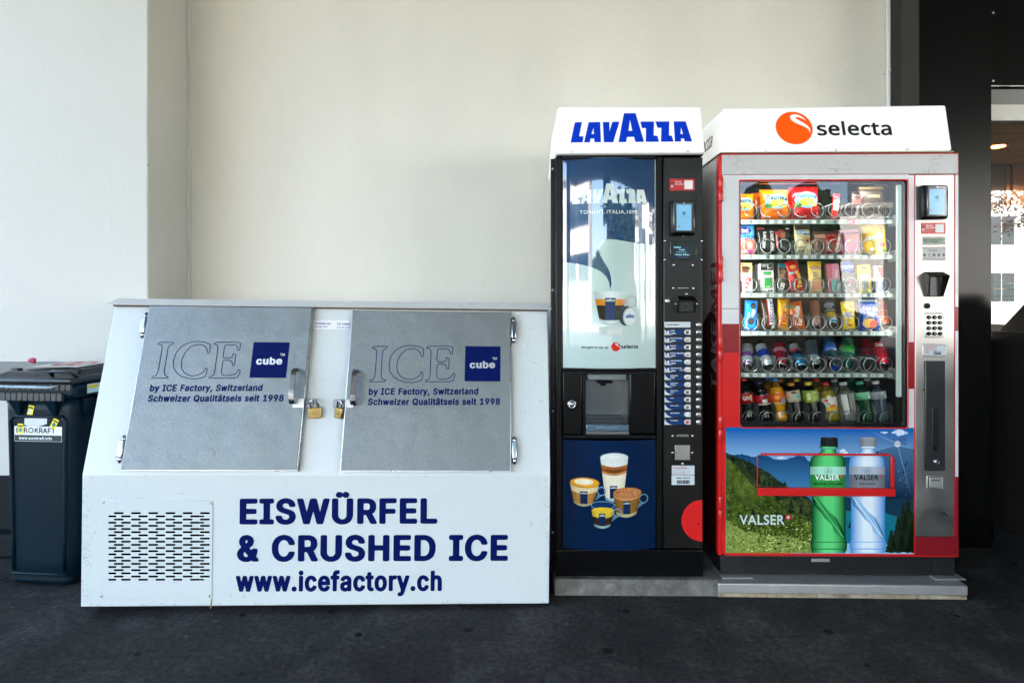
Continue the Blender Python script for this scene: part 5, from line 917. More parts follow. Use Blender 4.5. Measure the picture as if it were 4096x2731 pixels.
# raised edge ribs round the recessed front panel
def yf(z): return bodysec(z)[1]
for sx in (-1, 1):
    b.tube([(sx * (0.118 + 0.018 * z), yf(z) - 0.001, z) for z in (0.07, 0.2, 0.35, 0.5, 0.6, 0.71, 0.735)] + [(sx * 0.116, yf(0.75) - 0.001, 0.748)], 0.008, MT['bin'], 8)
b.tube([(x, yf(0.75) - 0.001, 0.750) for x in (-0.117, -0.06, 0, 0.06, 0.117)], 0.008, MT['bin'], 8)
b.tube([(x, yf(0.05) + 0.002, 0.055) for x in (-0.13, -0.06, 0, 0.06, 0.13)], 0.006, MT['bin'], 8)
body = b.build('body', fr, wb)
for x in (-0.085, 0.083):
    b = MB(); b.hexa([(x - 0.002, -0.012, 0.743), (x + 0.002, -0.012, 0.743), (x + 0.028, -0.045, 0.828), (x - 0.028, -0.045, 0.828), (x - 0.002, 0, 0.743), (x + 0.002, 0, 0.743), (x + 0.028, 0, 0.828), (x - 0.028, 0, 0.828)], MT['bin']); b.build('gusset', fr, wb)
for sx in (-1, 1):
    for yy in (0.05, 0.2):
        b = MB(); b.hexa([(sx * 0.167, yy - 0.002, 0.718), (sx * 0.167, yy + 0.002, 0.718), (sx * 0.2, yy + 0.02, 0.828), (sx * 0.2, yy - 0.02, 0.828), (sx * 0.15, yy - 0.002, 0.718), (sx * 0.15, yy + 0.002, 0.718), (sx * 0.15, yy + 0.02, 0.828), (sx * 0.15, yy - 0.02, 0.828)], MT['bin']); b.build('gusset', fr, wb)
b = MB(); b.box(-0.205, 0.205, -0.045, 0.335, 0.833, 0.896, MT['bin'], 0.02, 3)
rim = b.build('rim', fr, wb)
b = MB()
for k in range(13): b.box(-0.19 + k * 0.0265, -0.19 + k * 0.0265 + 0.0245, -0.056, -0.04, 0.825, 0.86, MT['bin_rim'], 0.003)
for k in range(15): b.box(-0.2 + k * 0.0262, -0.2 + k * 0.0262 + 0.0242, -0.053, -0.04, 0.87, 0.9, MT['bin_rim'], 0.003)
b.build('comb_lifting_strip', fr, rim)
b = MB(); b.box(-0.212, 0.205, -0.062, 0.33, 0.895, 0.927, MT['bin_lid'], 0.014, 3)
b.hexa([(-0.10, 0.0, 0.922), (0.185, 0.0, 0.922), (0.175, 0.02, 0.958), (-0.085, 0.02, 0.952), (-0.10, 0.32, 0.922), (0.185, 0.32, 0.922), (0.175, 0.3, 0.964), (-0.085, 0.3, 0.962)], MT['bin_lid'], 0.01)
b.hexa([(-0.2, -0.05, 0.922), (0.195, -0.05, 0.922), (0.16, -0.01, 0.947), (-0.15, -0.01, 0.947), (-0.2, 0.32, 0.922), (0.195, 0.32, 0.922), (0.16, 0.3, 0.947), (-0.15, 0.3, 0.947)], MT['bin_lid'], 0.006)
lid = b.build('lid', fr, wb)
b = MB(); b.tube([(0.085, -0.02, 0.927), (0.088, -0.045, 0.948), (0.1, -0.05, 0.954), (0.18, -0.05, 0.954), (0.192, -0.045, 0.948), (0.195, -0.02, 0.927)], 0.0075, MT['bin_lid'], 8); b.build('lid_handle', fr, lid)
b = MB(); b.box(-0.165, -0.125, 0.02, 0.05, 0.93, 0.958, MT['bin_lid'], 0.006); b.build('lid_handle', fr, lid)
b = MB(); b.tube([(-0.19, -0.066, 0.891), (-0.08, -0.069, 0.888), (0.03, -0.068, 0.887), (0.1, -0.066, 0.886), (0.14, -0.06, 0.891)], [0.004, 0.0055, 0.007, 0.0055, 0.003], plain(C(150, 170, 185), 0.25), 8)
b.build('bin_liner', fr, wb)
b = MB()
v0 = [(-0.075, 0.03, 0.9640), (0.15, 0.03, 0.9640), (0.16, 0.28, 0.9700), (-0.075, 0.28, 0.9690)]
b.mesh(v0, [(0, 1, 2, 3)], plain(C(205, 205, 200), 0.4))
def lidz(x, y): return 0.9646 + 0.006 * (y - 0.03) / 0.25
for cx in (-0.0, 0.075):
    pts = [(cx + 0.05 * math.cos(a) * k, 0.15 + 0.075 * math.sin(a) * k) for k in (1, 0.6) for a in [2 * math.pi * i / 24 for i in range(24)]]
    b.mesh([(x, y, lidz(x, y) + 0.0004) for x, y in pts], [(i, (i + 1) % 24, 24 + (i + 1) % 24, 24 + i) for i in range(24)], plain(C(200, 50, 60), 0.4))
b.build('lid_sticker', fr, lid)
# stickers on the front, follow its slope
ys = lambda x, z: bodysec(z)[1]
b = MB()
A = fr.P(58, 1703, -0.008); B_ = fr.P(248, 1767, -0.008)
x0, x1, z1, z0 = A.x, B_.x, A.z, B_.z
b.gridsheet(x0, x1, z0, z1, plain(C(225, 232, 235), 0.4), surf=ys, lift=0.0012, nz=4)
zm = z0 + (z1 - z0) * 0.42
b.gridsheet(x0 + 0.0015, x1 - 0.0015, z0 + 0.0015, zm, plain((0.01, 0.016, 0.022), 0.4), surf=ys, lift=0.0018, nz=4)
wi = ink(20, 28, 38)
put_text(b, 'EURO', (x0 + 0.008, zm + 0.010), (x0 + (x1 - x0) * 0.42, zm + 0.010), 0.023, wi, 'V', surf=ys, lift=0.002)
put_text(b, 'KRAFT', (x0 + (x1 - x0) * 0.425, zm + 0.010), (x0 + (x1 - x0) * 0.87, zm + 0.010), 0.023, wi, 'B', surf=ys, lift=0.002)
put_text(b, 'www.eurokraft.info', (x0 + (x1 - x0) * 0.1, z0 + 0.0085), (x0 + (x1 - x0) * 0.8, z0 + 0.0085), 0.0125, ink(225, 232, 235), 'B', surf=ys, lift=0.0025)
b.build('name_sticker', fr, wb)
b = MB(); P = lambda x, y: (lambda q: (q.x, q.z))(fr.P(x, y, -0.008))
b.sheet([[P(99, 1660), P(189, 1665), P(188, 1695), P(160, 1703), P(140, 1706), P(115, 1704), P(98, 1698)]], plain(C(200, 205, 208), 0.5), surf=ys, lift=0.0012)
for k in range(26): 
    if k % 9 != 5: q = P(105 + k * 3.1, 1671); b.gridsheet(q[0], q[0] + random.choice((0.001, 0.002)), q[1], q[1] + 0.009, wi, surf=ys, lift=0.0018)
b.build('barcode_label', fr, wb)
for cx, cy, rot, c in ((124, 1640, -14, (210, 210, 205)), (219, 1693, -28, (40, 130, 90)), (83, 1713, 0, (70, 150, 150))):
    b = MB(); q = P(cx, cy); M2 = Matrix.Rotation(R(rot), 2)
    def rp(u, v): w = M2 @ Vector((u, v)); return (q[0] + w.x, q[1] + w.y)
    b.sheet([[rp(-0.013, -0.022), rp(0.013, -0.022), rp(0.013, 0.022), rp(-0.013, 0.022)]], ink(245, 225, 20), surf=ys, lift=0.0022)
    b.sheet([[rp(-0.011, 0.008), rp(0.011, 0.008), rp(0.011, 0.015), rp(-0.011, 0.015)]], wi, surf=ys, lift=0.0026)
    b.sheet([[rp(x, z) for x, z in ell(0, -0.006, 0.009, 0.010)]], ink(*c), surf=ys, lift=0.0026)
    b.build('yellow_sticker', fr, wb)
# maker sticker on the right side of the rim
fs = Frame((0.2056, 0.02, 0.0), 90, parent=fr)
b = MB(); b.gridsheet(0.0, 0.16, 0.85, 0.89, plain(C(205, 220, 225), 0.4), lift=0.0008)
b.gridsheet(0.006, 0.06, 0.871, 0.885, ink(240, 200, 20), lift=0.0014)
for k in range(5): b.gridsheet(0.075, 0.14, 0.856 + k * 0.006, 0.8585 + k * 0.006, ink(120, 130, 140), lift=0.0014)
b.build('maker_sticker', fs, rim)
# crumpled paper on the lid
fp = Frame((wx(150, 2.9), 2.86, 0.966))
b = MB()
for cx_, cc_, rr_ in ((-0.012, (225, 215, 215), 0.013), (0.008, (215, 90, 115), 0.012)):
    r = bmesh.ops.create_icosphere(b.b, subdivisions=2, radius=rr_, matrix=Matrix.Translation((cx_, 0, rr_ * 0.75)))
    for v_ in r['verts']: v_.co += Vector((random.uniform(-1, 1) * 0.006, random.uniform(-1, 1) * 0.004, random.uniform(-0.6, 1) * 0.006))
    for f in {f for v_ in r['verts'] for f in v_.link_faces}: f.material_index = b.mi(plain(C(*cc_), 0.5))
single('crumpled_wrapper', 'crumpled pink and white paper wrapper lying on the wheelie bin lid', 'wrapper', b, fp)

# ------------------------------------------------------------------ ice freezer
Xl, Yl = (322 - 2048) * 2.40 / FPX, 2.40
fr = Frame((Xl, Yl, 0.030), 2.14, 0.66)
FW = 1.873
frz = thing('ice_freezer', 'white sloping ice cube freezer with two aluminium doors', 'ice freezer', fr)
zc = fr.P(330, 1899).z                     # crease between the upright and the sloping front
YT = 0.198                                 # set back of the top edge
zt = fr.P(455, 1222, YT).z
zb = fr.P(322, 2426).z
DEP = 0.60
b = MB()
prof = [(0.0, zb), (0.0, zc), (YT, zt), (DEP, zt), (DEP, zb)]   # (y, z)
V = [(0, y, z) for y, z in prof] + [(FW, y, z) for y, z in prof]
b.mesh(V, [(4, 3, 2, 1, 0), (5, 6, 7, 8, 9)] + [(i, (i + 1) % 5, (i + 1) % 5 + 5, i + 5) for i in range(5)], MT['white_paint'])
bmesh.ops.bevel(b.b, geom=list(b.b.edges), offset=0.004, segments=2, affect='EDGES', profile=0.5)
cabinet_mesh = b
# paint chips and scratches along the worn edges, a rust run below the vent
chip = plain((0.16, 0.17, 0.17), 0.7, spec=0.1); b = cabinet_mesh
for k in range(210):
    q = random.random()
    if q < 0.45: x, z = abs(random.gauss(0, 0.022)) + 0.003, random.uniform(zb + 0.01, zc - 0.01)
    elif q < 0.7: x, z = random.uniform(0.01, FW - 0.01), zb + 0.004 + abs(random.gauss(0, 0.006))
    elif q < 0.82: x, z = FW - 0.003 - abs(random.gauss(0, 0.01)), random.uniform(zb + 0.01, zc - 0.01)
    else: x, z = random.uniform(0.02, FW - 0.05), random.uniform(zb + 0.02, zc - 0.01)
    ln = random.uniform(0.0012, 0.006); wd = random.uniform(0.0005, 0.0012); a = random.gauss(0.9, 0.5) * random.choice((1, 1, -1))
    d = Vector((math.cos(a), math.sin(a))) * ln; n_ = Vector((-d.y, d.x)).normalized() * wd
    P_ = [(x - d.x, z - d.y), (x + n_.x, z + n_.y), (x + d.x, z + d.y), (x - n_.x, z - n_.y)]
    if min(p_[0] for p_ in P_) < 0.002 or max(p_[0] for p_ in P_) > FW - 0.002 or min(p_[1] for p_ in P_) < zb + 0.002: continue
    b.mesh([(u, -0.0006 - 0.000002 * k, w) for u, w in P_], [(0, 1, 2, 3)], chip)
q = fr.P(847, 2392, 0); b.mesh([(q.x - 0.002, -0.0012, q.z), (q.x + 0.003, -0.0012, q.z - 0.002), (q.x + 0.001, -0.0012, q.z - 0.03), (q.x - 0.006, -0.0012, q.z - 0.045), (q.x - 0.004, -0.0012, q.z - 0.02)], [(0, 1, 2, 3, 4)], plain((0.30, 0.20, 0.10), 0.7))
cab = b.build('cabinet', fr, frz)
b = MB(); b.box(0.05, FW - 0.05, 0.06, DEP - 0.05, zb - 0.03, zb + 0.002, MT['rubber']); b.build('base', fr, frz)
# sheet metal cap with a lip
b = MB(); o = 0.018
b.hexa([(-o - 0.008, YT - o - 0.012, zt + 0.004), (FW + o, YT - o - 0.012, zt + 0.004), (FW + o - 0.012, YT + 0.022, zt + 0.031), (-o + 0.018, YT + 0.022, zt + 0.031),
        (-o - 0.008, DEP + 0.01, zt + 0.004), (FW + o, DEP + 0.01, zt + 0.004), (FW + o - 0.012, DEP - 0.01, zt + 0.031), (-o + 0.018, DEP - 0.01, zt + 0.031)], MT['cap_metal'], 0.0015)
b.build('top_cap', fr, frz)
b = MB(); b.box(0.0, FW, YT - 0.012, YT + 0.01, zt - 0.004, zt + 0.003, plain((0.12, 0.08, 0.06), 0.8)); b.build('rusty_seam', fr, frz)
# frame of the sloping face
sl_pitch = -math.degrees(math.atan2(YT, zt - zc))
fs = Frame((0, 0, zc), 0, 0, sl_pitch, parent=fr)
SP = lambda x, y, d=0.0: (lambda q: (q.x, q.z))(fs.P(x, y, d))
navy = plain((0.0003, 0.0062, 0.082), 0.55, spec=0.06, name='navy_lettering')
c3 = lambda x, y: (x / 1.96 + 1200, y / 1.96 + 1150)
def sa(p): return SP(*c3(*p), -0.03)
IC = [[(565, 461), (688, 461), (686, 474), (662, 480), (647, 500), (635, 700), (648, 720), (673, 727), (672, 738), (545, 738), (546, 727), (575, 720), (588, 705), (602, 500), (592, 480), (565, 474)],
      [(968, 475), (968, 541), (952, 541), (948, 520), (930, 495), (905, 480), (870, 477), (825, 490), (785, 530), (765, 580), (758, 620), (768, 670), (795, 700), (840, 720), (880, 718), (915, 705), (940, 685), (950, 658), (965, 660), (955, 725), (930, 735), (885, 744), (830, 742), (770, 725), (725, 690), (702, 650), (698, 600), (712, 540), (750, 490), (800, 463), (860, 453), (920, 459)],
      [(987, 460), (1198, 460), (1195, 523), (1180, 523), (1177, 500), (1165, 485), (1140, 480), (1078, 480), (1072, 582), (1120, 582), (1142, 575), (1150, 547), (1170, 547), (1166, 640), (1152, 640), (1148, 615), (1130, 600), (1074, 600), (1073, 700), (1085, 718), (1140, 718), (1180, 705), (1205, 670), (1219, 672), (1200, 738), (980, 738), (983, 726), (1008, 720), (1020, 700), (1028, 500), (1018, 480), (990, 473)]]
def chaikin(P):
    o = []
    for i in range(len(P)):
        a, c = Vector(P[i]), Vector(P[(i + 1) % len(P)])
        if (c - a).length < 0.012: o += [a]; continue
        o += [a.lerp(c, 0.12), a.lerp(c, 0.88)]
    return [tuple(p) for p in o]
def make_door(corners, hx, hz, dx, lab):
    (x0, zt_), (x1, zb_) = SP(*corners[0], -0.03), SP(*corners[1], -0.03)
    xL = (SP(*corners[0], -0.03)[0] + SP(*corners[3], -0.03)[0]) / 2; xR = (SP(*corners[2], -0.03)[0] + SP(*corners[1], -0.03)[0]) / 2
    b = MB(); b.box(xL, xR, -0.026, -0.002, zb_, zt_, MT['alu_edge'], 0.002)
    d = b.build('door', fs, frz)
    d['label'] = lab
    b = MB(); b.box(xL + 0.004, xR - 0.004, -0.0305, -0.024, zb_ + 0.004, zt_ - 0.004, MT['stucco'], 0.0015)
    b.build('door_skin', fs, d)
    return d, xL, xR, zb_, zt_
dl_, lx0, lx1, lz0, lz1 = make_door(((595, 1222), (1190, 1884), (1250, 1236), (480, 1876)), 0, 0, 0, 'embossed aluminium door hinged at its left')
dr_, rx0, rx1, rz0, rz1 = make_door(((1405, 1240), (2045, 1886), (2045, 1243), (1362, 1885)), 0, 0, 0, 'embossed aluminium door hinged at its right')
offL = Vector(SP(632, 1369, -0.03)) - Vector(SP(1488, 1385, -0.03))
skin_y = -0.0305
for d, off in ((dr_, Vector((0, 0))), (dl_, offL)):
    b = MB()
    for P_ in IC:
        pts = [Vector(sa(p)) + off for p in P_]
        pts = [Vector(p) for p in chaikin([tuple(p) for p in pts])]
        n = len(pts); w = 0.0016
        nr = []
        for i in range(n):
            t_ = (pts[(i + 1) % n] - pts[i - 1]).normalized(); nr.append(Vector((-t_.y, t_.x)))
        V = []
        for i in range(n):
            for s_ in (-1, 1):
                q = pts[i] + nr[i] * w * s_; V.append((q.x, skin_y - 0.0007, q.y))
        b.mesh(V, [(2 * i, 2 * i + 1, (2 * i + 3) % (2 * n), (2 * i + 2) % (2 * n)) for i in range(n)], navy)
    for s_, (xa, xb, yb, ya) in (('by ICE Factory, Switzerland', (537, 1402, 838, 788)), ('Schweizer Qualitätseis seit 1998', (531, 1573, 919, 868))):
        A = Vector(sa((xa, yb))) + off; B2 = Vector(sa((xb, yb - 3))) + off; T = Vector(sa((xa, ya))) + off
        put_text(b, s_, A, B2, (T - A).y, navy, 'H', y=skin_y, lift=0.0007, italic=0.05)
    b.build('lettering', fs, d)
    b = MB()
    A = Vector(sa((1290, 734))) + off; B2 = Vector(sa((1572, 461))) + off
    b.gridsheet(A.x, B2.x, A.y, B2.y, navy, skin_y, lift=0.0006)
    sil = plain((0.55, 0.57, 0.59), 0.35, 0.8)
    A = Vector(sa((1331, 630))) + off; B2 = Vector(sa((1534, 629))) + off
    put_text(b, 'cube', A, B2, 0.030, sil, 'H', y=skin_y, lift=0.0013)
    A = Vector(sa((1508, 566))) + off; B2 = Vector(sa((1545, 566))) + off
    put_text(b, 'TM', A, B2, 0.011, sil, 'B', y=skin_y, lift=0.0013)
    b.build('logo_square', fs, d)
# hinges: chrome strap with two rounded ends
def hinge(d, px, pyt, pyb):
    x, z1 = SP(px, pyt, -0.02); x2, z0 = SP(px, pyb, -0.02); x = (x + x2) / 2
    b = MB()
    b.box(x - 0.011, x + 0.011, -0.028, -0.001, z0 + 0.02, z1 - 0.02, MT['chrome'], 0.005)
    for za, zb2 in ((z1 - 0.028, z1), (z0 + 0.028, z0)):
        b.tube([(x, -0.012, za), (x, -0.012, za + (zb2 - za) * 0.6), (x, -0.012, zb2)], [0.012, 0.0105, 0.004], MT['chrome'], 12)
    b.build('hinge', fs, d)
hinge(dl_, 574, 1247, 1352); hinge(dl_, 484, 1737, 1852); hinge(dr_, 2055, 1266, 1372); hinge(dr_, 2058, 1743, 1857)
# handles: bent flat bar, and hasps
def handle(d, pxs, side):
    (ux, uz), (lx, lz) = SP(*pxs[0], -0.06), SP(*pxs[1], -0.06)
    x = (ux + lx) / 2
    b = MB()
    path = [(-0.03, uz - 0.006), (-0.05, uz - 0.002), (-0.066, uz - 0.012), (-0.072, uz - 0.03), (-0.072, lz + 0.035), (-0.066, lz + 0.014), (-0.05, lz), (-0.03, lz + 0.002)]
    n = len(path); w = 0.011; th = 0.0045
    V = []
    for i, (y, z) in enumerate(path):
        a = Vector(path[max(0, i - 1)]); c = Vector(path[min(n - 1, i + 1)]); t_ = (c - a).normalized(); nn = Vector((-t_.y, t_.x)) * th
        for sx, sn in ((-1, -1), (1, -1), (1, 1), (-1, 1)): V.append((x + sx * w, y + nn.x * sn, z + nn.y * sn))
    Fs = [(i * 4 + k, i * 4 + (k + 1) % 4, i * 4 + 4 + (k + 1) % 4, i * 4 + 4 + k) for i in range(n - 1) for k in range(4)] + [(0, 1, 2, 3), ((n - 1) * 4, (n - 1) * 4 + 1, (n - 1) * 4 + 2, (n - 1) * 4 + 3)]
    b.mesh(V, Fs, MT['chrome'])
    bmesh.ops.bevel(b.b, geom=list(b.b.edges), offset=0.0015, segments=2, affect='EDGES')
    b.build('handle', fs, d)
handle(dl_, ((1180, 1472), (1165, 1610)), 1); handle(dr_, ((1420, 1478), (1412, 1615)), -1)
def hasp(d, x0, x1, x2, x3, py0, py1, lx):
    b = MB()
    a = SP(x0, py1, -0.034); c = SP(x1, py0, -0.034); b.box(a[0], c[0], -0.0345, -0.031, a[1], c[1], MT['steel'], 0.001)
    a = SP(x2, py1, -0.012); c = SP(x3, py0, -0.012); b.box(a[0], c[0], -0.014, -0.0105, a[1], c[1], MT['galv'], 0.001)
    q = SP(lx, (py0 + py1) / 2, -0.02); 
    b.tube([(q[0] + 0.011 * math.cos(t_), -0.016 - 0.009 * abs(math.sin(t_)), q[1] + 0.0045 * math.sin(t_ * 1.0)) for t_ in [math.pi * k / 8 for k in range(9)]], 0.0032, MT['steel'], 8)
    b.build('hasp', fs, d)
hasp(dl_, 1170, 1218, 1219, 1268, 1594, 1630, 1243); hasp(dr_, 1380, 1415, 1333, 1381, 1596, 1630, 1358)
# vent grille, lower lettering, price label
LP = lambda x, y, d=0.0: (lambda q: (q.x, q.z))(fr.P(x, y, d))
c4 = lambda x, y: (300 + x / 1.2062, 1850 + y / 1.2062)
b = MB()
A = LP(*c4(127, 652)); B2 = LP(*c4(667, 181))
b.box(A[0], B2[0], -0.0035, 0.001, A[1], B2[1], MT['white_paint'], 0.0012)
vg = b.build('vent_panel', fr, frz)
b = MB(); slot = plain((0.001, 0.001, 0.0012), 0.9, spec=0.02, name='vent_slot')
nrow = 22; hole = 6
for r_ in range(nrow):
    yy = 241 + (561 - 241) * r_ / (nrow - 1)
    if r_ % 2 == 0: segs = [(190 + 83 * k, 238 + 83 * k) for k in range(6)]; 
    else: segs = [(163, 203)] + [(225 + 83 * k, 272 + 83 * k) for k in range(5)]
    if r_ % 2 == 0: segs[-1] = (segs[-1][0] - 30, segs[-1][1] - 2) if False else segs[-1]
    for xa, xb in segs:
        p0 = LP(*c4(xa, yy + 4.8)); p1 = LP(*c4(xb, yy - 4.8)); h = (p1[1] - p0[1]) / 2
        b.sheet([rrect(p0[0], p1[0], p0[1], p1[1], h * 0.95, 3)], slot, y=-0.0035, lift=0.0004)
    if r_ % 2 == 1:
        p0 = LP(*c4(597, yy + 4)); p1 = LP(*c4(626, yy - 4)); b.sheet([rrect(p0[0], p1[0], p0[1], p1[1], (p1[1] - p0[1]) * 0.45, 3)], slot, y=-0.0035, lift=0.0004)
b.build('slots', fr, vg)
for sx, sy in ((140, 189), (656, 193), (130, 640), (649, 640)):
    q = LP(*c4(sx, sy)); b = MB(); b.lathe([(0.0055, 0.0), (0.005, 0.002), (0.003, 0.003), (0.0, 0.003)], MT['steel'], Matrix.Translation((q[0], -0.0035, q[1])) @ Matrix.Rotation(R(90), 4, 'X'), 12); b.build('screw', fr, vg)
b = MB()
for s_, x0, x1, yb, yt, mode in (('EISWÜRFEL', 790, 1756, 291, 170, 'fit'), ('& CRUSHED ICE', 783, 2099, 470, 346, 'fit'), ('www.icefactory.ch', 778, 1778, 616, 520, 'fit')):
    A = LP(*c4(x0, yb)); B2 = LP(*c4(x1, yb - (4 if mode == 'fit' else 0))); T = LP(*c4(x0, yt))
    put_text(b, s_, A, B2, T[1] - A[1], navy, 'H', y=0.0, lift=0.0012)
b.build('lettering', fr, frz)
b = MB(); A = SP(1250, 1316); B2 = SP(1400, 1281)
b.gridsheet(A[0], B2[0], A[1], B2[1], plain((0.80, 0.81, 0.83), 0.4), 0.0, lift=0.0012)
c3b = lambda x, y: SP(x / 1.96 + 1200, y / 1.96 + 1150)
pl = plain((0.004, 0.03, 0.25), 0.5, spec=0.2)
for s_, x0, x1, yb, h in (('crushed ice', 118, 241, 289, 0.0095), ('ice cubes', 291, 391, 292, 0.0095), ('5 kg CHF 12.50', 115, 218, 311, 0.006), ('5 kg CHF 10.50', 289, 391, 317, 0.006)):
    put_text(b, s_, c3b(x0, yb), c3b(x1, yb + 2), h, pl, 'B', y=0, lift=0.0018)
b.build('price_label', fs, frz)
# knob on the left side
b = MB(); q = fr.P(404, 1432, YT * 0.6); b.lathe([(0.0, 0), (0.008, 0), (0.008, 0.012), (0.0, 0.014)], MT['pipe'], Matrix.Translation((-0.001, YT + 0.02, q.z)) @ Matrix.Rotation(R(-90), 4, 'Y'), 12); b.build('side_knob', fr, frz)

# padlocks hanging in the hasps
def padlock(cx, top, bot, wpx, tilt, turn, label):
    q = fs.M @ fs.P(cx, top, -0.024)
    f2 = Frame(q, 2.14 + turn, tilt)
    sc = 2.5 / FPX; w = wpx * sc; h = (bot - top) * sc; th = 0.014
    o = thing('padlock', label, 'padlock', f2, 'padlocks on the freezer')
    b = MB(); b.box(-w / 2, w / 2, -th / 2, th / 2, -h, 0, MT['brass'], 0.003)
    bo = b.build('body', f2, o)
    b = MB(); r = w * 0.31
    b.tube([(-r, 0, -0.002), (-r, 0, 0.018)] + [(r * math.cos(a), 0, 0.018 + r * math.sin(a)) for a in [math.pi - math.pi * k / 10 for k in range(1, 10)]] + [(r, 0, 0.018), (r, 0, -0.002)], 0.0035, MT['chrome'], 10)
    b.build('shackle', f2, o)
    b = MB(); b.ring(0, -h * 0.55, w * 0.27, w * 0.29, plain((0.2, 0.14, 0.06), 0.5, 0.8), -th / 2, sq=0.42, lift=0.0004)
    put_text(b, 'ABUS', (-w * 0.2, -h * 0.6), (w * 0.2, -h * 0.6), h * 0.12, plain((0.2, 0.14, 0.06), 0.5, 0.8), 'B', y=-th / 2, lift=0.0004)
    b.build('stamped_mark', f2, bo)
padlock(1259, 1629, 1672, 50, -4, 6, 'brass padlock on the hasp of the freezer door hinged at its left')
padlock(1357, 1631, 1673, 36, 4, -28, 'brass padlock turned edgewise on the hasp of the right freezer door')

# ------------------------------------------------------------------ plinths
Ypl = 2.574
fr = Frame((wx(2218, Ypl), Ypl, 0), -0.6)
b = MB(); b.box(0, 0.70, 0, 0.80, -0.01, wz(2316, Ypl), MT['concrete'], 0.006)
single('concrete_plinth', 'rough grey concrete plinth under the black coffee machine', 'plinth', b, fr)
Yp2 = 2.556
fr = Frame((wx(2873, Yp2), Yp2, 0), -1.3)
sp_ = thing('steel_plinth', 'steel clad plinth with crumbling screed edge under the snack machine', 'plinth', fr)
PW = (3861 - 2873) * 2.545 / FPX
z1 = wz(2332, Yp2); z0 = wz(2372, Yp2)
b = MB(); b.box(0, PW, 0, 0.85, z0, z1, MT['plinth_steel'], 0.006, 3); b.build('steel_cladding', fr, sp_)
b = MB()
for k in range(5):
    xa = PW * k / 5; b.box(xa + 0.0005, xa + PW / 5 - 0.0005, 0.004 + 0.002 * random.random(), 0.8, -0.01, z0 - 0.001, MT['screed'], 0.004)
b.build('screed_edge', fr, sp_)

# ------------------------------------------------------------------ coffee machine
YD = 2.60
fr = Frame((wx(2206, YD), YD, wz(2314, YD)), -0.5)
cm = thing('coffee_machine', 'tall black coffee vending machine with a blue and pale green front', 'coffee machine', fr)
PP = lambda x, y, d=0.0: (lambda q: (q.x, q.z))(fr.P(x, y, d))
def bx(mb, x0, y0, x1, y1, d0, d1, m, bev=0.002, seg=2):
    a = fr.rect(x0, y0, x1, y1, d0); mb.box(a[0], a[1], d0, d1, a[2], a[3], m, bev, seg)
K = MT['black']; KS = MT['black_smooth']
b = MB(); a = fr.rect(2206, 622, 2816, 2312, 0.0)
b.box(a[0], a[0] + 0.045, 0.055, 0.072, 0.0, a[3], K, 0.003); b.box(a[0] + 0.036, a[0] + 0.056, 0.0725, 0.62, 0.0, a[3], K, 0.003); b.box(a[1] - 0.02, a[1], 0.055, 0.62, 0.0, a[3], K, 0.003)
b.box(a[0] + 0.057, a[1] - 0.021, 0.056, 0.619, a[3] - 0.02, a[3] - 0.001, K); b.box(a[0] + 0.057, a[1] - 0.021, 0.056, 0.619, 0.001, 0.02, K); b.box(a[0] + 0.057, a[1] - 0.021, 0.60, 0.618, 0.021, a[3] - 0.021, K)
cabc = b.build('cabinet', fr, cm)
for py in (672, 1160, 1648, 2137):
    b = MB(); q = fr.P(2213, py, 0.03); b.lathe([(0.006, 0), (0.006, 0.002), (0.003, 0.004), (0, 0.004)], MT['steel'], Matrix.Translation((q.x, 0.054, q.z)) @ Matrix.Rotation(R(90), 4, 'X'), 12); b.build('screw', fr, cabc)
# door frame
b = MB()
bx(b, 2222, 626, 2251, 2196, 0.0, 0.054, K, 0.006); bx(b, 2624, 626, 2652, 2196, 0.002, 0.054, K, 0.006)
bx(b, 2251, 1472, 2624, 1484, -0.020, 0.054, K, 0.004)
bx(b, 2222, 2198, 2814, 2309, 0.006, 0.054, KS, 0.004)
bx(b, 2251, 622, 2624, 636, -0.022, 0.054, K, 0.004)
bx(b, 2251, 1740, 2624, 1754, -0.010, 0.054, K, 0.003)
door = b.build('door', fr, cm)
# bulging poster panels
xa, _ = PP(2252, 1000); xb, _ = PP(2623, 1000); xm = (xa + xb) / 2; hw = (xb - xa) / 2
BUL = 0.030
def bul(x, z): return 0.004 - BUL * max(0.0, 1 - ((x - xm) / hw) ** 2)
def panel(y0, y1, m, name):
    z1 = PP(2430, y0)[1]; z0 = PP(2430, y1)[1]
    b = MB(); b.gridsheet(xa, xb, z0, z1, m, surf=bul, nx=32, nz=2)
    n = 32
    for zz in (z0, z1):
        V = [(xa + (xb - xa) * i / n, bul(xa + (xb - xa) * i / n, 0), zz) for i in range(n + 1)] + [(xa, 0.04, zz), (xb, 0.04, zz)]
        b.mesh(V, [tuple(range(n + 1)) + (n + 2, n + 1)], K)
    return b.build(name, fr, door), z0, z1
def clip_sheet(mb, poly, m, lift, n=26):
    """polygon cut in vertical strips so that it follows the bulge"""
    for i in range(n):
        x0 = xa + (xb - xa) * i / n; x1 = xa + (xb - xa) * (i + 1) / n
        P_ = poly
        for xc, sgn in ((x0, 1), (x1, -1)):
            o = []
            for j in range(len(P_)):
                p, q = P_[j], P_[(j + 1) % len(P_)]
                ip, iq = (p[0] - xc) * sgn >= 0, (q[0] - xc) * sgn >= 0
                if ip: o.append(p)
                if ip != iq:
                    t_ = (xc - p[0]) / (q[0] - p[0]); o.append((xc, p[1] + (q[1] - p[1]) * t_))
            P_ = o
            if len(P_) < 3: break
        if len(P_) >= 3:
            try: mb.sheet([P_], m, surf=bul, lift=lift)
            except Exception: pass
pale = glossy_print('poster_pale_green', C(158, 186, 184), C(196, 212, 207), 2.2, coat=1.0, coat_ior=1.6)
upper, uz0, uz1 = panel(637, 1471, pale, 'poster_panel')
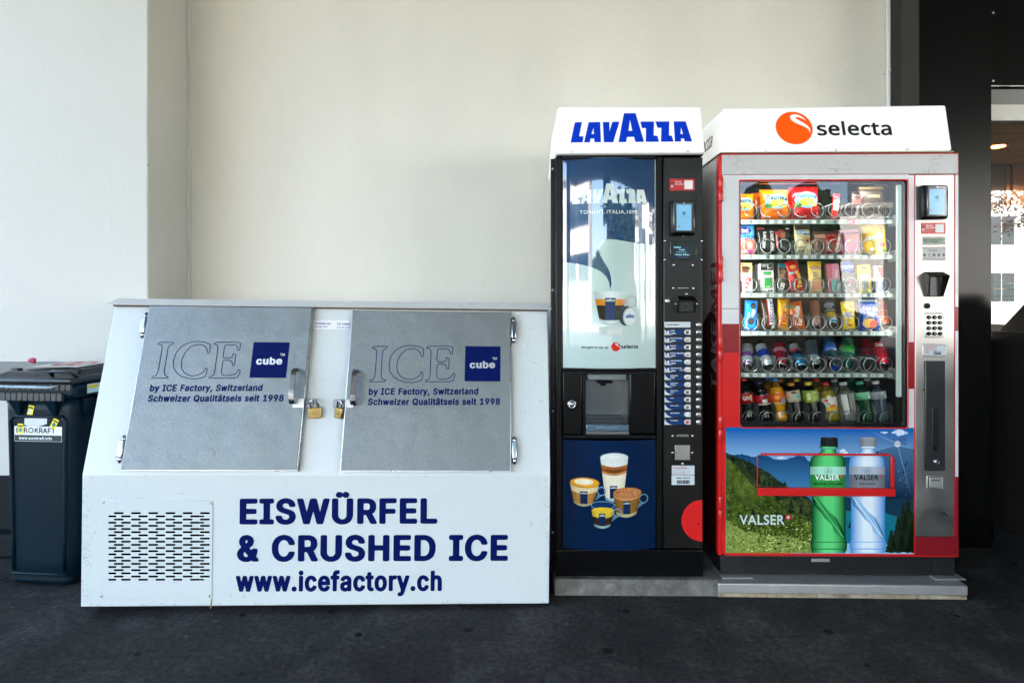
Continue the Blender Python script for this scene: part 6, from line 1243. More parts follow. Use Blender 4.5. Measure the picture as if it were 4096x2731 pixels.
blue = glossy_print('poster_blue', C(0, 46, 86), C(0, 66, 112), 2.5, coat=1.0, coat_ior=1.6)
c3 = lambda x, y: PP(2200 + x / 1.7239, 590 + y / 1.7239, -0.015)
# the blue field with its wave, an S shaped tail to a tip
wave = [(88, 787), (150, 795), (230, 810), (300, 832), (350, 857), (385, 890), (405, 930), (413, 982), (422, 940), (418, 890), (400, 840), (370, 790), (345, 745), (332, 705), (331, 680), (341, 655), (365, 639), (400, 634), (450, 637), (520, 648), (600, 660), (728, 671), (728, 82), (88, 82)]
pts = [c3(*p) for p in wave]
zt_ = uz1 - 0.0005
pts = [(min(max(x, xa + 0.0005), xb - 0.0005), min(z, zt_)) for x, z in pts]
b = MB()
# build in columns: above the boundary curve everything is blue
left_c = pts[0:8]; tail = pts[7:22]
poly_left = [pts[0]] + pts[1:8] + pts[8:15] + [(pts[14][0], zt_), (pts[0][0], zt_)]
clip_sheet(b, poly_left, blue, 0.0006)
poly_right = pts[14:22] + [(pts[21][0], zt_), (pts[14][0], zt_)]
clip_sheet(b, poly_right, blue, 0.0006)
b.build('blue_wave', fr, upper)
b = MB(); pw = plain(C(200, 214, 210), 0.1, coat=0.5)
A = c3(153, 389); B2 = c3(671, 252); put_lavazza(b, A[0], B2[0], A[1], B2[1], pw, surf=bul, lift=0.0016)
put_text(b, 'TORINO, ITALIA,1895', c3(204, 459), c3(605, 458), 0.0148, pw, 'V', surf=bul, lift=0.0016)
b.build('lettering', fr, upper); b = MB()
dk = plain((0.012, 0.014, 0.016), 0.15)
put_text(b, 'Brought to you by', c3(216, 1383), c3(399, 1383), 0.0085, dk, 'B', surf=bul, lift=0.0016, italic=0.2)
q = c3(451, 1372); put_selecta_disc(b, q[0], q[1], 31 / 1.7239 * YD / FPX, plain((0.60, 0.02, 0.01), 0.2), pw, lift=0.0012, surf=bul)
put_text(b, 'selecta', c3(487, 1384), c3(608, 1383), 0.0165, dk, 'S', surf=bul, lift=0.0016)
b.build('byline', fr, upper)
# picture of the espresso glass and the capsule
b = MB(); PX = YD / FPX / 1.7239
def ov(mb, x, y, rx, ry, m, lift): q = c3(x, y); mb.disc(q[0], q[1], rx * PX, ry * PX, m, surf=bul, lift=lift, n=28, rings=2)
gl = lambda L: [c3(*p) for p in L]
nest(b, gl([(330, 1235), (345, 1290), (490, 1290), (500, 1235)]), 4, C(196, 205, 202), C(180, 190, 188), surf=bul, lift=0.0008)
nest(b, gl([(299, 992), (525, 992), (492, 1200), (470, 1212), (362, 1212), (338, 1198)]), 5, C(170, 185, 182), C(215, 225, 222), surf=bul, lift=0.0012)
nest(b, gl([(308, 1045), (516, 1045), (508, 1090), (318, 1090)]), 5, C(190, 110, 12), C(235, 160, 30), surf=bul, lift=0.0022)
nest(b, gl([(318, 1088), (508, 1088), (492, 1180), (470, 1190), (360, 1190), (336, 1176)]), 5, C(12, 6, 4), C(40, 18, 8), surf=bul, lift=0.0024)
b.sheet([gl([(376, 1037), (448, 1037), (446, 1188), (378, 1188)])], plain(C(10, 44, 92), 0.15), surf=bul, lift=0.0034)
A = c3(380, 1062); B2 = c3(444, 1042); put_lavazza(b, A[0], B2[0], A[1], B2[1], pw, surf=bul, lift=0.004)
q = c3(560, 1062); b.ring(q[0], q[1], 32 * PX, 42 * PX, plain(C(160, 175, 175), 0.1), lift=0.0016, surf=bul); b.ring(q[0], q[1], 18 * PX, 24 * PX, plain(C(175, 190, 190), 0.1), lift=0.0017, surf=bul)
ov(b, 520, 1160, 50, 68, plain(C(58, 66, 70), 0.1), 0.0038); ov(b, 546, 1168, 46, 64, plain(C(165, 178, 180), 0.1), 0.0042); ov(b, 548, 1168, 41, 58, plain(C(205, 214, 214), 0.1), 0.0046)
put_lavazza(b, *[v for v in (c3(517, 1175)[0], c3(580, 1175)[0], c3(517, 1175)[1], c3(517, 1145)[1])], plain(C(10, 70, 150), 0.2), surf=bul, lift=0.005)
b.build('espresso_picture', fr, upper)

# lower poster with four cups
navyp = glossy_print('poster_navy', C(2, 18, 44), C(4, 36, 78), 1.6, 0.10, coat=0.3)
lower, lz0_, lz1_ = panel(1757, 2192, navyp, 'poster_panel')
lower['label'] = 'dark blue poster of four glass coffee cups'
c7 = lambda x, y: PP(2170 + x / 2.0904, 1700 + y / 2.0904, -0.015)
PX = YD / FPX / 2.0904
g7 = lambda L: [c7(*p) for p in L]
def ov7(mb, x, y, rx, ry, c, lift, rough=0.1): q = c7(x, y); mb.disc(q[0], q[1], rx * PX, ry * PX, plain(C(*c), rough, name='printed_picture'), surf=bul, lift=lift, n=28, rings=2)
def brand7(mb, x0, x1, y0, y1, lift):
    mb.sheet([g7([(x0, y0), (x1, y0), (x1 - 2, y1), (x0 + 2, y1)])], plain(C(14, 38, 76), 0.15), surf=bul, lift=lift)
    A = c7(x0 + 3, y0 + 22); B2 = c7(x1 - 3, y0 + 6); put_lavazza(mb, A[0], B2[0], A[1], B2[1], pw, surf=bul, lift=lift + 0.0004)
b = MB()
def band(x0t, x1t, x0b, x1b, yt, yb, ya, yc, c0, c1, lift, sag=0, n=18):
    f = lambda y: (y - yt) / (yb - yt)
    at_ = lambda y, t_: (x0t + (x0b - x0t) * f(y) + (x1t + (x1b - x1t) * f(y) - x0t - (x0b - x0t) * f(y)) * t_, y + sag * math.sin(math.pi * t_))
    for k in range(n):
        t0, t1 = k / n, (k + 1) / n; w_ = min(1, 1.5 * (1 - abs(2 * (t0 + t1) / 2 - 1)) ** 0.7) * (0.82 + 0.18 * math.sin(k * 2.3))
        c_ = tuple(round(c0[q_] + (c1[q_] - c0[q_]) * w_, 3) for q_ in range(3))
        b.sheet([g7([at_(ya, t0), at_(ya, t1), at_(yc, t1), at_(yc, t0)])], plain(c_, 0.1, coat=0.5, name='printed_picture'), surf=bul, lift=lift)
def cup(xl, xr, xlb, xrb, yr, yb, ry, bands, top, handle, brand, z):
    if handle:
        q = c7(handle[0], handle[1]); b.ring(q[0], q[1], (handle[2] - 9) * PX, handle[2] * PX, plain(C(110, 150, 175), 0.1), surf=bul, lift=z)
        b.sheet([g7([(handle[0] - handle[2] - 14, handle[1] + handle[2] + 40), (handle[0] - handle[2] + 2, handle[1] + handle[2] - 6), (handle[0] + 8, handle[1] + handle[2] - 4), (handle[0] - handle[2], handle[1] + handle[2] + 30)])], plain(C(90, 125, 150), 0.1), surf=bul, lift=z)
    for i, (ya, yc, c0, c1) in enumerate(bands):
        band(xl, xr, xlb, xrb, yr, yb, ya, yc, C(*c0), C(*c1), z + 0.0004 + 0.0001 * i, ry * 0.55)
    for i, (dx, dy, rx, ry_, c) in enumerate(top): ov7(b, (xl + xr) / 2 + dx, yr + dy, rx, ry_, c, z + 0.0022 + 0.0002 * i)
    brand7(b, *brand, z + 0.003)
cup(480, 714, 522, 672, 265, 600, 40, [(262, 330, (200, 210, 205), (225, 230, 224)), (322, 348, (176, 110, 56), (150, 86, 34)), (346, 376, (150, 80, 30), (104, 56, 20)), (374, 396, (190, 130, 76), (186, 128, 76)), (394, 596, (205, 198, 172), (236, 230, 208)), (590, 612, (110, 150, 160), (150, 190, 190))], [(0, 0, 117, 40, (170, 195, 195)), (0, 2, 110, 36, (214, 222, 216)), (0, -6, 50, 14, (225, 230, 224))], None, (558, 622, 499, 604), 0.0006)
cup(230, 473, 264, 418, 478, 650, 44, [(478, 560, (200, 180, 130), (232, 218, 180)), (548, 640, (130, 86, 26), (190, 140, 62)), (636, 652, (120, 130, 100), (170, 180, 150))], [(0, 0, 121, 44, (190, 130, 20)), (0, -2, 112, 38, (222, 160, 30)), (-8, -8, 78, 26, (238, 228, 200)), (6, -14, 30, 10, (246, 240, 222))], (490, 545, 38), (313, 376, 548, 652), 0.002)
cup(585, 827, 612, 782, 556, 735, 44, [(556, 612, (176, 120, 64), (206, 150, 92)), (600, 715, (96, 62, 22), (150, 108, 46)), (712, 738, (130, 130, 80), (190, 190, 140))], [(0, 0, 121, 44, (150, 96, 50)), (0, -1, 113, 38, (196, 130, 82))], (845, 612, 40), (669, 731, 628, 734), 0.0045)
for k in range(70):
    a = random.uniform(0, 6.28); r_ = math.sqrt(random.random()); ov7(b, 706 + 100 * r_ * math.cos(a), 555 + 32 * r_ * math.sin(a), random.uniform(2, 5), random.uniform(1.5, 3), (60, 30, 14), 0.0073)
cup(400, 600, 428, 560, 655, 828, 33, [(655, 700, (40, 80, 120), (20, 56, 100)), (696, 760, (170, 140, 20), (226, 196, 60)), (748, 815, (30, 18, 8), (64, 40, 18)), (812, 832, (90, 120, 130), (150, 180, 180))], [(0, 0, 100, 33, (120, 160, 185)), (0, 1, 94, 29, (16, 48, 92)), (0, 40, 86, 22, (214, 184, 44))], (620, 718, 36), (464, 521, 726, 818), 0.0078)
b.build('cup_pictures', fr, lower)

# dispensing hatch with lock plate
b = MB(); bx(b, 2250, 1486, 2330, 1738, -0.012, 0.05, KS, 0.006); bx(b, 2330, 1486, 2343, 1738, -0.004, 0.05, KS, 0.003)
bx(b, 2517, 1486, 2624, 1738, -0.012, 0.05, KS, 0.008); bx(b, 2250, 1484, 2624, 1496, -0.012, 0.05, K, 0.003)
b.build('hatch_surround', fr, door)
b = MB(); bx(b, 2237, 1494, 2241, 1735, -0.016, 0.03, KS, 0.001); b.build('hatch_hinge', fr, door)
a = fr.rect(2343, 1496, 2517, 1738, 0.0)
b = MB()
dn = plain((0.30, 0.32, 0.34), 0.3, 0.7)
x0, x1, z0, z1 = a
V = [(x0, 0, z0), (x1, 0, z0), (x1, 0, z1), (x0, 0, z1), (x0 + 0.01, 0.16, z0 + 0.05), (x1 - 0.01, 0.16, z0 + 0.05), (x1 - 0.01, 0.16, z1), (x0 + 0.01, 0.16, z1)]
b.mesh(V, [(0, 4, 7, 3), (5, 1, 2, 6), (3, 7, 6, 2)], dn); b.mesh(V, [(4, 5, 6, 7)], plain((0.20, 0.21, 0.23), 0.28, 0.7))
niche = b.build('dispensing_niche', fr, cm, norm=False)
# the cabinet must be open behind the niche: the niche sits in the door thickness
b = MB(); t = NT('drip_grid'); v = t.coord((1, 1.0, 1)); vo = t.n('ShaderNodeTexVoronoi'); vo.inputs['Scale'].default_value = 150; vo.inputs['Randomness'].default_value = 0.15; t.l(v, vo.inputs['Vector'])
gm = t.setp(color=t.ramp(vo.outputs['Distance'], [(0.34, (0.02, 0.02, 0.02)), (0.40, (0.45, 0.45, 0.44))]), metal=0.8, rough=0.3)
b.mesh([(x0 + .001, 0.002, z0 + 0.042), (x1 - .001, 0.002, z0 + 0.042), (x1 - 0.009, 0.158, z0 + 0.060), (x0 + 0.009, 0.158, z0 + 0.060)], [(0, 1, 2, 3)], gm)
b.build('drip_grid', fr, niche, norm=False)
b = MB(); b.box(x0 + 0.001, x1 - 0.001, -0.004, 0.004, z0 + 0.016, z0 + 0.044, plain(C(120, 150, 175), 0.25, 0.8), 0.003); b.box(x0 + 0.05, x1 - 0.05, -0.006, -0.0035, z0 + 0.028, z0 + 0.034, dn, 0.002); b.box(x0 + 0.001, x1 - 0.001, -0.001, 0.004, z0, z0 + 0.015, plain((0.2, 0.21, 0.22), 0.3, 0.7), 0.002)
b.build('drip_drawer', fr, niche)
b = MB(); xc = (x0 + x1) / 2; b.box(x0 + 0.01, x1 - 0.006, 0.03, 0.15, z1 - 0.03, z1 - 0.002, dn, 0.003); b.box(xc - 0.04, xc + 0.03, 0.04, 0.11, z1 - 0.045, z1 - 0.03, KS, 0.006); b.tube([(xc - 0.01, 0.07, z1 - 0.045), (xc - 0.01, 0.07, z1 - 0.058)], 0.012, KS, 12)
b.build('nozzle', fr, niche)
b = MB(); b.mesh([(x0 + 0.001, -0.008, z0 + 0.046), (x1 - 0.001, -0.008, z0 + 0.046), (x1 - 0.001, -0.008, z1 - 0.001), (x0 + 0.001, -0.008, z1 - 0.001)], [(0, 1, 2, 3)], MT['glass']); b.build('hatch_flap', fr, cm)
q = PP(2286, 1614)
b = MB(); Ml = Matrix.Translation((q[0], -0.012, q[1])) @ Matrix.Rotation(R(90), 4, 'X')
b.lathe([(0.0235, 0.0), (0.023, 0.004), (0.020, 0.006), (0.0195, 0.006)], KS, Ml, 28); b.lathe([(0.0192, 0.005), (0.0185, 0.009), (0.014, 0.010), (0.012, 0.008)], MT['chrome'], Ml, 28); b.lathe([(0.012, 0.008), (0.0115, 0.010), (0.0, 0.010)], MT['steel'], Ml, 24); b.box(q[0] - 0.0012, q[0] + 0.0012, -0.0228, -0.022, q[1] - 0.005, q[1] + 0.005, KS)
b.build('lock', fr, door)

# control panel at the right
t = NT('worn_black_panel'); v = t.coord(); a_ = t.noise(v, 300, 3); w_ = t.noise(v, 5, 6)
cpm = t.setp(color=t.mix(t.ramp(w_, [(0.4, (0, 0, 0)), (0.8, (1, 1, 1))]), (0.005, 0.0046, 0.004), (0.014, 0.012, 0.010)), rough=0.30, spec=0.42, normal=t.bump(a_, 0.3, 0.001))
b = MB(); bx(b, 2654, 630, 2811, 2194, 0.0, 0.052, cpm, 0.004)
cp = b.build('control_panel', fr, cm)
def screws(L, parent, d=0.0, m=None, r_=0.0058):
    for x, y in L:
        b = MB(); q = PP(x, y); b.lathe([(r_, 0), (r_ * 0.95, 0.0015), (r_ * 0.5, 0.0028), (0, 0.003)], m or MT['chrome'], Matrix.Translation((q[0], d, q[1])) @ Matrix.Rotation(R(90), 4, 'X'), 14); b.build('screw', fr, parent)
screws([(2659, 964), (2808, 964), (2659, 1039), (2808, 1039), (2695, 1060), (2771, 1061), (2733, 944), (2693, 1153), (2773, 1153), (2746, 1176), (2704, 1216), (2787, 1216), (2691, 1743), (2770, 1743), (2690, 1810), (2769, 1810), (2730, 1854)], cp)
def pay_sticker(x0, y0, x1, y1, F_, parent, d=0.0):
    PQ = lambda x, y: (lambda q: (q.x, q.z))(F_.P(x, y, d))
    b = MB(); A = PQ(x0, y1); B2 = PQ(x1, y0); W = B2[0] - A[0]; H = B2[1] - A[1]
    b.gridsheet(A[0], B2[0], A[1], B2[1], plain((0.50, 0.018, 0.018), 0.3), d, lift=0.0008)
    wht = plain((0.75, 0.75, 0.75), 0.4)
    put_text(b, 'Pay with', (A[0] + W * 0.21, A[1] + H * 0.69), (A[0] + W * 0.47, A[1] + H * 0.69), H * 0.13, wht, 'B', y=d, lift=0.0012)
    put_text(b, 'your phone', (A[0] + W * 0.21, A[1] + H * 0.50), (A[0] + W * 0.555, A[1] + H * 0.50), H * 0.13, wht, 'B', y=d, lift=0.0012)
    b.gridsheet(A[0] + W * 0.585, A[0] + W * 0.93, A[1] + H * 0.12, A[1] + H * 0.87, wht, d, lift=0.0012)
    b.disc(A[0] + W * 0.09, A[1] + H * 0.63, H * 0.10, H * 0.10, plain((0.03, 0.02, 0.02), 0.4), d, lift=0.0012); b.ring(A[0] + W * 0.09, A[1] + H * 0.38, H * 0.06, H * 0.11, wht, d, lift=0.0012, n=6)
    b.gridsheet(A[0] + W * 0.165, A[0] + W * 0.172, A[1], B2[1], plain((0.35, 0.012, 0.012), 0.3), d, lift=0.0012)
    return b.build('pay_sticker', F_, parent)
pay_sticker(2679, 716, 2778, 763, fr, cp)
def terminal(F_, parent, out, bez, scr, d=0.0):
    PQ = lambda x, y, d_: (lambda q: (q.x, q.z))(F_.P(x, y, d_))
    b = MB(); a = F_.rect(*out, d - 0.03); b.box(a[0], a[1], d - 0.030, d + 0.002, a[2], a[3], KS, 0.010, 3)
    q = F_.rect(*bez, d - 0.04); b.box(a[1] - 0.012, a[1] + 0.003, d - 0.022, d - 0.004, a[2] + 0.012, a[3] - 0.02, KS, 0.002)
    o = b.build('card_terminal', F_, parent)
    b = MB(); b.box(q[0], q[1], d - 0.040, d - 0.028, q[2], q[3], plain((0.03, 0.03, 0.032), 0.12, coat=0.5), 0.004); bz = b.build('bezel', F_, o)
    b = MB(); s_ = F_.rect(*scr, d - 0.041); yy = d - 0.0406
    b.gridsheet(s_[0], s_[1], s_[2], s_[3], plain((0.20, 0.44, 0.66), 0.12, emis=0.018, name='lit_screen'), yy)
    W = s_[1] - s_[0]; H = s_[3] - s_[2]; bl = plain((0.05, 0.30, 0.42), 0.2)
    b.disc((s_[0] + s_[1]) / 2, s_[2] + H * 0.65, W * 0.13, W * 0.13, plain((0.02, 0.25, 0.36), 0.2), yy, lift=0.0003)
    b.gridsheet(s_[0], s_[1], s_[3] - H * 0.035, s_[3], plain((0.1, 0.2, 0.3), 0.2), yy, lift=0.0003)
    put_text(b, 'Bitte Produkt wählen', (s_[0] + W * 0.25, s_[2] + H * 0.51), (s_[1] - W * 0.25, s_[2] + H * 0.51), H * 0.018, bl, 'B', y=yy, lift=0.0003)
    for k in range(3):
        cx = s_[0] + W * (0.31 + 0.19 * k); z = s_[2] + H * 0.26
        for aa in ((cx - W * .065, cx + W * .065, z - H * .018, z - H * .013), (cx - W * .065, cx + W * .065, z + H * .013, z + H * .018)): b.gridsheet(*aa, bl, yy, lift=0.0003)
    for k, cc in enumerate(((0.01, 0.01, 0.01), (0.5, 0.02, 0.02), (0.7, 0.5, 0.03))): b.gridsheet(s_[0] + W * 0.09, s_[0] + W * 0.22, s_[2] + H * (0.155 - 0.011 * k), s_[2] + H * (0.166 - 0.011 * k), plain(cc, 0.3), yy, lift=0.0003)
    b.build('screen', F_, bz)
    b = MB(); b.disc((q[0] + q[1]) / 2, q[3] - 0.007, 0.003, 0.003, MT['chrome'], d - 0.0404); b.build('camera_lens', F_, bz)
    return o
terminal(fr, cp, (2683, 803, 2783, 941), (2693, 806, 2779, 931), (2706, 816, 2766, 922))
b = MB(); bx(b, 2681, 964, 2786, 1040, -0.003, 0.0005, plain((0.012, 0.018, 0.028), 0.08, coat=0.6), 0.002)
dsp = b.build('display', fr, cp)
b = MB(); A = PP(2696, 1034, -0.004); B2 = PP(2762, 984, -0.004); b.gridsheet(A[0], B2[0], A[1], B2[1], plain((0.006, 0.014, 0.045), 0.2), -0.003, lift=0.0006)
lc = plain((0.25, 0.55, 0.62), 0.4, emis=0.06, name='display_glow')
s5 = lambda x, y: PP(2170 + x / 2.178, 380 + y / 2.178, -0.004)
for s_, x0, x1, yb in (('Getränk', 1144, 1206, 1333), ('Zucker', 1190, 1242, 1354), ('Produkt Wählen', 1156, 1280, 1397)): put_text(b, s_, s5(x0, yb), s5(x1, yb), 0.0063, lc, 'B', y=-0.003, lift=0.0012)
for k in range(5):
    q = s5(1176 + k * 18, 1369); b.ring(q[0], q[1], 0.0014, 0.0024, lc, -0.003, lift=0.0012, n=12); q = s5(1196 + k * 14.5, 1415); b.disc(q[0], q[1], 0.0008, 0.0008, lc, -0.003, lift=0.0012, n=8)
b.build('display_text', fr, dsp)
b = MB(); bx(b, 2709, 1148, 2757, 1158, -0.002, 0.001, plain((0.05, 0.055, 0.05), 0.2), 0.001); bx(b, 2712, 1151, 2754, 1153, -0.003, -0.0015, plain((0.4, 0.42, 0.38), 0.3), 0); b.build('indicator_slot', fr, cp)
b = MB(); bx(b, 2706, 1737, 2755, 1747, -0.002, 0.001, plain((0.16, 0.17, 0.14), 0.25), 0.001); b.build('indicator_slot', fr, cp)
b = MB(); q = PP(2668, 1204); b.lathe([(0.012, 0), (0.0115, 0.012), (0.010, 0.014), (0, 0.014)], MT['steel'], Matrix.Translation((q[0], 0, q[1])) @ Matrix.Rotation(R(90), 4, 'X'), 20); b.build('return_knob', fr, cp)
def coin_cup(F_, parent, x0, y0, x1, y1, d=0.0, flare=0.0):
    a = F_.rect(x0, y0, x1, y1, d - 0.02); b = MB(); th = 0.004; dp = 0.04
    xm_ = (a[0] + a[1]) / 2
    b.hexa([(a[0], d - dp, a[3] - 0.018), (a[1], d - dp, a[3] - 0.018), (a[1] - 0.003, d, a[3]), (a[0] + 0.003, d, a[3]), (a[0], d - dp + 0.006, a[3] - 0.02), (a[1], d - dp + 0.006, a[3] - 0.02), (a[1] - 0.003, d + 0.001, a[3] - 0.004), (a[0] + 0.003, d + 0.001, a[3] - 0.004)], KS)
    for s_, xx in ((1, a[0]), (-1, a[1])):
        xi = xx + s_ * flare
        b.hexa([(xi, d - 0.016, a[2]), (xi + s_ * th, d - 0.016, a[2]), (xx + s_ * th, d - dp, a[3] - 0.018), (xx, d - dp, a[3] - 0.018), (xi, d, a[2]), (xi + s_ * th, d, a[2]), (xx + s_ * (th + .003), d, a[3] - 0.004), (xx + s_ * .003, d, a[3] - 0.004)], KS)
    b.box(a[0] + flare, a[1] - flare, d - 0.016, d, a[2], a[2] + 0.005, KS, 0.001)
    b.gridsheet(a[0] + flare, a[1] - flare, a[2], a[3] - 0.003, plain((0.02, 0.021, 0.02), 0.3), d, lift=0.0008)
    b.ring(xm_, a[2] + (a[3] - a[2]) * 0.36, 0.013, 0.0155, plain((0.05, 0.05, 0.048), 0.35), d, lift=0.0016); b.disc(xm_, a[2] + (a[3] - a[2]) * 0.36, 0.013, 0.013, plain((0.012, 0.012, 0.012), 0.3), d, lift=0.0014)
    return b.build('coin_inlet', F_, parent)
coin_cup(fr, cp, 2711, 1183, 2782, 1251, 0.0)
names = [('Zuckervorwahl +', ''), ('Kaffee', 'L'), ('Kaffee Macchiato', 'L'), ('Espresso', 'L'), ('Espresso Macchiato', 'L'), ('Latte Macchiato', 'L'), ('Latte Macchiato|Vanille', 'L'), ('Cappuccino|creamy', ''), ('Cappuccino|Vanille', ''), ('Cappuccino|Choco', ''), ('Choco', ''), ('Choco Latte', ''), ('Vanillemilch', ''), ('Tee Citron', '')]
lblue = plain(C(26, 58, 104), 0.18, coat=0.5); lwh = plain(C(200, 208, 212), 0.18, coat=0.5); ltx = plain((0.72, 0.76, 0.8), 0.3)
drink = [None, (90, 45, 10), (190, 150, 110), (100, 50, 12), (180, 140, 100), (200, 170, 140), (205, 175, 140), (190, 160, 130), (200, 180, 150), (130, 70, 50), (110, 60, 40), (140, 90, 70), (225, 220, 200), (190, 50, 30)]
for i, (nm, l_) in enumerate(names):
    y0 = 1287 + 29.9 * i; y1 = y0 + 23
    A = PP(2658, y1, -0.003); B2 = PP(2762, y0, -0.003); W = B2[0] - A[0]; H = B2[1] - A[1]
    b = MB(); b.box(A[0], B2[0], -0.003, 0.001, A[1], B2[1], lwh if i == 0 else lblue, 0.0015)
    lb = b.build('drink_label', fr, cp)
    b = MB(); yy = -0.003
    if i == 0:
        put_text(b, nm, (A[0] + W * 0.08, A[1] + H * 0.4), (A[0] + W * 0.6, A[1] + H * 0.4), H * 0.27, dk, 'B', y=yy, lift=0.0006)
    else:
        b.sheet([[(A[0], B2[1]), (A[0] + W * 0.05, B2[1] - H * 0.3), (A[0] + W * 0.12, A[1] + H * 0.35), (A[0] + W * 0.24, A[1] + H * 0.08), (A[0] + W * 0.33, A[1] + 0.0002), (A[0], A[1] + 0.0002)]], lwh, y=yy, lift=0.0005)
        b.disc(B2[0] - W * 0.12, A[1] + H * 0.52, W * 0.13, H * 0.44, lwh, yy, lift=0.0005)
        b.gridsheet(B2[0] - W * 0.13, B2[0], A[1] + H * 0.08, A[1] + H * 0.94, lwh, yy, lift=0.0006)
        cx, cz = B2[0] - W * 0.12, A[1] + H * 0.2
        b.sheet([[(cx - W * 0.045, cz), (cx + W * 0.045, cz), (cx + W * 0.062, cz + H * 0.55), (cx - W * 0.062, cz + H * 0.55)]], plain(C(*drink[i]), 0.3), y=yy, lift=0.0009)
        b.sheet([[(cx - W * 0.057, cz + H * 0.4), (cx + W * 0.057, cz + H * 0.4), (cx + W * 0.062, cz + H * 0.55), (cx - W * 0.062, cz + H * 0.55)]], plain(C(*[min(255, k + 60) for k in drink[i]]), 0.3), y=yy, lift=0.0011)
        for j, s_ in enumerate(nm.split('|')):
            u0 = A[0] + W * (0.22 if not (j and 'Macch' in nm) else 0.57); put_text(b, s_, (u0, A[1] + H * (0.66 - 0.34 * j)), (u0 + W * 0.5, A[1]), H * 0.22, ltx, 'B', y=yy, lift=0.0008, mode='left') if False else put_text(b, s_, (u0, A[1] + H * (0.66 - 0.34 * j)), (u0 + W * 0.0295 * len(s_), A[1] + H * (0.66 - 0.34 * j)), H * 0.22, ltx, 'B', y=yy, lift=0.0008)
        if l_:
            put_lavazza(b, A[0] + W * 0.23, A[0] + W * 0.43, A[1] + H * 0.2, A[1] + H * 0.46, ltx, y=yy, lift=0.0008)
            b.disc(A[0] + W * 0.13, A[1] + H * 0.5, W * 0.055, H * 0.36, plain(C(50, 56, 62), 0.3), yy, lift=0.0007); b.disc(A[0] + W * 0.14, A[1] + H * 0.47, W * 0.045, H * 0.31, plain(C(205, 212, 216), 0.3), yy, lift=0.0009)
    b.build('label_print', fr, lb)
    b = MB(); q = PP(2794, (y0 + y1) / 2)
    b.lathe([(0.0118, 0), (0.0115, 0.003), (0.0100, 0.0045), (0.0098, 0.0035)], MT['chrome'], Matrix.Translation((q[0], 0, q[1])) @ Matrix.Rotation(R(90), 4, 'X'), 22)
    b.lathe([(0.0098, 0.0035), (0.009, 0.0052), (0, 0.0054)], MT['steel'], Matrix.Translation((q[0], 0, q[1])) @ Matrix.Rotation(R(90), 4, 'X'), 22)
    b.build('button', fr, cp)
b = MB(); bx(b, 2700, 1780, 2760, 1839, -0.002, 0.001, MT['steel'], 0.001); b.build('steel_plate', fr, cp)
def service(F_, parent, x0, y0, x1, y1, num, rows, d=0.0):
    PQ = lambda x, y: (lambda q: (q.x, q.z))(F_.P(x, y, d))
    A = PQ(x0, y1); B2 = PQ(x1, y0); W = B2[0] - A[0]; H = B2[1] - A[1]; b = MB(); wt = plain(C(195, 205, 210), 0.4); rd = plain((0.5, 0.02, 0.02), 0.4)
    U = lambda u, v_: (A[0] + W * u, A[1] + H * v_)
    b.sheet([rrect(A[0], B2[0], A[1], B2[1], 0.002)], wt, y=d, lift=0.0008)
    for s_, u0, u1, v_, h, m in rows: put_text(b, s_, U(u0, v_), U(u1, v_), H * h, {'r': rd, 'k': dk, 'g': plain(C(110, 120, 125), 0.4)}[m], 'B', y=d, lift=0.0013)
    if num:
        for k in range(24): p = U(num[0] + (num[1] - num[0]) * k / 24, num[2]); w_ = random.choice((0.4, 0.7)) * W * (num[1] - num[0]) / 24; b.gridsheet(p[0], p[0] + w_, p[1], p[1] + H * num[3], dk, d, lift=0.0013)
    return b.build('service_sticker', F_, parent)
service(fr, cp, 2687, 1861, 2778, 1898, None, [('Kundendienst', 0.04, 0.68, 0.66, 0.17, 'r'), ('Wenn wir Ihnen helfen können,', 0.04, 0.58, 0.46, 0.07, 'g'), ('rufen Sie uns an. Wir kümmern uns um Sie.', 0.04, 0.80, 0.31, 0.07, 'g'), ('Hotline: 0844 848 844', 0.04, 0.6, 0.1, 0.11, 'r')])
service(fr, cp, 2686, 1900, 2778, 1938, (0.22, 0.8, 0.12, 0.38), [('Objekt 366596', 0.19, 0.81, 0.66, 0.16, 'k')])
b = MB(); q = PP(2809, 2081); rr = 83 * YD / FPX; b.sheet([[(q[0] + rr * math.cos(R(90 + 180 * k / 40)), q[1] + rr * math.sin(R(90 + 180 * k / 40))) for k in range(41)]], plain((0.62, 0.012, 0.012), 0.3), y=0.0, lift=0.001); q2 = PP(2793, 2095); b.disc(q2[0], q2[1], 0.004, 0.004, dk, 0, lift=0.0014, n=10); b.build('red_dot', fr, cp)
# backlit sign on top
def sign_box(F_, parent, front, top, depth, tb, d0, name='sign'):
    """front: pixel corners TL TR BR BL on the planes d0 (bottom) and d0 + tb (top)"""
    TL, TR = F_.P(*front[0], d0 + tb), F_.P(*front[1], d0 + tb); BR, BL = F_.P(*front[2], d0), F_.P(*front[3], d0)
    b = MB(); dx = 0.04
    b.hexa([BL, BR, TR, TL, Vector((BL.x, depth, BL.z)), Vector((BR.x, depth, BR.z)), Vector((TR.x, depth - tb, TR.z)), Vector((TL.x, depth - tb, TL.z))], MT['sign'], 0.010)
    o = b.build(name, F_, parent)
    # plane of the sloping front as a frame
    mid = (BL + BR) / 2; a = -math.degrees(math.atan2(tb, TL.z - BL.z))
    return o, Frame((BL.x, BL.y, (BL.z + BR.z) / 2), 0, 0, a, parent=F_)
lv, fS = sign_box(fr, cm, ((2232, 427), (2806, 426), (2821, 612), (2219, 615)), 0, 0.55, 0.05, -0.03)
s5s = lambda x, y: (lambda q: (q.x, q.z))(fS.P(2170 + x / 2.178, 380 + y / 2.178, 0))
b = MB(); A = s5s(244, 416); B2 = s5s(1285, 160); lvb = plain((0.001, 0.035, 0.48), 0.4, spec=0.15, emis=0.012, name='sign_blue')
